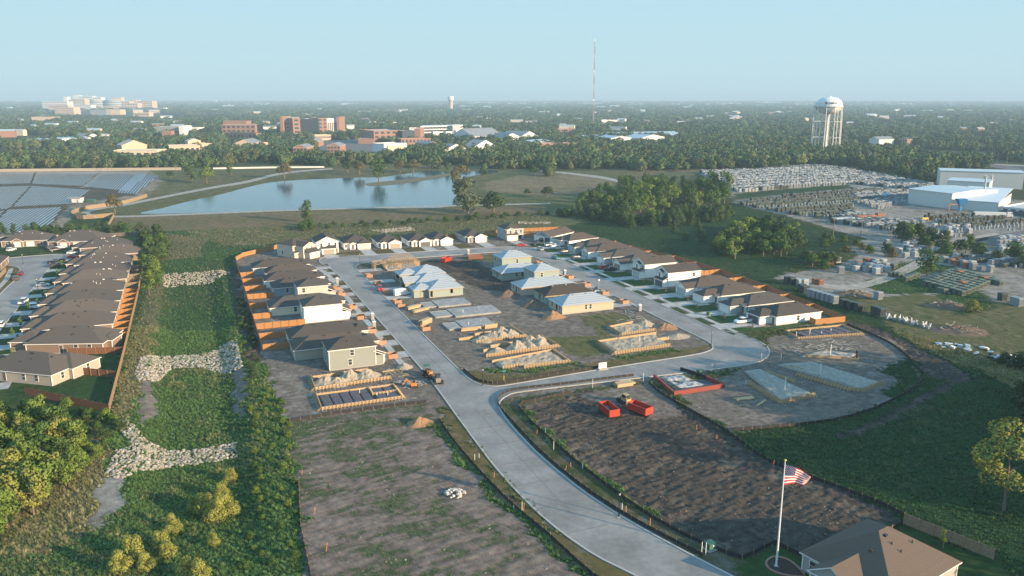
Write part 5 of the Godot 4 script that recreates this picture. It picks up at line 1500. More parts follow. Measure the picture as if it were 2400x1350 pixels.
	part(sg, "blade", bmesh(1.1, .28, .04), M.sign_green, Vector3(0, 2.7, 0), .4)
	part(sg, "blade", bmesh(.04, .28, 1.1), M.sign_green, Vector3(0, 3.0, 0), .4)
	var wb := thing("notice_board", "white double notice board beside the near street", "sign", v3(V(23.4,-195.7)), deg_to_rad(20))
	part(wb, "board", bmesh(1.1, 1.5, .08), M.trim, Vector3(-.6, .4, 0))
	part(wb, "board", bmesh(1.1, 1.5, .08), M.trim, Vector3(.6, .4, 0))
	part(wb, "base", bmesh(2.6, .4, 1.2), M.concrete)
	# utility box
	for u in [[V(30.7,-111.2), "green transformer box on a pad beside the entry street"], [ab(152.2, 206.8), "small green utility box on the second right-hand lawn"], [V(47.7,-192.1), "green utility box behind the washout pit"]]:
		var ub := thing("utility_box", u[1], "utility box", v3(u[0]), deg_to_rad(30), "green utility boxes")
		part(ub, "pad", bmesh(1.7, .15, 1.7), M.concrete)
		part(ub, "cabinet", bmesh(1.3, 1.0, 1.2), M.green_paint, Vector3(0, .15, 0))
		part(ub, "lid", bmesh(1.36, .08, 1.26), M.green_paint, Vector3(0, 1.15, 0))
		part(ub, "label_plate", bmesh(.3, .2, .03), M.trim, Vector3(.2, .7, .6))
	# small generator light by the right street
	var gen := thing("solar_trailer", "small trailer with a tilted solar panel by the right street", "trailer", v3(ab(132.8, 247.4)), deg_to_rad(20))
	part(gen, "bed", bmesh(2.2, .5, 1.3), M.trim, Vector3(0, .4, 0))
	part(gen, "wheel", bmesh(.6, .6, .2), M.dark, Vector3(0, 0, .7)); part(gen, "wheel", bmesh(.6, .6, .2), M.dark, Vector3(0, 0, -.7))
	var pn := part(gen, "solar_panel", bmesh(2.0, .06, 1.3), M.panel, Vector3(-.6, 1.6, 0)); pn.rotation.z = .8
	part(gen, "mast", bmesh(.12, 4.2, .12), M.vent, Vector3(.8, .4, 0))
	part(gen, "camera_head", bmesh(.5, .6, .5), M.trim, Vector3(.8, 4.5, 0))
	# person walking
	walker(ab(146.6, 284.5))

# ---------------------------------------------------------------- vehicles, machines, people, flag
func ring(x: float, y0: float, y1: float, w0: float, w1: float) -> Array:
	return [Vector3(x, y0, -w0), Vector3(x, (y0 + y1) / 2, -w0 * 1.03), Vector3(x, y1, -w1), Vector3(x, y1, w1), Vector3(x, (y0 + y1) / 2, w0 * 1.03), Vector3(x, y0, w0)]

func slabbox(x0: float, x1: float, w: float, y0: float, t0: float, t1: float, tw: float, y1: float) -> Mesh:
	var b := MB.new()
	b.loft([[Vector3(x0, y0, -w), Vector3(x1, y0, -w), Vector3(x1, y0, w), Vector3(x0, y0, w)], [Vector3(t0, y1, -tw), Vector3(t1, y1, -tw), Vector3(t1, y1, tw), Vector3(t0, y1, tw)]])
	return b.mesh()

func car_meshes(kind: String) -> Dictionary:
	if cache.has("car" + kind):
		return cache["car" + kind]
	var d := {}
	var b := MB.new()
	match kind:
		"sedan":
			b.loft([ring(-2.35, .38, .8, .62, .6), ring(-2.2, .25, .98, .84, .78), ring(-1.2, .2, 1.0, .9, .84), ring(.9, .2, .98, .9, .84), ring(2.0, .24, .8, .86, .78), ring(2.35, .36, .62, .66, .6)])
			d.glass = slabbox(-1.9, 1.1, .8, .97, -1.05, .25, .62, 1.4)
			d.roof = slabbox(-1.15, .35, .65, 1.38, -.95, .15, .58, 1.45)
			d.wheels = [-1.4, 1.4, .32]
			d.nose = [2.3, .58, -2.3, .75, .6]
		"suv":
			b.loft([ring(-2.35, .4, 1.0, .7, .66), ring(-2.25, .3, 1.1, .88, .82), ring(-1.2, .25, 1.12, .93, .87), ring(1.0, .25, 1.1, .93, .87), ring(2.1, .28, .98, .9, .82), ring(2.4, .4, .78, .7, .64)])
			d.glass = slabbox(-2.25, 1.25, .83, 1.08, -1.95, .45, .68, 1.66)
			d.roof = slabbox(-2.05, .55, .7, 1.64, -1.9, .35, .62, 1.74)
			d.wheels = [-1.4, 1.4, .37]
			d.nose = [2.34, .72, -2.32, .9, .66]
		"pickup":
			b.loft([ring(-2.85, .5, 1.08, .86, .84), ring(-2.8, .45, 1.14, .95, .92), ring(-.3, .4, 1.14, .97, .93), ring(1.6, .4, 1.16, .97, .9), ring(2.6, .42, 1.06, .94, .86), ring(2.9, .5, .88, .78, .72)])
			d.glass = slabbox(-.75, 1.75, .86, 1.12, -.5, 1.0, .72, 1.8)
			d.roof = slabbox(-.6, 1.1, .74, 1.78, -.5, .95, .66, 1.88)
			d.bed = slabbox(-2.7, -.85, .76, 1.08, -2.7, -.85, .76, 1.15)
			d.wheels = [-1.85, 1.85, .41]
			d.nose = [2.84, .8, -2.85, .95, .72]
		"van":
			b.loft([ring(-2.85, .4, 2.3, .9, .84), ring(-2.8, .35, 2.4, .98, .88), ring(.9, .35, 2.42, .98, .88), ring(1.7, .36, 2.2, .97, .84), ring(2.3, .38, 1.3, .95, .84), ring(2.9, .45, 1.0, .8, .72)])
			d.glass = slabbox(1.55, 2.34, .88, 1.28, 1.5, 1.8, .84, 2.1)
			d.roof = slabbox(-2.6, .9, .8, 2.4, -2.5, .8, .74, 2.5)
			d.wheels = [-1.8, 1.9, .38]
			d.nose = [2.84, .8, -2.85, 1.2, .76]
	d.body = b.mesh()
	var t := MB.new()
	t.tube(Vector3(0, 0, -.11), Vector3(0, 0, .11), d.wheels[2], d.wheels[2], 12)
	d.tyre = t.mesh()
	var r := MB.new()
	r.tube(Vector3(0, 0, -.125), Vector3(0, 0, .125), d.wheels[2] * .6, d.wheels[2] * .6, 10)
	d.rim = r.mesh()
	cache["car" + kind] = d
	return d

func car(kind: String, label: String, at: Vector2, turn: float, paint: Material, group: String) -> Node3D:
	var d := car_meshes(kind)
	var o := thing("parked_" + ({"sedan": "car", "suv": "suv", "pickup": "pickup", "van": "van"}[kind]), label, {"sedan": "car", "suv": "car", "pickup": "pickup", "van": "van"}[kind], v3(at, .04), deg_to_rad(turn), group)
	part(o, "body", d.body, paint)
	part(o, "window", d.glass, M.glass)
	part(o, "roof", d.roof, paint)
	if d.has("bed"):
		part(o, "bed", d.bed, M.dark)
	for x in [d.wheels[0], d.wheels[1]]:
		for s in [-1, 1]:
			var w := part(o, "wheel", d.tyre, M.tyre, Vector3(x, d.wheels[2], s * .84))
			part(w, "rim", d.rim, M.rim)
	var n: Array = d.nose
	for s in [-1, 1]:
		part(o, "headlight", bmesh(.1, .16, .34), M.headlamp, Vector3(n[0], n[1], s * n[4] * .85))
		part(o, "taillight", bmesh(.08, .22, .22), M.taillamp, Vector3(n[2], n[3] - .1, s * n[4]))
	return o

func build_cars() -> void:
	var W: Material = M.car_white
	var K: Material = M.car_black
	var G: Material = M.car_grey
	var L := "cars along the old street"
	for c in [
		["suv", "white SUV on the drive of the brick house at the picture's upper left", V(-230.3,-361.1), 80, W], ["suv", "dark SUV behind the white SUV on the upper left drive", V(-234.8,-370.9), 80, K],
		["suv", "dark grey SUV on the twin-garage house's drive", V(-215.0,-366.5), 60, G], ["pickup", "black pickup parked before the twin-garage house", V(-209.3,-360.1), 50, K], ["sedan", "white sedan at the twin garage doors", V(-211.6,-368.7), 40, W],
		["suv", "white SUV parked beside the twin-garage house's lawn", V(-200.4,-362.2), 22, W], ["sedan", "white sedan parked just below the white SUV at the old street's head", V(-198.3,-353.9), 22, W], ["sedan", "pale grey car half hidden by the porch at the old street's head", V(-196.0,-359.0), 22, M.car_silver],
		["sedan", "red car on a drive of the old street", V(-193.1,-344.9), 12, M.car_red], ["suv", "blue SUV beside the red car", V(-190.1,-348.8), 22, M.car_blue], ["suv", "maroon and black SUV on the old street's far kerb, farther of two", ab(-65.0, 360.0), 112, M.car_maroon],
		["suv", "dark brown SUV on the old street's far kerb, nearer of two", ab(-65.0, 350.6), 112, M.car_brown], ["pickup", "black pickup with a trailer at the old street's near kerb", V(-194.4,-332.7), 30, K], ["pickup", "brown pickup at the old street's near kerb", V(-189.4,-325.6), 22, M.car_brown],
		["sedan", "silver car on a drive behind the small street tree", V(-184.4,-328.2), 22, M.car_silver], ["suv", "navy SUV on a drive beside the silver car", V(-182.8,-323.9), 22, M.car_navy], ["suv", "black SUV on the drive above the bushy street tree", V(-177.9,-310.6), 22, K], ["suv", "black SUV below the bushy street tree", V(-173.0,-295.5), 22, K],
		["sedan", "pale silver car on a drive beside the lamp post", V(-174.9,-289.8), 22, M.car_silver], ["suv", "dark teal SUV on the fifth drive of the old street", V(-164.2,-275.2), 22, M.car_navy], ["pickup", "white pickup standing in the old street", V(-167.0,-264.3), 105, W],
		["suv", "white SUV on the drive just below the white pickup", V(-158.7,-258.0), 22, W], ["suv", "large dark SUV on a drive of the old street", V(-153.0,-243.2), 22, G], ["suv", "white SUV cut by the picture's left edge", V(-156.9,-235.9), 112, W], ["sedan", "bright blue coupe on a pale drive", V(-136.1,-212.7), 10, M.car_bright]]:
		car(c[0], c[1], c[2], c[3], c[4], L)
	var R := "vehicles along the new streets"
	for c in [
		["pickup", "white pickup on the nearest right-hand drive", V(72.0,-239.7), 202, W], ["pickup", "red pickup at the middle block's left kerb", ab(61.6, 281.5), 285, M.car_red], ["van", "white work van with open side door beside an unfinished house", V(-39.3,-275.8), 30, W],
		["pickup", "navy pickup at the far right corner, left of two", V(11.9,-376.6), 40, M.car_navy], ["pickup", "dark pickup at the far right corner, right of two", V(14.2,-384.8), 40, K], ["pickup", "white pickup on the drive at the far right bend", V(18.2,-373.2), 25, W], ["sedan", "white car beside the white pickup at the far right bend", V(20.3,-370.9), 25, W],
		["suv", "pale SUV at the kerb of the far right bend", V(13.0,-362.2), 292, M.car_silver], ["sedan", "red car at the far street's outer kerb", V(4.5,-373.2), 5, M.car_red], ["sedan", "brown car on a drive of the right-hand row", V(23.9,-356.9), 25, M.car_brown], ["sedan", "teal car at the right street's outer kerb", V(19.0,-342.0), 300, M.car_teal],
		["sedan", "black car on a drive of the right-hand row", V(27.9,-343.9), 25, K], ["suv", "red SUV beside the black pickup on a right-hand drive", V(38.0,-320.5), 22, M.car_red], ["pickup", "black pickup on a right-hand drive beside the red SUV", V(39.9,-317.1), 22, K]]:
		car(c[0], c[1], c[2], c[3], c[4], R)
	var tr := thing("utility_trailer", "small flat trailer behind the pickups at the far right corner", "trailer", v3(V(16.4,-378.9)), deg_to_rad(40))
	part(tr, "deck", bmesh(4.0, .15, 1.8), M.lumber_grey, Vector3(0, .5, 0)); part(tr, "wheel", bmesh(.6, .6, .2), M.tyre, Vector3(0, 0, .9)); part(tr, "wheel", bmesh(.6, .6, .2), M.tyre, Vector3(0, 0, -.9)); part(tr, "drawbar", bmesh(1.4, .1, .1), M.dark, Vector3(2.6, .5, 0))
	var bt := thing("utility_trailer", "black box trailer beside the black pickup on the old street", "trailer", v3(V(-192.8,-335.5)), deg_to_rad(30))
	part(bt, "box", bmesh(2.4, 1.2, 1.6), M.car_black, Vector3(0, .4, 0)); part(bt, "wheel", bmesh(.6, .6, .2), M.tyre, Vector3(0, 0, .85)); part(bt, "wheel", bmesh(.6, .6, .2), M.tyre, Vector3(0, 0, -.85))

func wheelset(o: Node3D, spots: Array, r: float, w: float, rim: Material) -> void:
	for s in spots:
		var t := MB.new()
		t.tube(Vector3(0, 0, -w), Vector3(0, 0, w), r, r, 14)
		var p := part(o, "wheel", t.mesh(), M.tyre, Vector3(s[0], r, s[1]))
		var q := MB.new()
		q.tube(Vector3(0, 0, -w - .02), Vector3(0, 0, w + .02), r * .55, r * .55, 10)
		part(p, "rim", q.mesh(), rim)

func build_machines() -> void:
	# tractor loader at the left kerb
	var o := thing("tractor", "orange tractor loader with a canopy at the left kerb", "tractor", v3(V(-21.2,-190.8)), deg_to_rad(300))
	part(o, "hood", slabbox(.2, 2.0, .45, .9, .2, 1.9, .4, 1.6), M.orange_paint)
	part(o, "chassis", bmesh(3.6, .5, .8), M.dark, Vector3(.2, .5, 0))
	part(o, "seat", bmesh(.6, .7, .6), M.dark, Vector3(-.6, 1.0, 0))
	for x in [-1.1, .1]:
		for z in [-.55, .55]:
			part(o, "canopy_post", bmesh(.08, 1.6, .08), M.dark, Vector3(x, 1.0, z))
	part(o, "canopy", bmesh(1.6, .12, 1.4), M.green_paint, Vector3(-.5, 2.6, 0))
	wheelset(o, [[-.9, .85], [-.9, -.85]], .75, .24, M.orange_paint)
	wheelset(o, [[1.5, .75], [1.5, -.75]], .5, .18, M.orange_paint)
	var bm := MB.new()
	bm.bar(Vector3(.9, 1.5, .6), Vector3(2.8, .6, .6), .14, .2); bm.bar(Vector3(.9, 1.5, -.6), Vector3(2.8, .6, -.6), .14, .2)
	part(o, "loader_arm", bm.mesh(), M.orange_paint)
	part(o, "bucket", slabbox(2.6, 3.4, .9, .1, 2.6, 3.1, .9, .9), M.dark)
	var t := thing("skid_loader", "dark loader with orange wheels behind the tractor at the left kerb", "loader", v3(V(-18.2,-185.5)), deg_to_rad(290))
	part(t, "body", slabbox(-1.5, 1.0, .75, .5, -1.3, .6, .65, 1.5), M.machine_grey)
	part(t, "cab", slabbox(-.6, .6, .6, 1.4, -.5, .5, .5, 2.2), M.glass)
	part(t, "roof", bmesh(1.2, .1, 1.2), M.dark, Vector3(0, 2.2, 0))
	wheelset(t, [[-.9, .9], [-.9, -.9], [.8, .9], [.8, -.9]], .5, .2, M.orange_paint)
	part(t, "rack", bmesh(2.6, .5, 1.6), M.rust_paint, Vector3(-3.0, .7, 0))
	part(t, "hitch", bmesh(1.2, .2, .3), M.dark, Vector3(-1.6, .6, 0))
	wheelset(t, [[-3.0, .9], [-3.0, -.9]], .45, .16, M.rim)
	# mini excavator
	var e := thing("mini_excavator", "orange mini excavator beside the broken timbers", "excavator", v3(V(-23.6,-182.6)), deg_to_rad(10))
	for s in [-1, 1]:
		part(e, "track", slabbox(-1.0, 1.0, .18, 0, -.8, .8, .18, .5), M.dark, Vector3(0, 0, .6 * s))
	part(e, "body", slabbox(-.9, .6, .65, .55, -.8, .3, .55, 1.3), M.orange_paint)
	part(e, "seat", bmesh(.5, .6, .5), M.dark, Vector3(-.1, 1.2, 0))
	var am := MB.new()
	am.bar(Vector3(-.6, 1.0, 0), Vector3(-2.0, 2.2, 0), .18, .26); am.bar(Vector3(-2.0, 2.2, 0), Vector3(-2.9, .8, 0), .14, .2)
	part(e, "boom", am.mesh(), M.orange_paint)
	part(e, "bucket", slabbox(-3.2, -2.6, .3, .3, -3.0, -2.7, .3, .8), M.dark)
	# skid steer by the dumpsters
	var k := thing("skid_steer", "tan and black skid steer loader beside the red dumpster", "loader", v3(V(26.0,-172.5)), deg_to_rad(120))
	part(k, "body", slabbox(-1.5, .9, .7, .35, -1.4, .5, .65, 1.3), M.tan_paint)
	part(k, "cab", slabbox(-.8, .7, .55, 1.2, -.7, .5, .5, 2.1), M.dark)
	part(k, "roof", bmesh(1.4, .1, 1.15), M.tan_paint, Vector3(-.1, 2.1, 0))
	for s in [-1, 1]:
		part(k, "track", slabbox(-1.2, 1.1, .2, 0, -1.0, .8, .2, .7), M.dark, Vector3(0, 0, .8 * s))
		var b := MB.new()
		b.bar(Vector3(-1.3, 1.5, .62 * s), Vector3(1.3, 1.0, .62 * s), .14, .2); b.bar(Vector3(1.3, 1.0, .62 * s), Vector3(1.7, .3, .62 * s), .14, .2)
		part(k, "arm", b.mesh(), M.tan_paint)
	part(k, "bucket", slabbox(1.5, 2.3, .95, .1, 1.5, 2.0, .95, .8), M.dark)

func walker(at: Vector2) -> void:
	# one continuous body: a lofted trunk with limbs grown out of it
	var b := MB.new()
	var rg := func(y: float, w: float, d: float, z := 0.0) -> Array:
		var r := []
		for i in 8:
			r.append(Vector3(cos(TAU * i / 8) * w, y, sin(TAU * i / 8) * d + z))
		return r
	b.loft([rg.call(.82, .15, .11), rg.call(.95, .17, .12), rg.call(1.15, .16, .11), rg.call(1.38, .2, .12), rg.call(1.46, .1, .07), rg.call(1.52, .055, .055), rg.call(1.58, .075, .09), rg.call(1.68, .08, .1), rg.call(1.76, .03, .04)])
	b.tube(Vector3(-.08, .9, 0), Vector3(-.09, .47, .1), .09, .06); b.tube(Vector3(-.09, .47, .1), Vector3(-.09, .04, -.02), .06, .045); b.tube(Vector3(-.09, .04, -.06), Vector3(-.09, .05, .2), .045, .035)
	b.tube(Vector3(.08, .9, 0), Vector3(.09, .47, -.02), .09, .06); b.tube(Vector3(.09, .47, -.02), Vector3(.09, .05, -.26), .06, .045); b.tube(Vector3(.09, .05, -.28), Vector3(.09, .04, -.06), .045, .035)
	for s in [-1, 1]:
		b.tube(Vector3(.19 * s, 1.38, 0), Vector3(.25 * s, 1.1, -.04 * s), .05, .04); b.tube(Vector3(.25 * s, 1.1, -.04 * s), Vector3(.25 * s, .84, .1 * s), .04, .03)
	var o := thing("person", "person in dark clothes with a reddish top walking beside the right street", "person", v3(at), deg_to_rad(120))
	part(o, "body", b.mesh(), M.skin)
	var sh := MB.new()
	sh.loft([rg.call(.93, .185, .135), rg.call(1.15, .175, .125), rg.call(1.38, .215, .135), rg.call(1.47, .11, .08)])
	part(o, "shirt", sh.mesh(), M.shirt)
	var tr := MB.new()
	tr.loft([rg.call(.8, .17, .13), rg.call(.95, .185, .135)])
	tr.tube(Vector3(-.08, .92, 0), Vector3(-.09, .47, .1), .105, .075); tr.tube(Vector3(-.09, .47, .1), Vector3(-.09, .1, -.01), .075, .06); tr.tube(Vector3(.08, .92, 0), Vector3(.09, .47, -.02), .105, .075); tr.tube(Vector3(.09, .47, -.02), Vector3(.09, .1, -.24), .075, .06)
	part(o, "trousers", tr.mesh(), M.dark)
	var ha := MB.new()
	ha.loft([rg.call(1.64, .087, .105, -.015), rg.call(1.72, .085, .1, -.015), rg.call(1.79, .035, .045, -.01)])
	part(o, "hair", ha.mesh(), M.hair)

func build_flag() -> void:
	var at := V(39.5,-106.5)
	var o := thing("flagpole", "tall white flagpole in a planted bed at the bottom right", "flagpole", v3(at))
	var b := MB.new()
	b.tube(Vector3(0, 0, 0), Vector3(0, 17.0, 0), .16, .075, 14)
	part(o, "pole", b.mesh(), M.pole)
	var k := MB.new()
	k.lathe([Vector2(.0, 17.0), Vector2(.14, 17.06), Vector2(.18, 17.18), Vector2(.14, 17.3), Vector2(0, 17.36)], 12)
	part(o, "finial", k.mesh(), M.gold)
	part(o, "collar", bmesh(.6, .12, .6), M.concrete)
	var fl := thing("flag", "national flag with stars and stripes flying from the pole", "flag", v3(at, 16.5))
	var surf := func(u: float, v: float) -> Vector3:
		var droop := 1.75 * pow(u, 1.4)
		var h := 3.25 * (1.0 - .42 * u)
		var x := .12 + 4.0 * u - .25 * u * u
		var z := .42 * sin(u * 8.0 + v * 1.6) * u + .05 * sin(u * 15.0 - v * 4.0) * u
		return Vector3(x - z * .2 - v * u * .5, -droop * (1.0 - .3 * v) - v * h + .1 * sin(u * 8.0) * u, z)
	var strip := func(m: MB, u0: float, u1: float, v0: float, v1: float, n: int, lift: float) -> void:
		for i in n:
			var a := lerpf(u0, u1, float(i) / n)
			var c := lerpf(u0, u1, float(i + 1) / n)
			m.quad(surf.call(a, v0), surf.call(c, v0), surf.call(c, v1), surf.call(a, v1))
	for i in 13:
		var m := MB.new()
		strip.call(m, 0.41 if i < 7 else 0.0, 1.0, i / 13.0, (i + 1) / 13.0, 26, .008)
		part(fl, "stripe", m.mesh(), M.flag_red if i % 2 == 0 else M.flag_white)
	var cn := MB.new()
	for j in 7:
		strip.call(cn, 0.0, 0.41, j / 13.0, (j + 1) / 13.0, 12, .009)
	part(fl, "canton", cn.mesh(), M.flag_blue)
	var st := MB.new()
	for r in 9:
		for c in (6 if r % 2 == 0 else 5):
			var u := .41 * ((c + .5) / 6.0 + (0.0 if r % 2 == 0 else .5 / 6.0))
			var v := 7.0 / 13.0 * (r + .8) / 9.6
			var p: Vector3 = surf.call(u, v)
			for s in [-1, 1]:
				var q := p + Vector3(0, 0, .02 * s)
				for t in 5:
					var a0 := TAU * t / 5 + PI / 2
					var e0 := Vector3(cos(a0), sin(a0), 0) * .1
					var l0 := Vector3(cos(a0 + 2.5), sin(a0 + 2.5), 0) * .1
					var r0 := Vector3(cos(a0 - 2.5), sin(a0 - 2.5), 0) * .1
					st.tri(q + e0, q + l0 * .5, q + r0 * .5)
	part(fl, "stars", st.mesh(), M.flag_white).set_meta("kind", "stuff")
	# the planted bed
	var bed := thing("flower_bed", "kidney-shaped mulched flower bed round the flagpole's foot", "flower bed", v3(at))
	var outl := rounded(fl([38.4,-107.6,40.0,-108.9,41.7,-108.2,42.6,-106.2,42.8,-104.0,41.3,-103.8,39.5,-104.4,38.2,-105.8]).map(func(p): return p - at), 4)
	part(bed, "mulch", slab_mesh(outl, .1, .2), M.mulch)
	for i in outl.size():
		var p: Vector2 = outl[i].lerp(outl[(i + 1) % outl.size()], .5)
		part(bed, "edging_stone", bmesh(.55, .22, .3), M.edging, v3(p), -(outl[(i + 1) % outl.size()] - outl[i]).angle())

# ---------------------------------------------------------------- trees
var protos := {}

# leaf clusters spread over the shells of several blobs: [centre, radii]
func crown_mesh(sd: int, blobs: Array, per: int, size: float, flat := false) -> ArrayMesh:
	var r := RandomNumberGenerator.new()
	r.seed = sd
	var b := MB.new()
	b.colored = not flat
	for bl in blobs:
		var c: Vector3 = bl[0]
		var q: Vector3 = bl[1]
		var n := int(per * (q.x * q.z + q.x * q.y) / 4.0)
		for i in n:
			var d := Vector3(r.randfn(), r.randfn() * .9 + .25, r.randfn()).normalized()
			var p := c + d * q * (1.0 - .38 * r.randf() * r.randf())
			var nn := (d + Vector3(r.randfn(), r.randfn(), r.randfn()) * .55).normalized()
			var e := nn.cross(Vector3(r.randfn(), r.randfn(), r.randfn())).normalized()
			var f := nn.cross(e)
			var s := size * r.randf_range(.55, 1.25)
			var k := b.v.size()
			if b.colored:
				var t := r.randf_range(.72, 1.25)
				b.col = Color(t * r.randf_range(.92, 1.1), t, t * r.randf_range(.85, 1.1))
			b.quad(p - e * s, p + f * s * .8, p + e * s, p - f * s * .8)
			var w := (d * .75 + nn * .45 + Vector3.UP * .1).normalized()
			for j in range(k, b.v.size()):
				b.n[j] = w
	return b.mesh()

func trunk_mesh(sd: int, h: float, r0: float, limbs: int, reach: float) -> ArrayMesh:
	var r := RandomNumberGenerator.new()
	r.seed = sd
	var b := MB.new()
	var lean := Vector3(r.randf_range(-.06, .06), 0, r.randf_range(-.06, .06)) * h
	b.tube(Vector3(0, -.15, 0), lean * .5 + Vector3(0, h * .5, 0), r0, r0 * .75, 7)
	b.tube(lean * .5 + Vector3(0, h * .5, 0), lean + Vector3(0, h, 0), r0 * .75, r0 * .4, 7)
	for i in limbs:
		var a := TAU * (i + r.randf() * .6) / limbs
		var y := h * r.randf_range(.45, .85)
		b.tube(lean * (y / h) + Vector3(0, y, 0), lean + Vector3(cos(a) * reach, y + reach * r.randf_range(.5, .9), sin(a) * reach), r0 * .42, r0 * .1, 5)
	return b.mesh()

func proto(kind: String, v: int) -> Dictionary:
	var key := "%s%d" % [kind, v]
	if protos.has(key):
		return protos[key]
	var r := RandomNumberGenerator.new()
	r.seed = hash(key)
	var bl := []
	var d := {}
	match kind:
		"oak":    # broad and rounded, 10 m high
			for i in 11:
				var a := TAU * i / 7.0
				bl.append([Vector3(cos(a) * 2.6, 4.6 + r.randf_range(-.6, 1.2), sin(a) * 2.6) if i < 7 else Vector3(r.randf_range(-1.6, 1.6), r.randf_range(6.6, 8.0), r.randf_range(-1.6, 1.6)), Vector3(2.0, 1.7, 2.0) * r.randf_range(.8, 1.15)])
			d.crown = crown_mesh(v * 7 + 1, bl, 70, .34)
			d.trunk = trunk_mesh(v, 5.0, .34, 5, 2.2)
		"elm":    # upright, loose, 10 m
			for i in 13:
				var a := r.randf() * TAU
				var y := 2.6 + 6.6 * i / 12.0
				var w := 2.3 * sin(PI * clampf((y - 1.0) / 10.0, .1, .95))
				bl.append([Vector3(cos(a) * w, y, sin(a) * w), Vector3(1.55, 1.3, 1.55) * r.randf_range(.75, 1.2)])
			d.crown = crown_mesh(v * 7 + 2, bl, 72, .33)
			d.trunk = trunk_mesh(v + 9, 6.0, .27, 6, 1.9)
		"cedar":  # dense, down to the ground, 10 m
			for i in 12:
				var a := r.randf() * TAU
				var y := .9 + 8.2 * i / 11.0
				var w := 2.0 * (1.0 - i / 12.5)
				bl.append([Vector3(cos(a) * w * .6, y, sin(a) * w * .6), Vector3(1.0 + w * .75, 1.35, 1.0 + w * .75)])
			d.crown = crown_mesh(v * 7 + 3, bl, 62, .3)
			d.trunk = trunk_mesh(v + 19, 6.0, .25, 0, 0)
		"poplar": # tall with a bare stem, 10 m
			for i in 14:
				var a := r.randf() * TAU
				var y := 3.2 + 6.2 * i / 13.0
				var w := 2.1 * sin(PI * clampf((y - 2.0) / 8.6, .15, .95))
				bl.append([Vector3(cos(a) * w, y, sin(a) * w), Vector3(1.1, 1.0, 1.1) * r.randf_range(.7, 1.15)])
			d.crown = crown_mesh(v * 7 + 4, bl, 330, .145)
			d.trunk = trunk_mesh(v + 29, 7.0, .15, 7, 1.5)
		"bush":   # rounded to the ground, 10 units high (scaled down)
			for i in 10:
				var a := TAU * i / 6.0
				bl.append([Vector3(cos(a) * 2.7, 2.6 + r.randf_range(-.4, .8), sin(a) * 2.7) if i < 6 else Vector3(r.randf_range(-1.8, 1.8), r.randf_range(5.0, 7.2), r.randf_range(-1.8, 1.8)), Vector3(2.6, 2.5, 2.6) * r.randf_range(.75, 1.1)])
			d.crown = crown_mesh(v * 7 + 5, bl, 46, .42)
			d.trunk = trunk_mesh(v + 39, 4.0, .3, 4, 2.0)
		"willow": # feathery yellow-green clumps
			for i in 10:
				var a := TAU * i / 6.0
				bl.append([Vector3(cos(a) * 2.4, 3.0 + r.randf_range(-.4, 1.2), sin(a) * 2.4) if i < 6 else Vector3(r.randf_range(-1.6, 1.6), r.randf_range(5.2, 8.2), r.randf_range(-1.6, 1.6)), Vector3(1.9, 2.3, 1.9) * r.randf_range(.7, 1.1)])
			d.crown = crown_mesh(v * 7 + 6, bl, 130, .26)
			d.trunk = trunk_mesh(v + 49, 5.0, .2, 5, 2.0)
		"sapling":
			for i in 6:
				var a := r.randf() * TAU
				bl.append([Vector3(cos(a) * .9, 4.0 + i, sin(a) * .9), Vector3(1.3, 1.2, 1.3) * r.randf_range(.7, 1.1)])
			d.crown = crown_mesh(v * 7 + 8, bl, 60, .4)
			d.trunk = trunk_mesh(v + 59, 5.0, .16, 4, 1.0)
	protos[key] = d
	return d

func tree(kind: String, label: String, at: Vector2, h: float, leaf: String, group := "", wide := 1.0, called := "", y := 0.0) -> Node3D:
	var v := rng.randi() % 3
	var d := proto(kind, v)
	var names := {"oak": "broad_tree", "elm": "tree", "cedar": "cedar_tree", "poplar": "tall_tree", "bush": "bush", "willow": "willow_bush", "sapling": "young_tree"}
	var o := thing(called if called else names[kind], label, "bush" if kind in ["bush", "willow"] else "tree", v3(at, y + dip(at)), rng.randf() * TAU, group)
	o.scale = Vector3(h / 10.0 * wide, h / 10.0, h / 10.0 * wide)
	part(o, "crown", d.crown, M["leaf_" + leaf])
	part(o, "trunk", d.trunk, M.bark)
	return o

func grove(poly: Array, gap: float, kinds: Array, leaves: Array, h0: float, h1: float, label: String, group: String, wide := 1.0, most := 300, called := "") -> int:
	# trees one by one inside an outline, no two nearer than the gap
	var lo := Vector2(INF, INF)
	var hi := -lo
	for p in poly:
		lo = Vector2(minf(lo.x, p.x), minf(lo.y, p.y))
		hi = Vector2(maxf(hi.x, p.x), maxf(hi.y, p.y))
	var got := []
	for t in 4000:
		if got.size() >= most:
			break
		var p := Vector2(rng.randf_range(lo.x, hi.x), rng.randf_range(lo.y, hi.y))
		if not inside(p, poly):
			continue
		var ok := true
		for q in got:
			if p.distance_squared_to(q) < gap * gap:
				ok = false
				break
		if ok:
			got.append(p)
	got.sort_custom(by_bearing)
	for i in got.size():
			var p: Vector2 = got[i]
			var k: String = kinds[rng.randi() % kinds.size()]
			tree(k, "%s, %s" % [label, nth(i)], p, rng.randf_range(h0, h1), leaves[rng.randi() % leaves.size()], group, wide * rng.randf_range(.85, 1.15), called)
	return got.size()

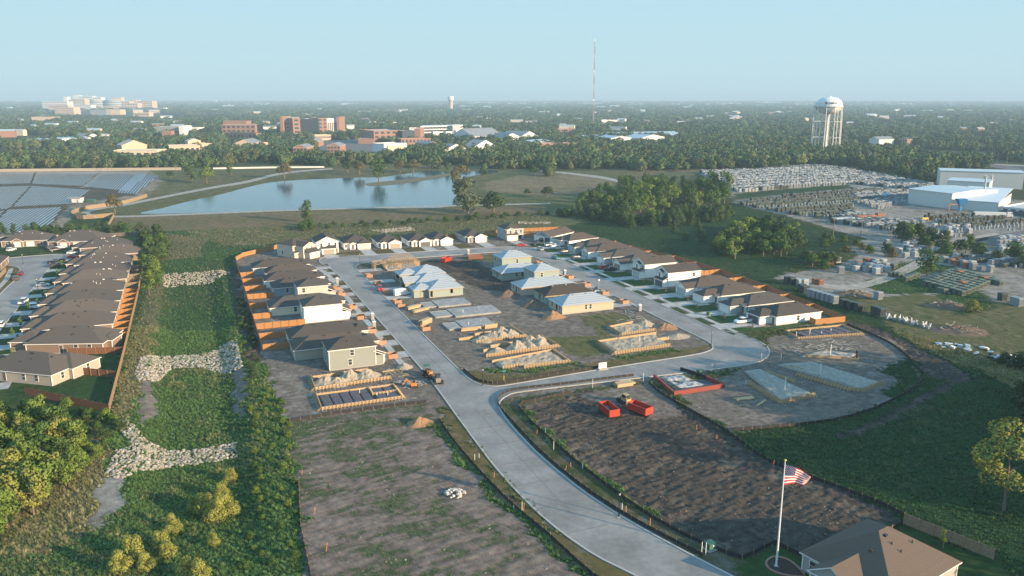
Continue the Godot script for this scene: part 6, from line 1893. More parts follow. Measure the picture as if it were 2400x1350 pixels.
func build_trees() -> void:
	# trees round the pond that stand alone
	for t in [
		["elm", "small round tree alone on the dam before the pond", V(-117.0,-448.6), 12.35, "mid", .95],
		["oak", "olive-brown tree at the pond's left tip beside the curved fence", V(-241.6,-483.1), 13.24, "olive", .8],
		["elm", "left one of the pair of trees above the pond path", V(-271.6,-679.7), 14.00, "mid", 1.0],
		["oak", "right and paler one of the pair of trees above the pond path", V(-252.4,-662.2), 16.09, "light", .9],
		["oak", "small dark tree left of the pair above the pond path", V(-299.0,-702.1), 7.79, "dark", 1.1],
		["elm", "small tree beyond the path, right of the pair", V(-257.9,-738.4), 10.12, "mid", 1.2],
		["oak", "big olive-brown tree on the pond's far left bank", V(-200.3,-705.9), 15.62, "olive", 1.0],
		["oak", "brown-leaved tree on the far bank before the brick campus", V(-140.2,-738.4), 14.76, "olive", .9],
		["elm", "tall tree at the tip of the pond's spit", V(-112.4,-676.1), 19.25, "mid", 1.0],
		["oak", "dark tree on the far bank left of the brown-leaved one", V(-156.4,-764.7), 11.26, "dark", 1.2],
		["oak", "olive tree behind the spit, left of two", V(-106.4,-764.7), 13.27, "olive", 1.0],
		["oak", "olive tree behind the spit, right of two", V(-94.3,-764.7), 13.67, "olive", 1.2],
		["elm", "small tree near the pavilion on the far bank", V(-61.7,-773.9), 8.96, "mid", 1.1],
		["elm", "tall dark tree at the pond's right edge, farther of two", V(-37.0,-586.1), 20.82, "olive", 1.05],
		["elm", "tall grey-green tree at the pond's right edge, nearer of two", V(-26.2,-472.2), 22.01, "grey", 1.2],
		["oak", "large dark spreading tree right of the pond", V(-11.4,-481.3), 14.99, "dark", 1.25],
		["oak", "round dark tree on the dry field's near edge", V(24.7,-562.8), 9.01, "dark", 1.2],
		["oak", "small round tree left of the dry field", V(11.4,-575.5), 5.53, "dark", 1.2],
		["oak", "dark oak at the dry field's far left corner", V(19.5,-734.1), 10.83, "dark", 1.1],
		["oak", "round tree at the pond's far right corner", V(-24.8,-705.9), 9.32, "dark", 1.1],
		["elm", "tall green tree standing among the transformer rows", V(164.6,-309.1), 10.83, "mid", 1.1],
		["elm", "tall green tree left of the solitary works tree cluster", V(136.5,-548.2), 19.83, "mid", .8],
		["elm", "taller right-hand tree beside the works' upper yard", V(144.7,-543.5), 20.25, "mid", .75],
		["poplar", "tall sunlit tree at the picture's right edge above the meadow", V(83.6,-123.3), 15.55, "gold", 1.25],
		["bush", "round dark bush at the right edge beside scrap metal, left of two", V(129.8,-200.5), 3.2, "dark", 1.2],
		["bush", "round dark bush at the right edge beside scrap metal, right of two", V(131.4,-197.1), 4.6, "dark", 1.2],
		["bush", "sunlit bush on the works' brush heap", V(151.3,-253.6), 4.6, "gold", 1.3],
		["elm", "slim pale tree at the channel's head beside the old street", V(-129.7,-277.1), 9.0, "light", .8],
	]:
		tree(t[0], t[1], t[2], t[3], t[4], "", t[5])
	# the wood right of the dam
	var wood := "wood beyond the estate's far corner"
	grove(fl([25.6,-475.8,58.7,-548.2,94.1,-629.5,131.2,-614.4,151.9,-567.8,133.5,-485.0,104.3,-485.0,67.9,-450.2,50.3,-467.0]), 5.6, ["elm", "oak", "elm"], ["mid", "dark", "light", "mid"], 9, 14.5, "leafy tree in the dense wood beyond the estate's far corner", wood, 1.0, 70)
	grove(fl([23.0,-475.8,53.0,-447.0,64.8,-428.6,94.4,-437.6,127.2,-458.4,136.6,-488.8,101.3,-470.5,67.0,-443.8,50.6,-470.5]), 4.0, ["cedar", "cedar", "bush"], ["cedar", "cedar", "mid"], 5, 8.5, "dark cedar along the front of the wood beyond the estate", wood, 1.15, 54)
	for q in [[81.8, -450.2, 5.0, "left of the pair on the grass before the wood"], [85.4, -415.7, 5.2, "alone on the green field, farther of two"], [86.0, -390.8, 4.6, "alone on the green field, nearer of two"], [102.2, -434.5, 5.0, "right of the wood's front edge"], [95.2, -399.7, 5.2, "upper one of the close pair on the field"], [93.7, -386.0, 5.4, "lower one of the close pair on the field"], [112.8, -447.0, 4.0, "right end of the wood's front edge"]]:
		tree("cedar", "round dark cedar %s" % q[3], Vector2(q[0], q[1]), q[2], "cedar", "cedars dotted over the green field", 1.35)
	var thicket := "thicket between the field and the works"
	grove(fl([88.8,-359.0,106.5,-393.3,127.1,-419.9,142.9,-413.0,138.5,-375.4,127.2,-348.8,113.3,-346.9,96.6,-341.1]), 4.6, ["oak", "bush", "elm", "oak"], ["dark", "mid", "dark", "light"], 6, 10, "leafy tree in the thicket between the field and the works", thicket, 1.15, 44)
	grove(fl([126.0,-337.3,142.4,-343.9,137.8,-325.6,120.5,-314.7]), 4.5, ["bush", "oak"], ["dark", "dark", "mid"], 4.5, 6.5, "dark bush beside the green frame at the works' track", thicket, 1.2, 8)
	grove(fl([155.5,-393.3,171.1,-375.4,175.7,-359.0,168.1,-346.9,153.4,-356.9,146.6,-369.8]), 8.0, ["bush"], ["mid", "olive", "dark"], 3, 4.6, "low bush on the grass below the works' lower yard", thicket, 1.3, 10)
	grove(fl([189.6,-393.3,212.1,-413.0,205.0,-359.0,224.8,-343.9,237.7,-330.0,226.1,-313.0,208.2,-323.0,194.8,-343.9,188.1,-364.3]), 5.5, ["oak", "bush", "elm"], ["dark", "mid", "dark"], 5.5, 9.5, "tree in the line that crosses the works' yards", "tree line across the works", 1.15, 26)
	# behind the old street and along the channel
	grove(fl([-190.6,-408.9,-177.3,-403.6,-153.4,-348.8,-140.8,-313.0,-126.3,-277.1,-129.0,-273.9,-147.3,-313.0,-168.8,-359.0]), 4.6, ["elm", "oak", "bush"], ["mid", "dark", "light"], 5, 9, "tree in the strip between the old street and the channel", "strip of trees beside the old street", 1.0, 18)
	grove(fl([-274.0,-422.8,-196.4,-422.8,-188.0,-408.9,-258.8,-398.4]), 5.0, ["bush", "elm"], ["mid", "dark"], 3.2, 5.0, "bush in the hedge behind the old street's head", "hedge behind the old street", 1.2, 40)
	grove(fl([-115.7,-419.9,-102.7,-413.0,-109.8,-437.6,-121.6,-442.2]), 4.0, ["bush"], ["mid"], 3.6, 5.0, "round bush below the dam under the lone tree", "bushes below the dam", 1.3, 5)
	grove(fl([-106.2,-437.6,-72.3,-447.0,-30.2,-467.0,20.9,-485.0,21.8,-475.8,-29.4,-455.1,-70.4,-434.5,-103.1,-424.2]), 7.0, ["bush"], ["mid", "dark"], 1.6, 3.0, "low bush in the green line below the dam", "bushes below the dam", 1.6, 30)
	# the wood at the lower left
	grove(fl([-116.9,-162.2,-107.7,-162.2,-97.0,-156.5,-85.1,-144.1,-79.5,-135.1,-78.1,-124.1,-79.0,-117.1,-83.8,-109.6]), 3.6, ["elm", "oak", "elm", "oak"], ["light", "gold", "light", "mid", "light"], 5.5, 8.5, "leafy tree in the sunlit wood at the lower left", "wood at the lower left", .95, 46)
	grove(fl([-102.2,-170.9,-87.2,-162.2,-82.8,-158.8,-79.9,-142.3,-80.8,-131.8]), 3.2, ["bush"], ["mid", "light", "dark"], 1.6, 3.2, "low shrub at the edge of the lower-left wood", "wood at the lower left", 1.2, 22)
	# willows in the channel
	var wl := "yellow-green willows in the channel"
	for q in [[-52.5, -136.8, 3.0, "topmost and farthest of the clump"], [-51.8, -130.2, 3.6, "just below the topmost one"], [-52.7, -124.1, 5.0, "tall left one of the middle clump"], [-49.6, -121.9, 5.2, "front of the middle clump"], [-48.4, -124.1, 4.6, "right of the middle clump"], [-54.9, -125.6, 3.4, "small left shoulder of the middle clump"], [-47.6, -114.5, 2.6, "small one below the middle clump"], [-55.7, -118.5, 3.6, "thin one left of the middle clump"], [-55.5, -113.3, 4.0, "brownish one between the two clumps"], [-53.2, -110.8, 3.6, "leaning one between the two clumps"], [-57.7, -108.5, 4.8, "large left one of the lower clump"], [-57.5, -104.6, 4.2, "lower left corner of the clump"], [-47.7, -104.6, 4.0, "cut by the picture's bottom edge"], [-45.2, -102.9, 4.4, "right one at the picture's bottom edge"], [-54.4, -106.2, 3.6, "low one inside the lower clump"]]:
		tree("willow", "yellow-green willow bush in the channel, %s" % q[3], Vector2(q[0], q[1]), q[2], "willow", wl, 1.0)
	grove(fl([-63.8,-184.9,-54.1,-176.3,-46.4,-158.8,-39.7,-133.4,-32.7,-109.6,-35.3,-105.1,-40.7,-106.2,-45.7,-130.2,-56.4,-158.8]), 3.0, ["bush"], ["mid", "light", "light"], .7, 1.5, "weedy shrub on the channel's right bank", "shrubs on the channel bank", 1.3, 60, "shrub")
	grove(fl([-94.1,-270.8,-80.7,-238.2,-65.7,-197.7,-62.8,-184.9,-67.4,-191.1,-96.3,-270.8]), 2.6, ["bush"], ["mid", "dark"], .8, 1.7, "weedy shrub beside the new estate's back fence", "shrubs on the channel bank", 1.5, 30, "shrub")
	# beyond the right edge: the trees whose shade lies on the meadow and the entry street
	grove(fl([121,-170, 190,-170, 190,-70, 150,-90, 117,-110]), 6.5, ["elm", "oak"], ["dark", "mid"], 17, 22, "tall tree of the wood beyond the right edge of the meadow", "wood beyond the right edge", 1.0, 90)
	grove(fl([119.3,-176.3,122.4,-173.6,111.4,-156.5,109.2,-158.8]), 4.0, ["oak", "bush"], ["dark"], 4.0, 6.5, "dark leafy tree behind the tall sunlit one at the right edge", "wood beyond the right edge", 1.1, 6)
	grove(fl([104,-94, 150,-72, 185,-52, 175,-34, 125,-58, 100,-80]), 6.0, ["elm", "oak"], ["dark", "mid"], 10, 13, "tall tree of the wood behind the white brick house", "wood beyond the right edge", 1.1, 30)
	# street trees
	for q in [[-175.6, -301.4, 3.6, "bushy one beside the black SUVs"], [-183.8, -319.6, 3.4, "near the brown pickup"], [-158.3, -258.0, 2.8, "left of the white SUV"], [-162.5, -269.6, 2.8, "above the white SUV's drive"], [-159.3, -254.6, 2.6, "thin one by the kerb"], [-149.5, -233.5, 3.0, "below the dark SUV"], [-145.5, -223.3, 2.8, "between the two pale drives"], [-140.5, -217.9, 2.4, "thin one beside the pale drive"], [-133.7, -204.0, 2.8, "above the blue coupe's drive"], [-160.1, -270.8, 2.6, "beside the dark teal SUV"]]:
		tree("sapling", "young street tree of the old street, %s" % q[2 + 1], Vector2(q[0], q[1]), q[2] * 1.2, "light", "young trees of the old street", 1.0)
	for q in [[59.9, -263.1, "the two-storey houses' nearer drive"], [54.9, -277.1, "the farther two-storey house"], [42.8, -305.2, "the black pickup's drive"], [49.4, -291.9, "the farther two-storey house's lawn edge"], [37.1, -323.0, "the eighth drive"], [32.2, -337.3, "the ninth drive"], [61.5, -255.7, "the third house's drive"], [66.9, -242.2, "the second house's drive"], [72.5, -231.2, "the white pickup"], [21.5, -359.0, "the brown car"]]:
		tree("sapling", "thin bare young tree on a right-hand front lawn, beside %s" % q[2], Vector2(q[0], q[1]), 2.6, "rust", "thin young trees of the right-hand row", .6)
	tree("sapling", "young tree in the yard behind the white brick house", V(67.0,-111.4), 3.4, "light", "", .8)

var forest := [[], []]
var forest_cols := []

func build_forest(clear: Array) -> void:
	# the town's canopy out to the horizon: nearest ones singly, the rest as one mass
	var f := fn(77, 0.004, 3)
	var g := fn(78, 0.0012, 2)
	var near_homes := {}
	for hm in homes:
		for i in range(-1, 2):
			for j in range(-1, 2):
				var key := Vector2i((hm[0] / 160.0).floor()) + Vector2i(i, j)
				if not near_homes.has(key):
					near_homes[key] = []
				near_homes[key].append(hm)
	var spots := []
	var r := 560.0
	while r < 14000.0:
		var s := maxf(8.6, r * 0.0078)
		var a := -0.72
		while a < 0.72:
			var p := Vector2(sin(a) * r, -cos(a) * r) + Vector2(rng.randf_range(-.5, .5), rng.randf_range(-.5, .5)) * s
			a += s / r
			var n := f.get_noise_2dv(p) + .6 * g.get_noise_2dv(p)
			if n > (.30 if r < 2600 else .36):
				continue
			if -p.y < 800.0 - 0.0 * p.x and not inside(p, clear[0]):
				continue
			var ok := true
			for c in clear[1]:
				if inside(p, c):
					ok = false
					break
			if ok:
				for hm in near_homes.get(Vector2i((p / 160.0).floor()), []):
					var d: Vector2 = p - hm[0]
					if d.length() < hm[1] or (absf(d.x) < hm[1] and d.y > 0 and d.y < hm[1] * 3.0):
						ok = false
						break
			if ok:
				spots.append([p, s, n])
		r += s
	var low := [[Vector3(0, 3.4, 0), Vector3(4.2, 3.0, 4.2)], [Vector3(1.6, 6.2, .6), Vector3(3.0, 2.6, 3.0)], [Vector3(-1.8, 5.4, -1.2), Vector3(2.6, 2.4, 2.6)], [Vector3(.2, 7.4, -1.0), Vector3(2.2, 2.0, 2.2)], [Vector3(-.6, 4.6, 2.4), Vector3(2.3, 2.2, 2.3)]]
	var tall := [[Vector3(0, 4.0, 0), Vector3(2.6, 3.6, 2.6)], [Vector3(.8, 7.4, .4), Vector3(2.0, 2.6, 2.0)], [Vector3(-1.6, 3.2, 1.2), Vector3(1.8, 2.2, 1.8)], [Vector3(1.5, 3.6, -1.6), Vector3(1.7, 2.0, 1.7)]]
	var ms := [crown_mesh(301, low, 17, .8, true), crown_mesh(302, tall, 20, .75, true)]
	var xf := [[], []]
	var cols := [[], []]
	var singles := []
	for q in spots:
		var p: Vector2 = q[0]
		var big := maxf(1.0, q[1] / 8.6)
		var h := 4.5 + 8.5 * pow(rng.randf(), .8)
		var kind := 0 if rng.randf() < .6 else 1
		if singles.size() < 120 and p.length() < 900 and rng.randf() < .3 and p.x > -520:
			singles.append(p)
			continue
		xf[kind].append(Transform3D(Basis(Vector3.UP, rng.randf() * TAU).scaled(Vector3(h / 9.0 * big * 1.12, h / 9.0 * (1.0 + (big - 1.0) * .22), h / 9.0 * big * 1.12)), Vector3(p.x, -.6 if p.length() < 1100 else -2.4, p.y)))
		var t := rng.randf_range(.65, 1.5)
		var w := rng.randf()
		cols[kind].append(Color(.052 + .05 * w * w, .094 + .02 * w, .036 + .006 * w) * t)
	singles.sort_custom(by_bearing)
	for i in singles.size():
		tree(["oak", "elm"][rng.randi() % 2], "leafy tree at the wooded town's near edge beyond the pond, %s" % nth(i), singles[i], rng.randf_range(6.5, 11.5), ["dark", "mid", "light", "olive"][rng.randi() % 4], "near trees of the wooded town", 1.2, "", -.05)
	for k in 2:
		stuff("woodland", ["continuous tree canopy of the town reaching to the hazy horizon", "taller narrow trees scattered through the town's far canopy"][k], ms[k], M.leaf_mass, xf[k], cols[k])

# ---------------------------------------------------------------- town, towers, works
# a block on the ground from l to r (its near face), going back by depth; windows: rows x columns on the near face
func block(o: Node3D, c: Vector2, l: Vector2, r: Vector2, depth: float, h: float, m: Material, rows := 0, cols := 0, roof := "flat", rm: Material = null, y0 := 0.0) -> void:
	var w := l.distance_to(r)
	var t := -(r - l).angle()
	var n := Node3D.new()
	n.name = "wing"
	o.add_child(n, true)
	n.position = v3(l - c, y0)
	n.rotation.y = t
	var b := MB.new()
	b.box(Vector3(0, -1, -depth), Vector3(w, h, 0), true, true)
	part(n, "wall", b.mesh(), m)
	if roof == "flat":
		part(n, "roof", bmesh(w - .6, .2, depth - .6), rm if rm else M.roof_pale, Vector3(w / 2, h - .5, -depth / 2))
		for e in [[bmesh(w + .1, .9, .35), Vector3(w / 2, h - .45, 0)], [bmesh(w + .1, .9, .35), Vector3(w / 2, h - .45, -depth)], [bmesh(.35, .9, depth), Vector3(0, h - .45, -depth / 2)], [bmesh(.35, .9, depth), Vector3(w, h - .45, -depth / 2)]]:
			part(n, "parapet", e[0], m, e[1])
	else:
		var ms := roof_mesh(-.5, w + .5, -depth - .5, .5, h, roof, .05 if m == M.metal_wall else (.16 if rm == M.roof_blue else .4))
		part(n, "roof", ms[0], rm)
		part(n, "fascia", ms[1], M.trim)
		for gw in ms[2]:
			part(n, "gable_wall", gw, m)
	for i in rows:
		for j in cols:
			var ww := w / cols
			var wh := h / rows
			part(n, "window", bmesh(ww * .55, wh * .5, .5), M.far_glass, Vector3(ww * (j + .5), wh * (i + .28), 0))

func building(called: String, label: String, blocks: Array, group := "") -> void:
	var c: Vector2 = blocks[0][0]
	var o := thing(called, label, "building", v3(c), 0.0, group)
	for b in blocks:
		block(o, c, b[0], b[1], b[2], b[3], b[4], b[5] if b.size() > 5 else 0, b[6] if b.size() > 6 else 0, b[7] if b.size() > 7 else "flat", b[8] if b.size() > 8 else null)

func far_home(label: String, at: Vector2, w: float, d: float, h: float, wall: Material, rm: Material, turn: float, group: String) -> void:
	var o := thing("distant_building", label, "building", v3(at, -.5), turn, group)
	var b := MB.new()
	b.box(Vector3(-w / 2, -1, -d / 2), Vector3(w / 2, h, d / 2), true, true)
	part(o, "wall", b.mesh(), wall)
	var ms := roof_mesh(-w / 2 - .4, w / 2 + .4, -d / 2 - .4, d / 2 + .4, h, "ga", .4)
	part(o, "roof", ms[0], rm)
	for gw in ms[2]:
		part(o, "gable_wall", gw, wall)

var homes := []

func build_town() -> void:
	var T: Material = M.far_tan
	var W: Material = M.far_white
	var B: Material = M.far_brick
	var R: Material = M.roof_grey
	building("hospital", "large pale hospital complex on the left horizon", [
		[V(-2077,-3714), V(-1992,-3714), 60.0, 30.29, T, 3, 10], [V(-2480,-4615), V(-2376,-4615), 60.0, 36.40, W, 3, 10], [V(-2560,-4460), V(-2423,-4460), 60.0, 54.44, W, 5, 12], [V(-2367,-4181), V(-2269,-4181), 40.0, 38.31, T, 2, 8],
		[V(-2817,-5149), V(-2793,-5149), 40.0, 81.03, W], [V(-2771,-5149), V(-2685,-5149), 60.0, 68.00, T, 5, 5], [V(-2987,-5580), V(-2947,-5580), 50.0, 91.99, W], [V(-2947,-5580), V(-2856,-5580), 60.0, 86.35, W, 6, 7], [V(-2856,-5580), V(-2798,-5580), 60.0, 79.30, W, 6, 4],
		[V(-2714,-5580), V(-2661,-5580), 50.0, 79.30, T], [V(-2423,-4780), V(-2284,-4780), 50.0, 26.77, T], [V(-2279,-4780), V(-2234,-4780), 60.0, 53.47, T, 4, 3], [V(-2169,-4615), V(-2111,-4615), 60.0, 44.61, T, 3, 4], [V(-2397,-5149), V(-2360,-5149), 60.0, 62.78, T], [V(-2270,-4958), V(-2179,-4958), 70.0, 56.70, T, 5, 7]])
	var ph := 62.78
	var g := thing("parking_tower", "round grey banded building in front of the hospital", "building", v3(V(-2650,-5356)))
	for k in 2:
		for i in 6:
			var d := MB.new()
			d.lathe([Vector2(0, ph * (i + .55) / 6), Vector2(55, ph * (i + .55) / 6), Vector2(55, ph * (i + 1) / 6), Vector2(0, ph * (i + 1) / 6)], 20)
			part(g, "floor_band", d.mesh(), W, Vector3(-60 + 110 * k, 0, 0))
		var q := MB.new()
		q.lathe([Vector2(50, 0), Vector2(50, ph * .98)], 20)
		part(g, "window_band", q.mesh(), M.far_glass, Vector3(-60 + 110 * k, 0, 0))
	building("campus_building", "low grey building before the hospital's centre", [[V(-1866,-3614), V(-1796,-3614), 50.0, 20.28, R], [V(-1821,-3663), V(-1756,-3663), 50.0, 21.49, T]])
	building("campus_building", "low tan building below the hospital's right end", [[V(-1532,-3300), V(-1467,-3300), 40.0, 14.33, T, 1, 8]])
	building("campus_building", "low tan building alone at the far left", [[V(-1542,-2617), V(-1474,-2617), 40.0, 11.39, T]])
	building("glass_hall", "flat-roofed grey and white hall with a brick annex at the left", [[V(-689,-1564), V(-643,-1564), 40.0, 15.32, M.far_dark], [V(-659,-1528), V(-641,-1528), 14.0, 9.46, B], [V(-633,-1545), V(-624,-1545), 40.0, 17.53, W], [V(-647,-1602), V(-621,-1602), 40.0, 12.39, W]])
	building("brick_block", "square orange-brick block with dark window bands", [[V(-527,-1476), V(-466,-1476), 45.0, 22.07, B, 3, 7], [V(-548,-1545), V(-504,-1545), 30.0, 27.05, B], [V(-504,-1428), V(-441,-1398), 12.0, 10.33, B, 1, 8]])
	building("brick_tower_block", "tall red-brick and glass block with two brick piers", [[V(-389,-1493), V(-355,-1493), 50.0, 32.27, M.far_glass, 5, 9], [V(-393,-1460), V(-382,-1468), 54.0, 33.81, B, 5, 1], [V(-421,-1476), V(-398,-1476), 50.0, 34.94, M.far_dark, 5, 4], [V(-416,-1460), V(-411,-1460), 54.0, 36.80, B], [V(-357,-1501), V(-343,-1510), 54.0, 33.61, B, 5, 2], [V(-351,-1545), V(-333,-1545), 48.0, 31.01, M.far_glass, 5, 5], [V(-331,-1536), V(-326,-1536), 54.0, 34.37, B], [V(-391,-1503), V(-332,-1542), 20.0, 31.86, W, 1, 20], [V(-336,-1383), V(-312,-1398), 16.0, 7.87, T, 1, 8]])
	building("brick_college", "long brown-brick college building with a tall glazed bay", [[V(-217,-1275), V(-175,-1301), 60.0, 19.13, B, 3, 5], [V(-174,-1288), V(-156,-1301), 50.0, 18.65, M.far_glass], [V(-156,-1301), V(-147,-1301), 60.0, 21.51, B], [V(-240,-1263), V(-215,-1263), 40.0, 7.86, B], [V(-171,-1251), V(-128,-1275), 20.0, 7.79, B, 1, 8], [V(-191,-1510), V(-180,-1510), 20.0, 15.58, W]])
	building("parking_garage", "pale parking garage with banded decks right of the brick college", [[V(-135,-1390), V(-125,-1398), 6.0, 13.30, W], [V(-114,-1405), V(-104,-1413), 6.0, 12.71, W], [V(-97,-1413), V(-89,-1428), 6.0, 14.60, W]])
	var pk := thing("parking_decks", "open banded decks of the pale parking garage", "parking deck", v3(V(-159,-1413)))
	for i in 5:
		part(pk, "deck", slab_mesh([Vector2.ZERO, V(-91,-1460) - V(-159,-1413), V(-91,-1460) - V(-159,-1413) + Vector2(0, -50), Vector2(0, -50)], 5.0 * i + 2.0, 2.0), W)
	part(pk, "stair_core", bmesh(12, 24, 12), W, Vector3(60, 0, -30))
	building("gym_hall", "cream gymnasium hall with a row of small high windows", [[V(-449,-910), V(-400,-910), 26.0, 11.42, M.far_cream, 1, 6]])
	building("chapel_hall", "tan hall with broad gabled roof behind the cream gymnasium", [[V(-532,-1103), V(-506,-1122), 34.0, 6.32, T, 0, 0, "gb", M.far_tan]])
	building("church_hall", "tan church hall with a gabled tower and round window", [[V(-418,-986), V(-386,-1001), 30.0, 11.83, T, 1, 6], [V(-449,-1122), V(-435,-1132), 16.0, 11.08, T, 0, 0, "gb", M.far_tan], [V(-432,-1122), V(-420,-1132), 20.0, 7.59, T]])
	building("gabled_hall", "tan hall with a long sloping roof right of the church hall", [[V(-384,-1112), V(-352,-1112), 40.0, 7.52, T, 0, 0, "gb", R], [V(-355,-1122), V(-341,-1132), 20.0, 8.75, T]])
	var hg := "gabled brick school wings"
	for s in [["left wing of the gabled brick school with a blue-grey roof", V(-267,-986), V(-250,-986), 10.29], ["right wing of the gabled brick school with a blue-grey roof", V(-240,-1050), V(-223,-1050), 8.75], ["middle wing of the gabled brick school behind the trees", V(-296,-1183), V(-283,-1183), 7.99], ["small gabled brick wing before the long brick college", V(-118,-1152), V(-107,-1162), 5.99], ["small gabled brick wing right of the white box building", V(-61,-1132), V(-43,-1142), 5.30]]:
		building("school_wing", s[0], [[s[1], s[2], 34.0, s[3], B, 2, 4, "gb", R]], hg)
	building("white_box", "plain white windowless box building before the brick college", [[V(-155,-979), V(-130,-1001), 26.0, 14.80, W], [V(-148,-964), V(-129,-979), 3.0, 13.58, M.far_cream]])
	building("sawtooth_hall", "long low white hall with a sawtooth roof behind the pond", [[V(-87,-1017), V(-55,-1041), 22.0, 4.25, W, 0, 0, "gb", R], [V(-55,-1041), V(-15,-1085), 22.0, 3.80, W, 0, 0, "gb", R]])
	building("apartment_court", "wide grey-roofed apartment court with white gables", [[V(-64,-1340), V(-15,-1383), 60.0, 7.64, W, 2, 12, "ga", R], [V(-14,-1301), V(15,-1314), 50.0, 8.09, W, 2, 6, "gb", R], [V(15,-1327), V(43,-1354), 50.0, 8.25, W, 2, 6, "gb", R]])
	building("brick_annex", "flat orange-brick building with a pale blue roof behind", [[V(41,-1103), V(89,-1122), 24.0, 8.61, B, 1, 8], [V(31,-1162), V(57,-1194), 30.0, 7.85, W, 0, 0, "ga", M.roof_blue]])
	building("brick_strip", "long low orange-brick school in the trees", [[V(60,-1684), V(135,-1728), 40.0, 6.95, B, 1, 14]])
	building("pale_roof_range", "long range of pale blue metal roofs behind the trees", [[V(124,-1354), V(184,-1398), 40.0, 5.61, W, 0, 0, "ga", M.roof_blue], [V(156,-1288), V(194,-1314), 40.0, 6.68, W, 0, 0, "gb", M.roof_blue], [V(178,-1413), V(307,-1460), 60.0, 5.85, W, 0, 0, "ga", M.roof_blue], [V(206,-1301), V(254,-1340), 40.0, 6.74, W, 0, 0, "gb", M.roof_blue]])
	building("white_hall", "low white hall in the trees right of the radio mast", [[V(259,-2361), V(319,-2382), 60.0, 8.48, W]])
	building("white_hall", "long white low building left of the radio mast's campus", [[V(-370,-1902), V(-332,-1930), 40.0, 5.87, W]])
	building("white_hall", "cream stepped hall behind the brick tower block", [[V(-322,-2082), V(-280,-2116), 40.0, 8.56, M.far_cream]])
	building("white_shed", "long white metal shed below the water tower", [[V(395,-943), V(418,-923), 22.0, 5.43, W, 0, 0, "ga", M.roof_blue]])
	building("old_homes", "white row with blue metal roofs at the left, left one", [[V(-741,-1239), V(-703,-1251), 24.0, 7.07, W, 1, 8, "ga", M.roof_blue]])
	building("old_homes", "white row with blue metal roofs at the left, right one", [[V(-701,-1251), V(-676,-1301), 24.0, 7.79, W, 1, 9, "ga", M.roof_blue]])
	building("white_church", "white gabled church beside the left rows of houses", [[V(-706,-1354), V(-700,-1368), 30.0, 8.41, W, 0, 0, "gb", R], [V(-686,-1354), V(-677,-1354), 12.0, 9.81, W, 0, 0, "gb", R]])
	building("orange_house", "brick house with a gabled roof among the right-hand trees", [[V(610,-1275), V(616,-1263), 12.0, 6.61, B, 1, 3, "gb", M.shingle], [V(572,-1263), V(601,-1275), 20.0, 6.55, W, 0, 0, "ga", R]])
	building("white_house", "white two-storey house among the right-hand trees", [[V(638,-1301), V(642,-1288), 9.0, 6.07, W, 2, 2, "gb", R]])
	building("pavilion", "small open pavilion with a pale roof on the far bank", [[V(-86.3,-812.9), V(-85.0,-812.9), 1.0, 2.6, M.far_white, 0, 0, "flat"]])
	var pv := thing("park_pavilion", "pale hipped roof on posts of the far bank pavilion", "pavilion", v3(V(-82.2,-815.4)))
	for x in [-5.0, 0.0, 5.0]:
		for z in [-4.0, 4.0]:
			part(pv, "post", bmesh(.3, 2.8, .3), M.far_white, Vector3(x, 0, z))
	var pr := roof_mesh(-6.5, 6.5, -5.2, 5.2, 2.8, "hip", .45)
	part(pv, "roof", pr[0], M.roof_blue)
	part(pv, "fascia", pr[1], M.far_white)
	# scattered roofs and walls among the far trees
	var walls := [W, W, M.far_cream, T, B]
	var say := ["small white building in the trees of the far town", "white gabled house in the trees of the far town", "cream building in the trees of the far town", "tan building in the trees of the far town", "small brick building in the trees of the far town"]
	var bear := []
	for i in 210:
		bear.append(rng.randf_range(-.6, .6))
	bear.sort()
	for i in 210:
		var a: float = bear[i]
		var r := 1500.0 * pow(8.0, pow(rng.randf(), .75))
		var k := rng.randi() % 5
		var s := maxf(1.0, r / 2600.0)
		homes.append([Vector2(sin(a) * r, -cos(a) * r), 16.0 * s + 8.0])
		far_home("%s, %s" % [say[k], nth(i)], Vector2(sin(a) * r, -cos(a) * r), rng.randf_range(12, 34) * s, rng.randf_range(9, 14) * s, rng.randf_range(8, 13) * sqrt(s), walls[k], [R, M.roof_blue, M.roof_pale][rng.randi() % 3], rng.randf_range(-.6, .6), "scattered buildings of the far town")
	for i in 26:
		var x := -1.0 + i / 13.0
		far_home("long white warehouse on the hazy horizon, %s" % nth(i), Vector2(800.0 + x * 4600.0, -rng.randf_range(7000, 9500)), rng.randf_range(90, 300), 60, rng.randf_range(12, 20), W, M.roof_pale, 0.0, "warehouses on the horizon")

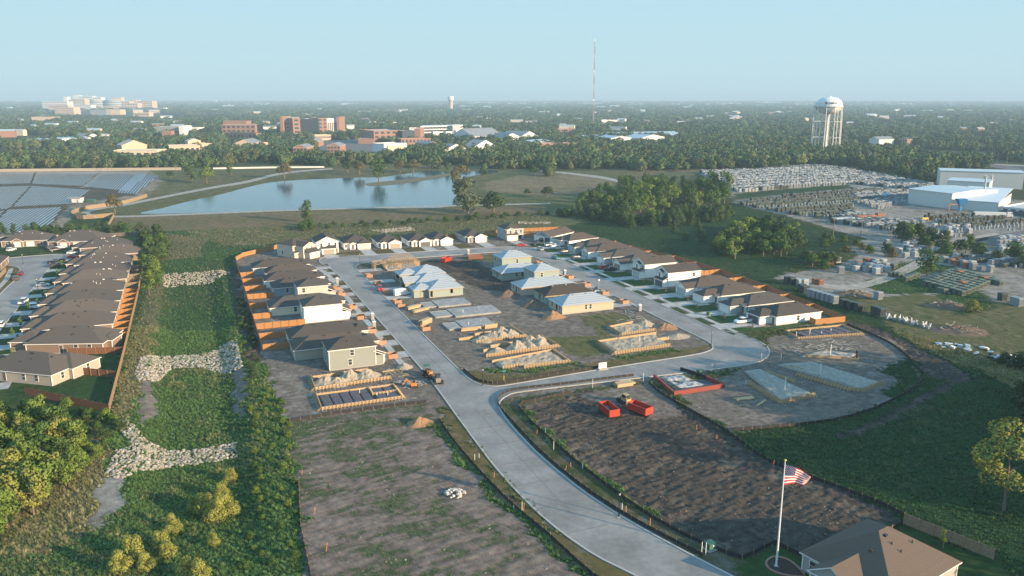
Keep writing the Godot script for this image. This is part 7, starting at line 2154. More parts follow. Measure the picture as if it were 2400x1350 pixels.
func build_towers() -> void:
	# the big legged tank
	var at := V(403,-1041)
	var o := thing("water_tower", "white legged water tower with a star emblem and town name", "water tower", v3(at))
	var H := 71.0
	var tank := MB.new()
	var prof := []
	for i in 13:
		var a := PI * (i / 12.0 - .5)
		prof.append(Vector2(16.4 * cos(a) ** .85 if i > 0 and i < 12 else 0.3, 60.5 + (10.2 if a > 0 else 11.5) * sin(a)))
	tank.lathe(prof, 36)
	part(o, "tank", tank.mesh(), M.tower_white)
	var cap := MB.new()
	cap.tube(Vector3(0, 70.5, 0), Vector3(0, 71.6, 0), 2.2, 1.8, 14)
	part(o, "roof_hatch", cap.mesh(), M.tower_white)
	var rs := MB.new()
	rs.lathe([Vector2(3.2, 49.5), Vector2(1.8, 45), Vector2(1.6, 40), Vector2(1.6, 0), Vector2(2.6, -1)], 16)
	part(o, "riser", rs.mesh(), M.tower_white)
	var wk := MB.new()
	wk.lathe([Vector2(16.2, 58.4), Vector2(17.6, 58.4), Vector2(17.6, 58.8), Vector2(16.2, 58.8)], 36)
	part(o, "balcony", wk.mesh(), M.tower_white)
	var ra := MB.new()
	ra.lathe([Vector2(17.5, 59.8), Vector2(17.6, 59.8), Vector2(17.6, 60.0), Vector2(17.5, 60.0)], 36)
	part(o, "railing", ra.mesh(), M.tower_white)
	var n := 10
	for i in n:
		var a := TAU * (i + .3) / n
		var d := Vector3(cos(a), 0, sin(a))
		var l := MB.new()
		l.tube(d * 18.2 + Vector3(0, -1, 0), d * 16.6 + Vector3(0, 60, 0), .52, .5, 8)
		part(o, "leg", l.mesh(), M.tower_white)
		var e := Vector3(cos(a + TAU / n), 0, sin(a + TAU / n))
		for y in [20.0, 40.0]:
			var s := MB.new()
			var rr: float = 18.2 - 1.6 * y / 60.0
			s.tube(d * rr + Vector3(0, y, 0), e * rr + Vector3(0, y, 0), .28, .28, 6)
			part(o, "strut", s.mesh(), M.tower_white)
		for y in [0.0, 20.0, 40.0]:
			var s := MB.new()
			s.tube(d * 18 + Vector3(0, y, 0), e * 17.2 + Vector3(0, y + 20, 0), .07, .07, 4)
			s.tube(e * 18 + Vector3(0, y, 0), d * 17.2 + Vector3(0, y + 20, 0), .07, .07, 4)
			part(o, "cross_rod", s.mesh(), M.tower_white)
	# emblem and name, letter by letter round the tank
	var face := atan2(-at.x, -at.y)
	var em := Node3D.new()
	em.name = "emblem"
	o.add_child(em)
	var put := func(mesh: Mesh, m: Material, ang: float, y: float, called: String) -> void:
		var rr := 16.5 * pow(maxf(1.0 - pow((y - 60.5) / 10.4, 2.0), .05), .43) + .12
		var dd := face + ang
		var p := part(em, called, mesh, m, Vector3(sin(dd) * rr, y, cos(dd) * rr), dd)
		p.rotation.x = -.25
	for s in [[M.ink, 2.6], [M.flag_red, 1.9]]:
		var st := MB.new()
		for t in 5:
			var a0 := TAU * t / 5 + PI / 2
			var q := Vector3.ZERO
			var z := Vector3(0, 0, .25 if s[1] < 2 else .12)
			st.tri(Vector3(cos(a0), sin(a0), 0) * s[1] + z, Vector3(cos(a0 + 2.5), sin(a0 + 2.5), 0) * s[1] * .45 + z, Vector3(cos(a0 - 2.5), sin(a0 - 2.5), 0) * s[1] * .45 + z)
			st.tri(z, Vector3(cos(a0 + 2.5), sin(a0 + 2.5), 0) * s[1] * .45 + z, Vector3(cos(a0 - 2.5), sin(a0 - 2.5), 0) * s[1] * .45 + z)
		put.call(st.mesh(), s[0], -.2, 63.2, "star")
	var font := SystemFont.new()
	font.font_names = PackedStringArray(["Droid Sans"])
	font.font_weight = 700
	var word := "TEMPLE"
	for i in word.length():
		var tm := TextMesh.new()
		tm.text = word[i]
		tm.font = font
		tm.font_size = 64
		tm.pixel_size = .042
		tm.depth = .25
		put.call(tm, M.ink, .02 + i * .115, 63.0, "letter")
	# antennas on the tank's left
	for k in 3:
		var an := MB.new()
		an.tube(Vector3(-18.4, 54 - k * 14, -2 + k), Vector3(-18.4, 64 - k * 14, -2 + k), .35, .35, 6)
		part(o, "antenna", an.mesh(), M.tower_white)
	# the small far tower
	var p2 := V(-333,-4460)
	var h2 := 82.67
	var o2 := thing("water_tower", "distant tan water tower with a white pedestal tank", "water tower", v3(p2))
	var sh := MB.new()
	sh.lathe([Vector2(h2 * .13, 0), Vector2(h2 * .12, h2 * .62), Vector2(h2 * .16, h2 * .74)], 20)
	part(o2, "shaft", sh.mesh(), M.far_tan)
	var tk := MB.new()
	tk.lathe([Vector2(h2 * .16, h2 * .72), Vector2(h2 * .2, h2 * .78), Vector2(h2 * .205, h2 * .94), Vector2(h2 * .17, h2 * .99), Vector2(0, h2)], 20)
	part(o2, "tank", tk.mesh(), M.tower_white)
	for q in [["far slim water tower on the hazy horizon above the hospital fields", V(-3229,-8937), 54.42], ["tiny white water tower on the horizon right of the mast", V(2607,-13414), 47.62]]:
		var o3 := thing("water_tower", q[0], "water tower", v3(q[1]))
		var a := MB.new()
		a.lathe([Vector2(q[2] * .05, 0), Vector2(q[2] * .05, q[2] * .7)], 10)
		part(o3, "shaft", a.mesh(), M.tower_white)
		var b := MB.new()
		b.lathe([Vector2(q[2] * .05, q[2] * .65), Vector2(q[2] * .2, q[2] * .78), Vector2(q[2] * .2, q[2] * .92), Vector2(0, q[2])], 12)
		part(o3, "tank", b.mesh(), M.tower_white)
	# radio mast
	var mp := V(195,-1959)
	var mh := 204.56
	var mo := thing("radio_mast", "tall thin red and white lattice radio mast", "radio mast", v3(mp))
	var secs := 12
	for i in secs:
		var y0 := mh * i / secs
		var y1 := mh * (i + 1) / secs
		var b := MB.new()
		for k in 3:
			var d := Vector3(cos(TAU * k / 3), 0, sin(TAU * k / 3)) * 1.3
			var e := Vector3(cos(TAU * (k + 1) / 3), 0, sin(TAU * (k + 1) / 3)) * 1.3
			b.tube(d + Vector3(0, y0, 0), d + Vector3(0, y1, 0), .32, .32, 4, false)
			for j in 4:
				var u := lerpf(y0, y1, j / 4.0)
				b.tube(d + Vector3(0, u, 0), e + Vector3(0, u + (y1 - y0) / 4, 0), .14, .14, 3, false)
		part(mo, "mast_section", b.mesh(), M.mast_red if i % 2 == 0 else M.mast_grey)
	for y in [.31, .63, .98]:
		part(mo, "antenna", bmesh(3.4, 4, 3.4), M.tower_white, Vector3(0, mh * y, 0))
	# poles with wires between them
	var pg := "timber power poles"
	var poles := [[V(160.2,-393.3), 11.0, "left of the three before the works' lower yard"], [V(176.8,-399.7), 11.0, "middle of the three before the works' lower yard"], [V(176.7,-367.6), 9.0, "right of the three before the works' lower yard"], [V(97,-943), 14.0, "beside the farm track beyond the dry field"], [V(76.9,-773.9), 12.0, "at the dry field's far edge"], [V(168.4,-844.8), 13.0, "in the scrub below the water tower"], [V(-389.7,-773.9), 12.0, "left one of the pair by the tan wall"], [V(-385.6,-773.9), 12.0, "right one of the pair by the tan wall"], [V(-314.3,-751.3), 8.0, "by the white hut above the pond path"], [V(-34.5,-867.4), 12.0, "near the pavilion on the far bank"], [V(-28.8,-891.3), 14.0, "right of the pavilion on the far bank"], [V(486.6,-807.8), 16.0, "beside the highway, left one"], [V(487.1,-792.9), 18.0, "beside the highway, right one"], [V(508,-1142), 14.0, "below the white shed by the water tower"]]
	for q in poles:
		var w := thing("power_pole", "timber power pole " + q[2], "pole", v3(q[0]), 0.0, pg)
		var b := MB.new()
		b.tube(Vector3.ZERO, Vector3(0, q[1], 0), .17, .12, 6)
		part(w, "post", b.mesh(), M.pole_wood)
		part(w, "crossarm", bmesh(2.4, .14, .14), M.pole_wood, Vector3(0, q[1] - 1.0, 0), .5)

func build_works() -> void:
	# metal halls
	building("metal_hall", "largest pale metal hall at the back of the works", [[V(341.2,-639.0), V(394.2,-617.4), 24.0, 12.86, M.metal_wall, 0, 0, "ga", M.metal_roof]])
	building("metal_annex", "lower pale metal annex before the largest hall", [[V(327.8,-602.8), V(349.7,-586.1), 16.0, 8.66, M.metal_wall, 0, 0, "sn", M.metal_roof]])
	building("metal_hall", "wide pale metal hall at the left of the works", [[V(264.4,-532.0), V(278.4,-504.4), 46.0, 9.97, M.metal_wall, 0, 0, "ga", M.metal_roof]])
	building("metal_hall", "low broad metal hall with a tall flue", [[V(278.7,-504.4), V(299.0,-488.8), 62.0, 6.24, M.metal_wall, 0, 0, "sn", M.metal_roof_pale]])
	building("office_wing", "low office wing with a dark fascia at the right edge", [[V(298.8,-485.0), V(314.5,-463.5), 40.0, 3.93, M.far_white, 1, 6, "flat", M.roof_pale], [V(296.4,-481.3), V(312.2,-460.1), 2.0, 2.08, M.slate_panel]])
	for q in [["tall steel flue on the low broad hall", V(313.3,-529.8), 17.5, .6, 6.5], ["short flue on the annex roof, left", V(357.2,-605.6), 11.58, .8, 7.5], ["short flue on the annex roof, right", V(360.7,-602.8), 11.53, .8, 7.5]]:
		var f := thing("flue", q[0], "flue", v3(q[1], 0), 0.0, "steel flues of the works")
		var b := MB.new()
		b.tube(Vector3(0, 0, 0), Vector3(0, q[2], 0), q[3], q[3], 12)
		part(f, "stack", b.mesh(), M.steel)
		part(f, "cowl", bmesh(q[3] * 2.6, .5, q[3] * 2.6), M.steel, Vector3(0, q[2], 0))
	var hop := thing("dust_hopper", "blue dust hopper beside the metal hall's wall", "hopper", v3(V(280.1,-496.5)))
	part(hop, "hopper", slabbox(-.8, .8, .8, 3.0, -3, 3, 2.4, 7.5), M.blue_plastic)
	part(hop, "chute", bmesh(1.4, 3.0, 1.4), M.blue_plastic)
	part(hop, "platform", bmesh(5, .3, 2), M.orange_paint, Vector3(-5, 4, 0))
	part(hop, "platform_leg", bmesh(.3, 4, .3), M.orange_paint, Vector3(-7, 0, 0))
	# containers, truck, forklift
	for q in [["orange shipping container in the lower yard", V(204.2,-456.8), 12.2, M.rust_orange, 15.0], ["short brown container beside the orange one", V(216.7,-467.0), 5.0, M.rust_paint, 15.0], ["long pale blue flat trailer beside the orange container", V(187.4,-448.6), 14.0, M.roof_blue, 15.0], ["blue container in the upper yard", V(264.9,-567.8), 9.0, M.blue_plastic, -4.0]]:
		var c := thing("container", q[0], "container", v3(q[1]), deg_to_rad(q[4]), "containers in the works")
		part(c, "box", bmesh(q[2], 2.6, 2.5), q[3], Vector3(0, .15, 0))
		for k in int(q[2] / .6):
			part(c, "rib", bmesh(.2, 2.3, 2.58), q[3], Vector3(-q[2] / 2 + .3 + k * .6, .3, 0))
		part(c, "door", bmesh(.1, 2.4, 2.3), M.vent, Vector3(q[2] / 2, .25, 0))
	var tk := thing("flatbed_truck", "long white flatbed truck before the office wing", "truck", v3(V(287.8,-467.0)), deg_to_rad(-14))
	part(tk, "trailer", bmesh(17, 1.9, 2.5), M.far_white, Vector3(-6, 1.2, 0)); part(tk, "cab", slabbox(3, 6.4, 1.2, .8, 3.2, 5.6, 1.1, 3.4), M.far_white); part(tk, "window", slabbox(5.0, 6.2, 1.15, 2.0, 5.0, 5.75, 1.12, 3.0), M.glass)
	wheelset(tk, [[5.2, 1.1], [5.2, -1.1], [2.0, 1.1], [2.0, -1.1], [-11, 1.1], [-11, -1.1], [-12.4, 1.1], [-12.4, -1.1]], .52, .16, M.rim)
	var fk := thing("forklift", "large yellow forklift among the transformers", "forklift", v3(V(237.4,-455.1)), deg_to_rad(10))
	part(fk, "body", slabbox(-2.6, 1.6, 1.1, .7, -2.4, 1.2, 1.0, 1.9), M.stake_yellow); part(fk, "cab", slabbox(-.6, 1.0, .9, 1.9, -.4, .8, .8, 3.4), M.dark); part(fk, "mast", bmesh(.4, 4.2, 1.6), M.dark, Vector3(2.0, .3, 0)); part(fk, "fork", bmesh(1.8, .12, .2), M.dark, Vector3(3.1, .4, .4)); part(fk, "fork", bmesh(1.8, .12, .2), M.dark, Vector3(3.1, .4, -.4))
	wheelset(fk, [[-1.6, 1.0], [-1.6, -1.0], [1.0, 1.0], [1.0, -1.0]], .6, .24, M.stake_yellow)
	var tank := thing("storage_tank", "white cylindrical storage tank among the scrap", "tank", v3(V(210.7,-389.6)))
	var tb := MB.new()
	tb.lathe([Vector2(2.6, 0), Vector2(2.6, 3.0), Vector2(2.3, 3.3), Vector2(0, 3.6)], 20)
	part(tank, "shell", tb.mesh(), M.far_white); part(tank, "ladder", bmesh(.4, 3.2, .1), M.steel, Vector3(0, 0, 2.65)); part(tank, "manhole", bmesh(.7, .3, .7), M.steel, Vector3(.4, 3.4, 0))
	# transformers
	var kinds := {}
	var bx := func(w: float, h: float, d: float, lidded: bool) -> ArrayMesh:
		var b := MB.new()
		b.box(Vector3(-w / 2, 0, -d / 2), Vector3(w / 2, h, d / 2))
		if lidded:
			b.box(Vector3(-w / 2 - .08, h, -d / 2 - .08), Vector3(w / 2 + .08, h + .12, d / 2 + .08))
			for k in 5:
				b.box(Vector3(-w / 2 + w * (k + .3) / 5, .2, d / 2), Vector3(-w / 2 + w * (k + .5) / 5, h - .2, d / 2 + .12))
		return b.mesh()
	kinds.green = [bx.call(2.1, 1.7, 1.9, true), M.trafo_green, "green box transformer"]
	kinds.cab = [bx.call(2.2, 2.6, 2.0, true), M.trafo_grey, "tall grey transformer cabinet"]
	kinds.dark = [bx.call(2.3, 2.5, 2.1, true), M.trafo_dark, "tall dark green transformer cabinet"]
	kinds.white = [bx.call(2.3, 2.2, 2.1, true), M.trafo_white, "white box transformer"]
	kinds.rust = [bx.call(2.3, 2.0, 2.0, true), M.rust_paint, "rusty box transformer"]
	var cyl := MB.new()
	cyl.tube(Vector3.ZERO, Vector3(0, 1.5, 0), .55, .55, 10)
	cyl.tube(Vector3(0, 1.5, 0), Vector3(0, 1.62, 0), .62, .5, 10)
	for s in [-1, 1]:
		cyl.tube(Vector3(.25 * s, 1.6, 0), Vector3(.3 * s, 2.1, 0), .09, .06, 6)
	kinds.can = [cyl.mesh(), M.trafo_grey, "grey pole transformer can"]
	var single := 0
	# rows that can be told apart: start, end, count, kind, where
	for q in [[V(105.1,-275.2), V(110.6,-263.7), 6, "cab", "by the track behind the estate"], [V(110.9,-261.4), V(115.1,-253.6), 3, "dark", "beside the grey cabinets"], [V(117.9,-251.9), V(119.2,-247.2), 2, "dark", "at the front row's near end"], [V(104.1,-295.5), V(106.0,-292.6), 2, "dark", "in the track-end cluster"], [V(107.1,-291.9), V(110.6,-291.9), 2, "white", "in the track-end cluster"], [V(105.3,-283.7), V(105.7,-278.4), 2, "dark", "at the front of the small cluster"], [V(114.1,-294.0), V(116.2,-291.9), 2, "rust", "beside the low scrap rows"], [V(127.7,-270.8), V(127.9,-269.6), 1, "cab", "standing alone beside the brush heap"], [V(154.3,-280.4), V(155.5,-278.4), 2, "green", "before the big block of boxes"], [V(182.4,-294.0), V(182.7,-290.5), 2, "green", "right of the big block of boxes"], [V(170.2,-269.6), V(170.2,-267.8), 1, "dark", "standing alone on the gravel at the right"], [V(170.6,-263.7), V(171.4,-260.2), 2, "cab", "at the right edge of the gravel"], [V(148.7,-306.7), V(152.1,-305.2), 3, "green", "beside the track left of the tall tree"], [V(150.2,-297.7), V(159.6,-306.7), 4, "green", "below the tall tree"]]:
		for i in q[2]:
			var p: Vector2 = (q[0] as Vector2).lerp(q[1], (i + .5) / q[2])
			var k: Array = kinds[q[3]]
			solo("transformer", k[0], k[1], "%s %s%s" % [k[2], q[4], "" if q[2] == 1 else ", " + nth(i)], "transformer", v3(p), rng.randf_range(-.15, .15) + .3, "transformers in the works' yards")
			single += 1
	# the block of green boxes right of the tall tree
	for j in 7:
		var l := V(155.5,-291.9).lerp(V(160.3,-275.8), j / 6.0)
		for i in 9:
			var p: Vector2 = l + (V(188.3,-301.4) - V(160.3,-275.8)) * (i / 9.5) + Vector2(rng.randf_range(-.3, .3), rng.randf_range(-.3, .3))
			var k: Array = kinds["green" if rng.randf() < .9 else "rust"]
			solo("transformer", k[0], k[1], "%s in the tight block, %s row from the back, %s" % [k[2], ["first", "second", "third", "fourth", "fifth", "sixth", "seventh"][j], nth(i)], "transformer", v3(p), .35, "transformers in the works' yards")
			single += 1
	# looser groups
	for q in [[fl([130.2,-313.0,154.5,-337.3,161.8,-325.6,148.9,-309.1,129.0,-297.7]), 30, ["green", "cab", "white", "rust"], "in jumbled rows beyond the track"], [fl([171.1,-375.4,202.4,-393.3,194.4,-353.9,172.4,-343.9]), 26, ["cab", "cab", "green", "white"], "before the tree line"], [fl([176.6,-348.8,194.8,-343.9,193.5,-313.0,186.1,-321.3,172.9,-330.0]), 26, ["can", "cab", "white", "rust"], "below the tree line"], [fl([131.0,-348.8,146.3,-353.9,141.4,-334.5,124.5,-325.6]), 10, ["white", "rust", "green"], "half hidden by the dark bushes"], [fl([229.8,-434.5,266.9,-450.2,242.4,-403.6,213.1,-393.3]), 34, ["can", "can", "cab", "white"], "in the yard beside the forklift"], [fl([208.7,-450.2,229.0,-442.2,223.3,-413.0,196.8,-408.9]), 40, ["can", "can", "cab"], "right of the orange container"]]:
		var got := []
		for i in q[1]:
			var p := Vector2.ZERO
			for t in 40:
				p = (q[0][0] as Vector2).lerp(q[0][1], rng.randf()).lerp((q[0][3] as Vector2).lerp(q[0][2], rng.randf()), rng.randf())
				if inside(p, q[0]):
					break
			got.append(p)
		got.sort_custom(by_bearing)
		for i in got.size():
			var p: Vector2 = got[i]
			var k: Array = kinds[q[2][rng.randi() % q[2].size()]]
			solo("transformer", k[0], k[1], "%s %s, %s" % [k[2], q[3], nth(i)], "transformer", v3(p), rng.randf_range(-.2, .2) + .3, "transformers in the works' yards")
			single += 1
	# the rest: long packed rows
	var lots := {}
	for k in kinds:
		lots[k] = []
	for q in [[fl([178.8,-764.7,235.0,-783.3,320.5,-839.3,333.0,-773.9,339.2,-635.8,306.6,-617.4,279.5,-655.4,221.7,-629.5,168.4,-594.3,168.0,-629.5]), 3.4, 3.0, ["can", "cab", "cab", "white", "dark"]], [fl([149.1,-529.8,199.2,-572.9,261.2,-611.4,297.6,-605.6,270.1,-548.2,227.3,-529.8,191.7,-450.2,182.2,-463.5,164.3,-485.0]), 3.0, 2.6, ["can", "green", "dark", "can"]], [fl([258.8,-605.6,302.1,-611.4,260.6,-525.4,232.9,-504.4,228.2,-525.4]), 2.6, 2.2, ["can", "can", "cab"]], [fl([206.0,-485.0,213.5,-450.2,203.2,-413.0,187.6,-434.5,180.7,-447.0]), 2.4, 2.2, ["can", "cab", "dark"]], [fl([244.6,-463.5,279.0,-475.8,291.2,-450.2,272.3,-419.9,230.0,-408.9]), 4.5, 3.0, ["can", "dark", "can"]], [fl([242.9,-393.3,259.9,-393.3,240.1,-359.0,222.5,-359.0]), 3.5, 3.0, ["cab", "white"]], [fl([197.5,-348.8,220.7,-337.3,210.7,-321.3,197.1,-328.2]), 3.5, 2.8, ["cab", "green", "can"]]]:
		var o: Vector2 = q[0][0]
		var key := "can"
		for i in range(-60, 260):
			for j in range(-120, 200):
				key = q[3][absi(j * 7 + int(i / 40.0) * 3) % q[3].size()]
				var p: Vector2 = o + Vector2(C22, -S22) * q[2] * i + Vector2(S22, C22) * q[1] * j
				if not inside(p, q[0]):
					continue
				p += Vector2(rng.randf_range(-.4, .4), rng.randf_range(-.4, .4))
				if rng.randf() > .93 or j % 5 == 0:
					continue
				lots[key].append(Transform3D(Basis(Vector3.UP, .38 + rng.randf_range(-.1, .1)).scaled(Vector3.ONE * rng.randf_range(.8, 1.1)), v3(p)))
	for k in kinds:
		if lots[k].size():
			stuff("transformer_rows", "packed rows of many %ss in the works' far yards" % kinds[k][2], kinds[k][0], kinds[k][1], lots[k])
	print("trafos ", single, " ", lots.can.size() + lots.cab.size() + lots.dark.size())
	# scrap and brush
	for q in [[V(135.1,-231.2), 6.0, "brush and scrap heap with timbers at the right"], [V(122.1,-277.1), 5.0, "brown heap of branches behind the grey cabinets"], [V(147.4,-260.2), 5.0, "scrap heap beside the sunlit bush"]]:
		var h := thing("brush_heap", q[2], "heap", v3(q[0]), 0.0, "brush heaps in the works")
		part(h, "pile", heap_mesh(q[1], 1.6, 22, 1.5), M.earth)
		for i in 30:
			var d: Vector2 = Vector2.from_angle(rng.randf() * TAU) * q[1] * sqrt(rng.randf())
			var s := part(h, "branch", bmesh(rng.randf_range(1.5, 4), .14, .14), M.lumber_grey if rng.randf() < .6 else M.bark, v3(d, .4 + 1.0 * (1 - d.length() / q[1])), rng.randf() * TAU)
			s.rotation.z = rng.randf_range(-.5, .5)
	for q in [[V(123.3,-216.2), 3.0, 9, "pale scrap sheets on the dry grass, left group"], [V(128.9,-212.3), 4.0, 12, "dark and pale scrap sheets on the dry grass, middle group"], [V(132.0,-205.5), 4.0, 12, "pale scrap sheets on the dry grass, right group"]]:
		var h := thing("scrap_sheets", q[3], "scrap", v3(q[0]), 0.0, "scrap metal in the works")
		for i in q[2]:
			var d: Vector2 = Vector2.from_angle(rng.randf() * TAU) * q[1] * sqrt(rng.randf())
			var s := part(h, "sheet", bmesh(rng.randf_range(.8, 2.4), rng.randf_range(.1, .7), rng.randf_range(.6, 1.4)), [M.far_white, M.steel, M.roof_blue, M.dark][rng.randi() % 4], v3(d, .05), rng.randf() * PI)
			s.rotation.z = rng.randf_range(-.15, .15)
	for i in 26:
		var p := V(119.2,-245.7).lerp(V(127.1,-234.4), i / 25.0) + Vector2(rng.randf_range(-1, 1), rng.randf_range(-2.2, 2.2))
		var b := MB.new()
		b.tube(Vector3(0, .5, 0), Vector3(rng.randf_range(-.8, .8), 1.6, rng.randf_range(-.5, .5)), .22, .12, 7)
		var s := thing("insulator", "grey porcelain insulator leaning in the heap by the swale, " + nth(i), "insulator", v3(p), rng.randf() * TAU, "insulators heaped by the swale")
		part(s, "bushing", b.mesh(), M.tower_white)
		part(s, "tank", bmesh(.9, .7, .7), M.trafo_grey)

func build_field() -> void:
	# rows of panels on the field at the left
	var lines := [[fl([-593.2,-764.7,-455.0,-764.7,-398.8,-662.2,-490.5,-629.5]), "upper left block"], [fl([-453.0,-764.7,-394.4,-769.2,-346.0,-642.2,-395.1,-658.7]), "upper middle block"], [fl([-392.3,-769.2,-343.4,-760.2,-291.2,-605.6,-342.6,-639.0]), "upper right block beside the bare strip"], [fl([-349.4,-746.9,-321.5,-730.0,-276.4,-586.1,-293.8,-594.3]), "right-hand block beside the grass"], [fl([-479.0,-614.4,-387.1,-642.2,-319.6,-504.4,-380.7,-485.0]), "middle left block"], [fl([-385.4,-642.2,-321.7,-611.4,-294.0,-529.8,-323.2,-514.7]), "middle block"], [fl([-373.7,-475.8,-316.2,-494.5,-268.4,-393.3,-311.1,-393.3]), "lower left block"], [fl([-317.2,-500.4,-290.3,-512.6,-248.5,-422.8,-270.8,-403.6]), "nearest block beside the bare bank"]]
	for q in lines:
		var c: Vector2 = q[0][0]
		var o := thing("panel_array", "field of blue-white panel rows, %s" % q[1], "panel array", v3(c), 0.0, "panel arrays at the left")
		var lo := INF
		var hi := -INF
		var u := Vector2(-.342, -.94)
		var w := Vector2(.94, -.342)
		for p in q[0]:
			lo = minf(lo, p.dot(w)); hi = maxf(hi, p.dot(w))
		var s := lo + 1.0
		while s < hi:
			var hits := []
			for i in 4:
				var a: Vector2 = q[0][i]
				var b: Vector2 = q[0][(i + 1) % 4]
				var da := a.dot(w) - s
				var db := b.dot(w) - s
				if da * db < 0:
					hits.append(a.lerp(b, da / (da - db)).dot(u))
			if hits.size() >= 2 and absf(hits[0] - hits[1]) > 4.0:
				var m := MB.new()
				var p0: Vector2 = w * s + u * minf(hits[0], hits[1]) - c
				var p1: Vector2 = w * s + u * maxf(hits[0], hits[1]) - c
				var up := Vector3(0, .5, 0)
				m.quad(v3(p0 - w * .62, .12), v3(p1 - w * .62, .12), v3(p1 + w * .62, .3), v3(p0 + w * .62, .3))
				m.bar(v3(p0 + w * .3, 0.1), v3(p1 + w * .3, 0.1), .1, .2)
				part(o, "panel_row", m.mesh(), M.panel_pale)
			s += 2.1
	var hut := thing("pump_hut", "small white hut with a flat roof beside the panel field", "hut", v3(V(-293.7,-538.8)))
	part(hut, "wall", bmesh(6, 3, 4.5), M.far_white); part(hut, "roof", bmesh(9, .3, 6), M.caliche, Vector3(-1, 3, 0)); part(hut, "door", bmesh(1, 2, .1), M.vent, Vector3(1, 0, 2.3)); part(hut, "cabinet", bmesh(5, 2, 2.5), M.green_paint, Vector3(9, 0, 0))
	# rip-rap across the channel
	var rocks := []
	for k in 3:
		var b := MB.new()
		var r := RandomNumberGenerator.new()
		r.seed = 60 + k
		var rg := []
		for y in [0.0, .25, .5]:
			var ring_ := []
			for i in 6:
				var a := TAU * i / 6
				var w := (.42 if y < .4 else .24) * r.randf_range(.75, 1.25)
				ring_.append(Vector3(cos(a) * w, y - .15 + r.randf_range(-.05, .05), sin(a) * w))
			rg.append(ring_)
		b.loft(rg)
		rocks.append(b.mesh())
	var xf := [[], [], []]
	for q in [[fl([-95.9,-192.7,-100.3,-205.5,-94.8,-211.5,-85.9,-213.1,-83.7,-220.3,-80.1,-222.4,-70.3,-197.7,-72.5,-195.0,-82.8,-201.9,-90.5,-201.2,-88.4,-188.6,-92.5,-187.1]), 4.2], [fl([-86.5,-162.2,-83.5,-162.2,-74.9,-152.2,-69.2,-150.1,-63.5,-151.1,-57.2,-154.3,-54.8,-147.1,-60.9,-144.1,-66.3,-143.2,-70.0,-138.6,-71.6,-135.1,-75.5,-135.5,-79.0,-148.1,-76.5,-149.1]), 4.4], [fl([-140.1,-309.1,-137.0,-313.0,-118.8,-319.6,-113.0,-313.0,-115.6,-301.4,-127.4,-297.7,-130.6,-291.9,-135.5,-297.7]), 1.6], [fl([-74.9,-419.9,-55.9,-431.5,-51.1,-419.9,-66.8,-411.6]), 1.5], [fl([3.6,-450.2,21.8,-450.2,21.5,-442.2,3.6,-442.2]), 1.2]]:
		var lo := Vector2(INF, INF)
		var hi := -lo
		for p in q[0]:
			lo = Vector2(minf(lo.x, p.x), minf(lo.y, p.y)); hi = Vector2(maxf(hi.x, p.x), maxf(hi.y, p.y))
		for i in int((hi.x - lo.x) * (hi.y - lo.y) * q[1]):
			var p := Vector2(rng.randf_range(lo.x, hi.x), rng.randf_range(lo.y, hi.y))
			if inside(p, q[0]):
				var s := rng.randf_range(.35, .95)
				xf[rng.randi() % 3].append(Transform3D(Basis(Vector3(rng.randf_range(-.4, .4), 1, rng.randf_range(-.4, .4)).normalized(), rng.randf() * TAU).scaled(Vector3(s, s * rng.randf_range(.6, 1.1), s)), v3(p, dip(p) + .05)))
	for k in 3:
		var cols := []
		for i in xf[k].size():
			var t := rng.randf_range(.7, 1.15)
			cols.append(Color(.30, .26, .20).lerp(Color(.43, .40, .35), rng.randf()) * t)
		stuff("riprap_stones", "pale limestone riprap boulders laid across the drainage channel", rocks[k], M.stone, xf[k], cols)

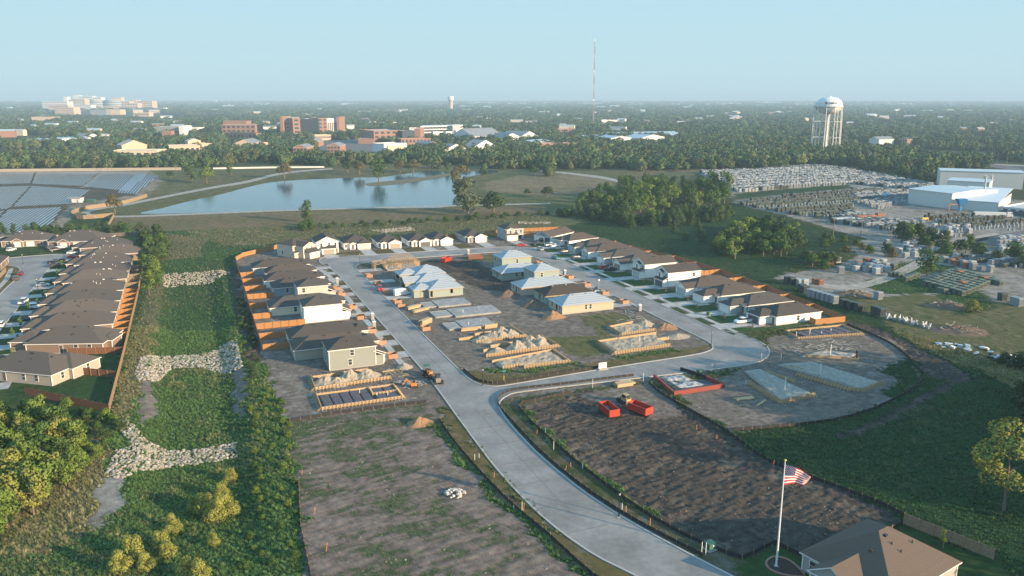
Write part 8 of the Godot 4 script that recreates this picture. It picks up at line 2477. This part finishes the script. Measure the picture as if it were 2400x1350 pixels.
func materials() -> void:
	var n1 := tex(noise_image(512, 0.035, FastNoiseLite.TYPE_SIMPLEX_SMOOTH, 5, .62, 1.0, 1))
	var n2 := tex(noise_image(512, 0.012, FastNoiseLite.TYPE_SIMPLEX_SMOOTH, 4, .78, 1.0, 2))
	var cell := tex(noise_image(512, 0.06, FastNoiseLite.TYPE_CELLULAR, 1, .72, 1.0, 3))
	var n3 := tex(noise_image(512, 0.03, FastNoiseLite.TYPE_SIMPLEX_SMOOTH, 5, .88, 1.0, 4))
	M.n3 = n3
	var n4 := tex(noise_image(512, 0.02, FastNoiseLite.TYPE_SIMPLEX_SMOOTH, 5, .78, 1.0, 6))
	M.n1 = n1; M.n2 = n2; M.cell = cell
	var g := mat(Color(1, 1, 1), 1.0, 0, 0.2)
	g.vertex_color_use_as_albedo = true
	grainy(g, n1, 0.35, true, n2, 0.045)
	M.ground = g
	var s := mat(Color(1, 1, 1), 1.0, 0, 0.2)
	s.vertex_color_use_as_albedo = true
	grainy(s, n1, 0.23, true, n2, 0.06)
	s.heightmap_enabled = true
	s.heightmap_texture = n1
	s.heightmap_scale = 22.0
	M.soil = s
	var bl := mat(Color(1, 1, 1), 0.8, 0, 0.2)
	bl.vertex_color_use_as_albedo = true
	bl.backlight_enabled = true
	bl.backlight = Color(.3, .32, .15)
	M.blade = bl
	M.road = grainy(mat(lin(.25, .243, .232), .85), n3, 0.05, true, n4, 0.009)
	M.joint = mat(lin(.16, .155, .15), .95)
	M.kerb = grainy(mat(lin(.52, .50, .46), .85), n1, .5)
	M.walk = grainy(mat(lin(.42, .41, .385), .85), n3, .2, true, n2, .05)
	M.lawn = grainy(mat(lin(.065, .125, .042), 1.0, 0, .2), n1, .5, true, n2, .08)
	M.lawn_dry = grainy(mat(lin(.15, .125, .06), 1.0, 0, .2), n1, .5, true, n2, .08)
	M.caliche = grainy(mat(lin(.50, .46, .40), .95), n1, .2, true, n2, .04)
	M.asphalt = grainy(mat(lin(.14, .14, .145), .95), n1, .3)
	M.bank = grainy(mat(lin(.16, .15, .08), 1.0), n1, .1)
	var w := mat(lin(.018, .08, .12), .06, 0, .4)
	w.heightmap_enabled = true
	w.heightmap_texture = n1
	w.heightmap_scale = 4.0
	w.uv1_triplanar = true
	w.uv1_world_triplanar = true
	w.uv1_scale = Vector3.ONE * 0.05
	M.water = w
	var rows := func(c: Color, every: float) -> StandardMaterial3D:
		return grainy(mat(c, .85), M.n3, .3, false)
	M.trim = mat(lin(.74, .73, .70), .7)
	M.white_wall = rows.call(lin(.80, .78, .74), 0.2)
	M.grey_wall = rows.call(lin(.34, .36, .36), 0.2)
	M.sage_wall = rows.call(lin(.25, .27, .25), 0.2)
	M.sage_light = rows.call(lin(.42, .44, .40), 0.2)
	M.blue_wall = rows.call(lin(.26, .31, .34), 0.2)
	M.tan_wall = rows.call(lin(.36, .32, .26), 0.2)
	M.beige_wall = rows.call(lin(.50, .45, .36), 0.2)
	M.cream_wall = rows.call(lin(.66, .58, .44), 0.2)
	M.brick = grainy(mat(lin(.36, .26, .20), .95), M.cell, 1.0, false, M.n1, .7)
	M.brick_pale = grainy(mat(lin(.62, .54, .46), .95), M.cell, 1.0, false, M.n1, .7)
	M.brick_white = grainy(mat(lin(.58, .56, .53), .95), M.cell, 1.0, false, M.n1, .7)
	M.shingle = grainy(mat(lin(.165, .135, .115), .95, 0, .3), M.cell, .8, false, M.n1, .4)
	M.shingle_dark = grainy(mat(lin(.135, .118, .105), .95, 0, .3), M.cell, .8, false, M.n1, .4)
	M.shingle_new = grainy(mat(lin(.12, .10, .085), .95, 0, .3), M.cell, .8, false, M.n1, .4)
	M.shingle_mid = grainy(mat(lin(.15, .135, .125), .95, 0, .3), M.cell, .8, false, M.n1, .4)
	M.shingle_pale = grainy(mat(lin(.20, .17, .148), .95, 0, .3), M.cell, .8, false, M.n1, .4)
	M.shingle_old = grainy(mat(lin(.17, .148, .13), .95, 0, .3), M.cell, .8, false, M.n1, .4)
	M.shingle_brown = grainy(mat(lin(.21, .165, .135), .95, 0, .3), M.cell, 1.1, false, M.n1, .5)
	M.felt = grainy(mat(lin(.40, .44, .47), .7), M.n2, .4, false)
	M.seam = mat(lin(.20, .26, .32), .8)
	M.sheath = grainy(mat(lin(.40, .47, .42), .9), M.n1, .5, false)
	M.osb = grainy(mat(lin(.62, .53, .40), .9), M.n1, .6, false)
	M.lumber = grainy(mat(lin(.55, .40, .24), .9), M.n1, .6, false)
	M.concrete = grainy(mat(lin(.45, .44, .41), .9), M.n1, .6, false)
	M.garage_dark = mat(lin(.10, .105, .12), .6)
	M.garage_grey = mat(lin(.42, .45, .46), .6)
	M.garage_tan = mat(lin(.33, .29, .24), .6)
	M.glass = mat(lin(.04, .055, .065), .06, 0, .6)
	M.door = mat(lin(.12, .10, .09), .5)
	M.dark = mat(lin(.03, .03, .03), .8)
	M.cedar = grainy(mat(lin(.62, .31, .11), .85), M.n1, .6, false, M.n2, .3)
	M.cedar_red = grainy(mat(lin(.46, .23, .115), .85), M.n1, .6, false, M.n2, .3)
	M.cedar_old = grainy(mat(lin(.42, .32, .21), .9), M.n1, .6, false, M.n2, .3)
	M.cedar_brown = grainy(mat(lin(.30, .135, .07), .9), M.n1, .6, false, M.n2, .3)
	M.cedar_grey = grainy(mat(lin(.25, .22, .19), .9), M.n1, .6, false, M.n2, .3)
	M.post = mat(lin(.33, .21, .11), .9)
	M.lumber_pale = grainy(mat(lin(.66, .48, .28), .9), M.n1, .6, false)
	M.lumber_grey = grainy(mat(lin(.45, .42, .37), .9), M.n1, .6, false)
	M.osb_red = grainy(mat(lin(.50, .29, .18), .9), M.n1, .7, false)
	M.rubbish = grainy(mat(lin(.38, .31, .25), .95), M.cell, .8, false)
	M.rubbish_dark = grainy(mat(lin(.13, .12, .105), .95), M.cell, .8, false)
	M.slab = grainy(mat(lin(.46, .455, .44), .85), M.n1, .15, true, M.n2, .05)
	M.sand = grainy(mat(lin(.58, .49, .37), 1.0, 0, .2), M.n1, .6, true, M.n2, .1)
	M.sand_grey = grainy(mat(lin(.52, .48, .42), 1.0, 0, .2), M.n1, .5, true, M.n2, .1)
	M.earth = grainy(mat(lin(.21, .155, .115), 1.0, 0, .2), M.n1, .5, true)
	M.earth_orange = grainy(mat(lin(.40, .24, .14), 1.0, 0, .2), M.n1, .5, true)
	M.rubble = grainy(mat(lin(.62, .58, .52), .95), M.cell, .7, false)
	M.plastic = mat(lin(.07, .06, .075), .45)
	M.liner = mat(lin(.035, .045, .055), .35)
	M.slurry = grainy(mat(lin(.55, .56, .56), .8), M.n1, .3, true, M.n2, .15)
	M.red_cloth = mat(lin(.24, .055, .04), .8)
	M.black_cloth = mat(lin(.022, .022, .024), .8)
	M.black = mat(lin(.015, .015, .016), .4)
	M.lantern = mat(lin(.6, .58, .52), .4)
	M.red_paint = grainy(mat(lin(.50, .055, .03), .5), M.n2, .5, false)
	M.rust_paint = grainy(mat(lin(.32, .16, .10), .8), M.n1, .5, false)
	M.blue_plastic = mat(lin(.03, .20, .46), .5)
	M.green_paint = mat(lin(.045, .13, .095), .5)
	M.orange_paint = mat(lin(.55, .19, .03), .5)
	M.tan_paint = mat(lin(.42, .30, .14), .5)
	M.machine_grey = mat(lin(.16, .15, .14), .6)
	M.panel = mat(lin(.03, .05, .11), .15)
	M.sign_green = mat(lin(.05, .30, .26), .5)
	M.stake_white = mat(lin(.72, .71, .66), .7)
	M.stake_orange = mat(lin(.62, .22, .08), .7)
	M.stake_teal = mat(lin(.16, .42, .36), .6)
	M.stake_yellow = mat(lin(.65, .42, .06), .6)
	M.car_white = mat(lin(.74, .74, .74), .25)
	M.car_black = mat(lin(.015, .016, .02), .2)
	M.car_grey = mat(lin(.06, .065, .075), .25)
	M.car_silver = mat(lin(.42, .43, .43), .3, .4)
	M.car_red = mat(lin(.45, .02, .02), .25)
	M.car_blue = mat(lin(.10, .22, .34), .25)
	M.car_navy = mat(lin(.02, .035, .06), .25)
	M.car_maroon = mat(lin(.14, .02, .02), .25)
	M.car_brown = mat(lin(.10, .075, .055), .3)
	M.car_bright = mat(lin(.01, .06, .42), .2)
	M.car_teal = mat(lin(.05, .24, .25), .25)
	M.tyre = mat(lin(.02, .02, .02), .9)
	M.rim = mat(lin(.4, .4, .42), .35, .6)
	M.headlamp = mat(lin(.7, .7, .7), .15)
	M.taillamp = mat(lin(.35, .02, .02), .2)
	M.skin = mat(lin(.38, .24, .17), .6)
	M.shirt = mat(lin(.35, .06, .05), .9)
	M.hair = mat(lin(.03, .02, .015), .7)
	M.pole = mat(lin(.72, .73, .74), .35)
	M.gold = mat(lin(.75, .55, .2), .3, 1.0)
	M.flag_red = mat(lin(.55, .03, .03), .85)
	M.flag_white = mat(lin(.80, .79, .76), .85)
	M.flag_blue = mat(lin(.03, .04, .16), .85)
	for fm in [M.flag_red, M.flag_white, M.flag_blue]:
		fm.backlight_enabled = true
		fm.backlight = (fm.albedo_color as Color) * 0.35
	M.mulch = grainy(mat(lin(.045, .03, .022), 1.0), M.cell, 1.5, true)
	M.edging = mat(lin(.30, .17, .12), .9)
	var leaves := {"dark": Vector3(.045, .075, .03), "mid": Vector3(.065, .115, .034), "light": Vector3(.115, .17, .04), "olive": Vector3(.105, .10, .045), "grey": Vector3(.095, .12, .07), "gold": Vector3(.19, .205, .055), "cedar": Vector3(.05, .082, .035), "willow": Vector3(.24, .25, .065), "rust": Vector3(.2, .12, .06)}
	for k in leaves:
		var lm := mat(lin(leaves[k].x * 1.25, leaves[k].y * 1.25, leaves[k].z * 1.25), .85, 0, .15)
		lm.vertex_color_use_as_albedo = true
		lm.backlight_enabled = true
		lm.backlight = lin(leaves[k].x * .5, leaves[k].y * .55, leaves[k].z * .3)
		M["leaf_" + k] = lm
	M.leaf_mass = mat(Color(1, 1, 1), .8, 0, .3)
	M.leaf_mass.vertex_color_use_as_albedo = true
	M.far_tan = mat(lin(.58, .44, .33), .9)
	M.far_cream = mat(lin(.66, .57, .42), .9)
	M.far_white = mat(lin(.66, .67, .67), .8)
	M.far_brick = mat(lin(.29, .165, .12), .9)
	M.far_dark = mat(lin(.24, .27, .29), .7)
	M.far_glass = mat(lin(.05, .07, .09), .15)
	M.roof_grey = mat(lin(.22, .24, .26), .8)
	M.roof_pale = mat(lin(.5, .5, .5), .8)
	M.roof_blue = mat(lin(.36, .46, .54), .6)
	M.metal_wall = mat(lin(.58, .59, .57), .6)
	M.metal_roof = mat(lin(.46, .55, .60), .5)
	M.metal_roof_pale = mat(lin(.60, .66, .70), .5)
	M.slate_panel = mat(lin(.08, .10, .13), .6)
	M.steel = mat(lin(.45, .46, .47), .4, .6)
	M.rust_orange = mat(lin(.46, .12, .06), .7)
	M.trafo_green = grainy(mat(lin(.085, .125, .10), .6), M.n2, .6, false)
	M.trafo_white = grainy(mat(lin(.40, .43, .45), .6), M.n2, .6, false)
	M.trafo_dark = grainy(mat(lin(.04, .065, .06), .6), M.n2, .6, false)
	M.trafo_grey = grainy(mat(lin(.25, .29, .32), .6), M.n2, .6, false)
	M.tower_white = mat(lin(.70, .70, .68), .55)
	M.ink = mat(lin(.03, .03, .08), .7)
	M.mast_red = mat(lin(.35, .14, .11), .7)
	M.mast_grey = mat(lin(.42, .40, .40), .7)
	M.pole_wood = mat(lin(.2, .15, .11), .9)
	M.panel_pale = mat(lin(.25, .34, .43), .2)  # bluish base colour stands in for sky reflected in the panels
	M.stone = mat(Color(1, 1, 1), .95)
	M.stone.vertex_color_use_as_albedo = true
	M.bark = mat(lin(.16, .13, .10), .95)
	M.vent = mat(lin(.3, .31, .32), .6)

func _ready() -> void:
	rng.seed = 7
	# camera
	var cam := Camera3D.new()
	cam.name = "camera"
	add_child(cam)
	cam.position = Vector3(0, 68, 0)
	cam.rotation_degrees.x = -13.3276
	cam.fov = 39.695
	cam.near = 0.5
	cam.far = 90000.0
	cam.current = true
	# sky and air
	var sky := ProceduralSkyMaterial.new()
	sky.sky_horizon_color = Color(0.53, 0.62, 0.635)
	sky.sky_top_color = Color(0.40, 0.585, 0.715)
	sky.sky_curve = 0.3
	sky.ground_horizon_color = Color(0.62, 0.74, 0.8)
	sky.ground_bottom_color = Color(0.25, 0.28, 0.26)
	sky.sun_angle_max = 0.5
	var env := Environment.new()
	env.background_mode = Environment.BG_SKY
	env.sky = Sky.new()
	env.sky.sky_material = sky
	env.tonemap_mode = Environment.TONE_MAPPER_LINEAR
	env.tonemap_exposure = 2.3
	env.fog_enabled = true
	env.fog_mode = Environment.FOG_MODE_EXPONENTIAL
	env.fog_density = 0.00015
	env.fog_light_color = Color(0.76, 0.89, 0.98)
	env.sdfgi_enabled = true
	env.ssao_enabled = true
	env.ssil_enabled = true
	var we := WorldEnvironment.new()
	we.name = "air"
	we.environment = env
	add_child(we)
	# low sun, behind the camera to the right
	var sun := DirectionalLight3D.new()
	sun.name = "sun"
	add_child(sun)
	var travel := Vector3(-0.88, 0, -0.475).normalized() * cos(deg_to_rad(14.0)) + Vector3.DOWN * sin(deg_to_rad(14.0))
	sun.look_at_from_position(Vector3.ZERO, travel)
	sun.light_color = Color(1.0, 0.87, 0.70)
	sun.light_energy = 1.45
	sun.light_angular_distance = 0.5
	sun.shadow_enabled = true

	materials()
	var t := Time.get_ticks_msec()
	build_ground()
	print("ground ", Time.get_ticks_msec() - t, " tufts ", tufts[0].size(), " ", tufts[1].size()); t = Time.get_ticks_msec()
	build_roads()
	print("roads ", Time.get_ticks_msec() - t); t = Time.get_ticks_msec()
	build_houses()
	print("houses ", Time.get_ticks_msec() - t); t = Time.get_ticks_msec()
	build_fences()
	build_site()
	build_cars()
	build_machines()
	build_flag()
	print("site ", Time.get_ticks_msec() - t); t = Time.get_ticks_msec()
	build_trees()
	print("trees ", Time.get_ticks_msec() - t); t = Time.get_ticks_msec()
	build_field()
	build_town()
	build_towers()
	build_works()
	print("far ", Time.get_ticks_msec() - t); t = Time.get_ticks_msec()
	build_forest([fl([-686.0,-807.8,-340.7,-823.2,-247.7,-833.9,-191.8,-861.6,-87.4,-823.2,-23.0,-867.4,21.4,-807.8,34.4,-717.8,47.2,-807.8,96.1,-823.2,123.3,-773.9,185.2,-792.9,240.1,-807.8,313.6,-844.8,341.0,-792.9,349.4,-730.0,348.0,-655.4,454.2,-823.2,631.9,-698.2,6600,-7445,-6988,-7445]), [
		fl([-689,-930,-569,-943,-595,-1033,-638,-1152,-711,-1122,-815,-1103]), fl([-319,-1301,-245,-1476,-145,-930,-224,-930]), fl([514.7,-891.3,613.8,-891.3,483.2,-698.2,465.9,-783.3]), fl([-547,-1067,-524,-1103,-455,-1050,-382.0,-879.2,-437.9,-879.2,-492,-943]), fl([-469,-1103,-415,-1122,-359,-943,-402,-943]), fl([-680,-1194,-665,-1301,-604,-1205,-611,-1103]), fl([-724,-1205,-649,-1251,-609,-1172,-693,-1152]), fl([-397,-1383,-304,-1444,-274,-1301,-366,-1275]), fl([-274,-986,-215,-1017,-197,-930,-252,-917]), fl([-509,-1413,-442,-1413,-400,-1275,-452,-1251]), fl([-232,-1205,-78,-1354,-69,-1183,-167,-1017,-118,-930,-153,-930,-210,-1103]), fl([-90,-1001,-11,-1067,-11,-1001,-85,-943]), fl([-67,-1275,45,-1301,41,-1205,-62,-1183]), fl([38,-1103,90,-1103,86,-1050,35,-1033]), fl([116,-1301,297,-1413,285,-1354,237,-1251,112,-1251]), fl([52,-1663,139,-1706,126,-1545,48,-1510]), fl([-2145,-3714,-1945,-4460,-1363,-3341,-1223,-4181,-978,-3341,-1075,-2567,-1763,-3036]), fl([-1532,-2567,-1466,-2617,-1289,-2299,-1374,-2299]), fl([-792,-4460,-538,-5149,-452,-3934,-660,-3714]), fl([546,-1263,638,-1275,588,-1162,494,-1142]), fl([389,-936,417,-917,403.3,-885.2,370.7,-891.3]), fl([-691,-1545,-597,-1545,-541,-1398,-625,-1398])]])
	print("forest ", Time.get_ticks_msec() - t); t = Time.get_ticks_msec()
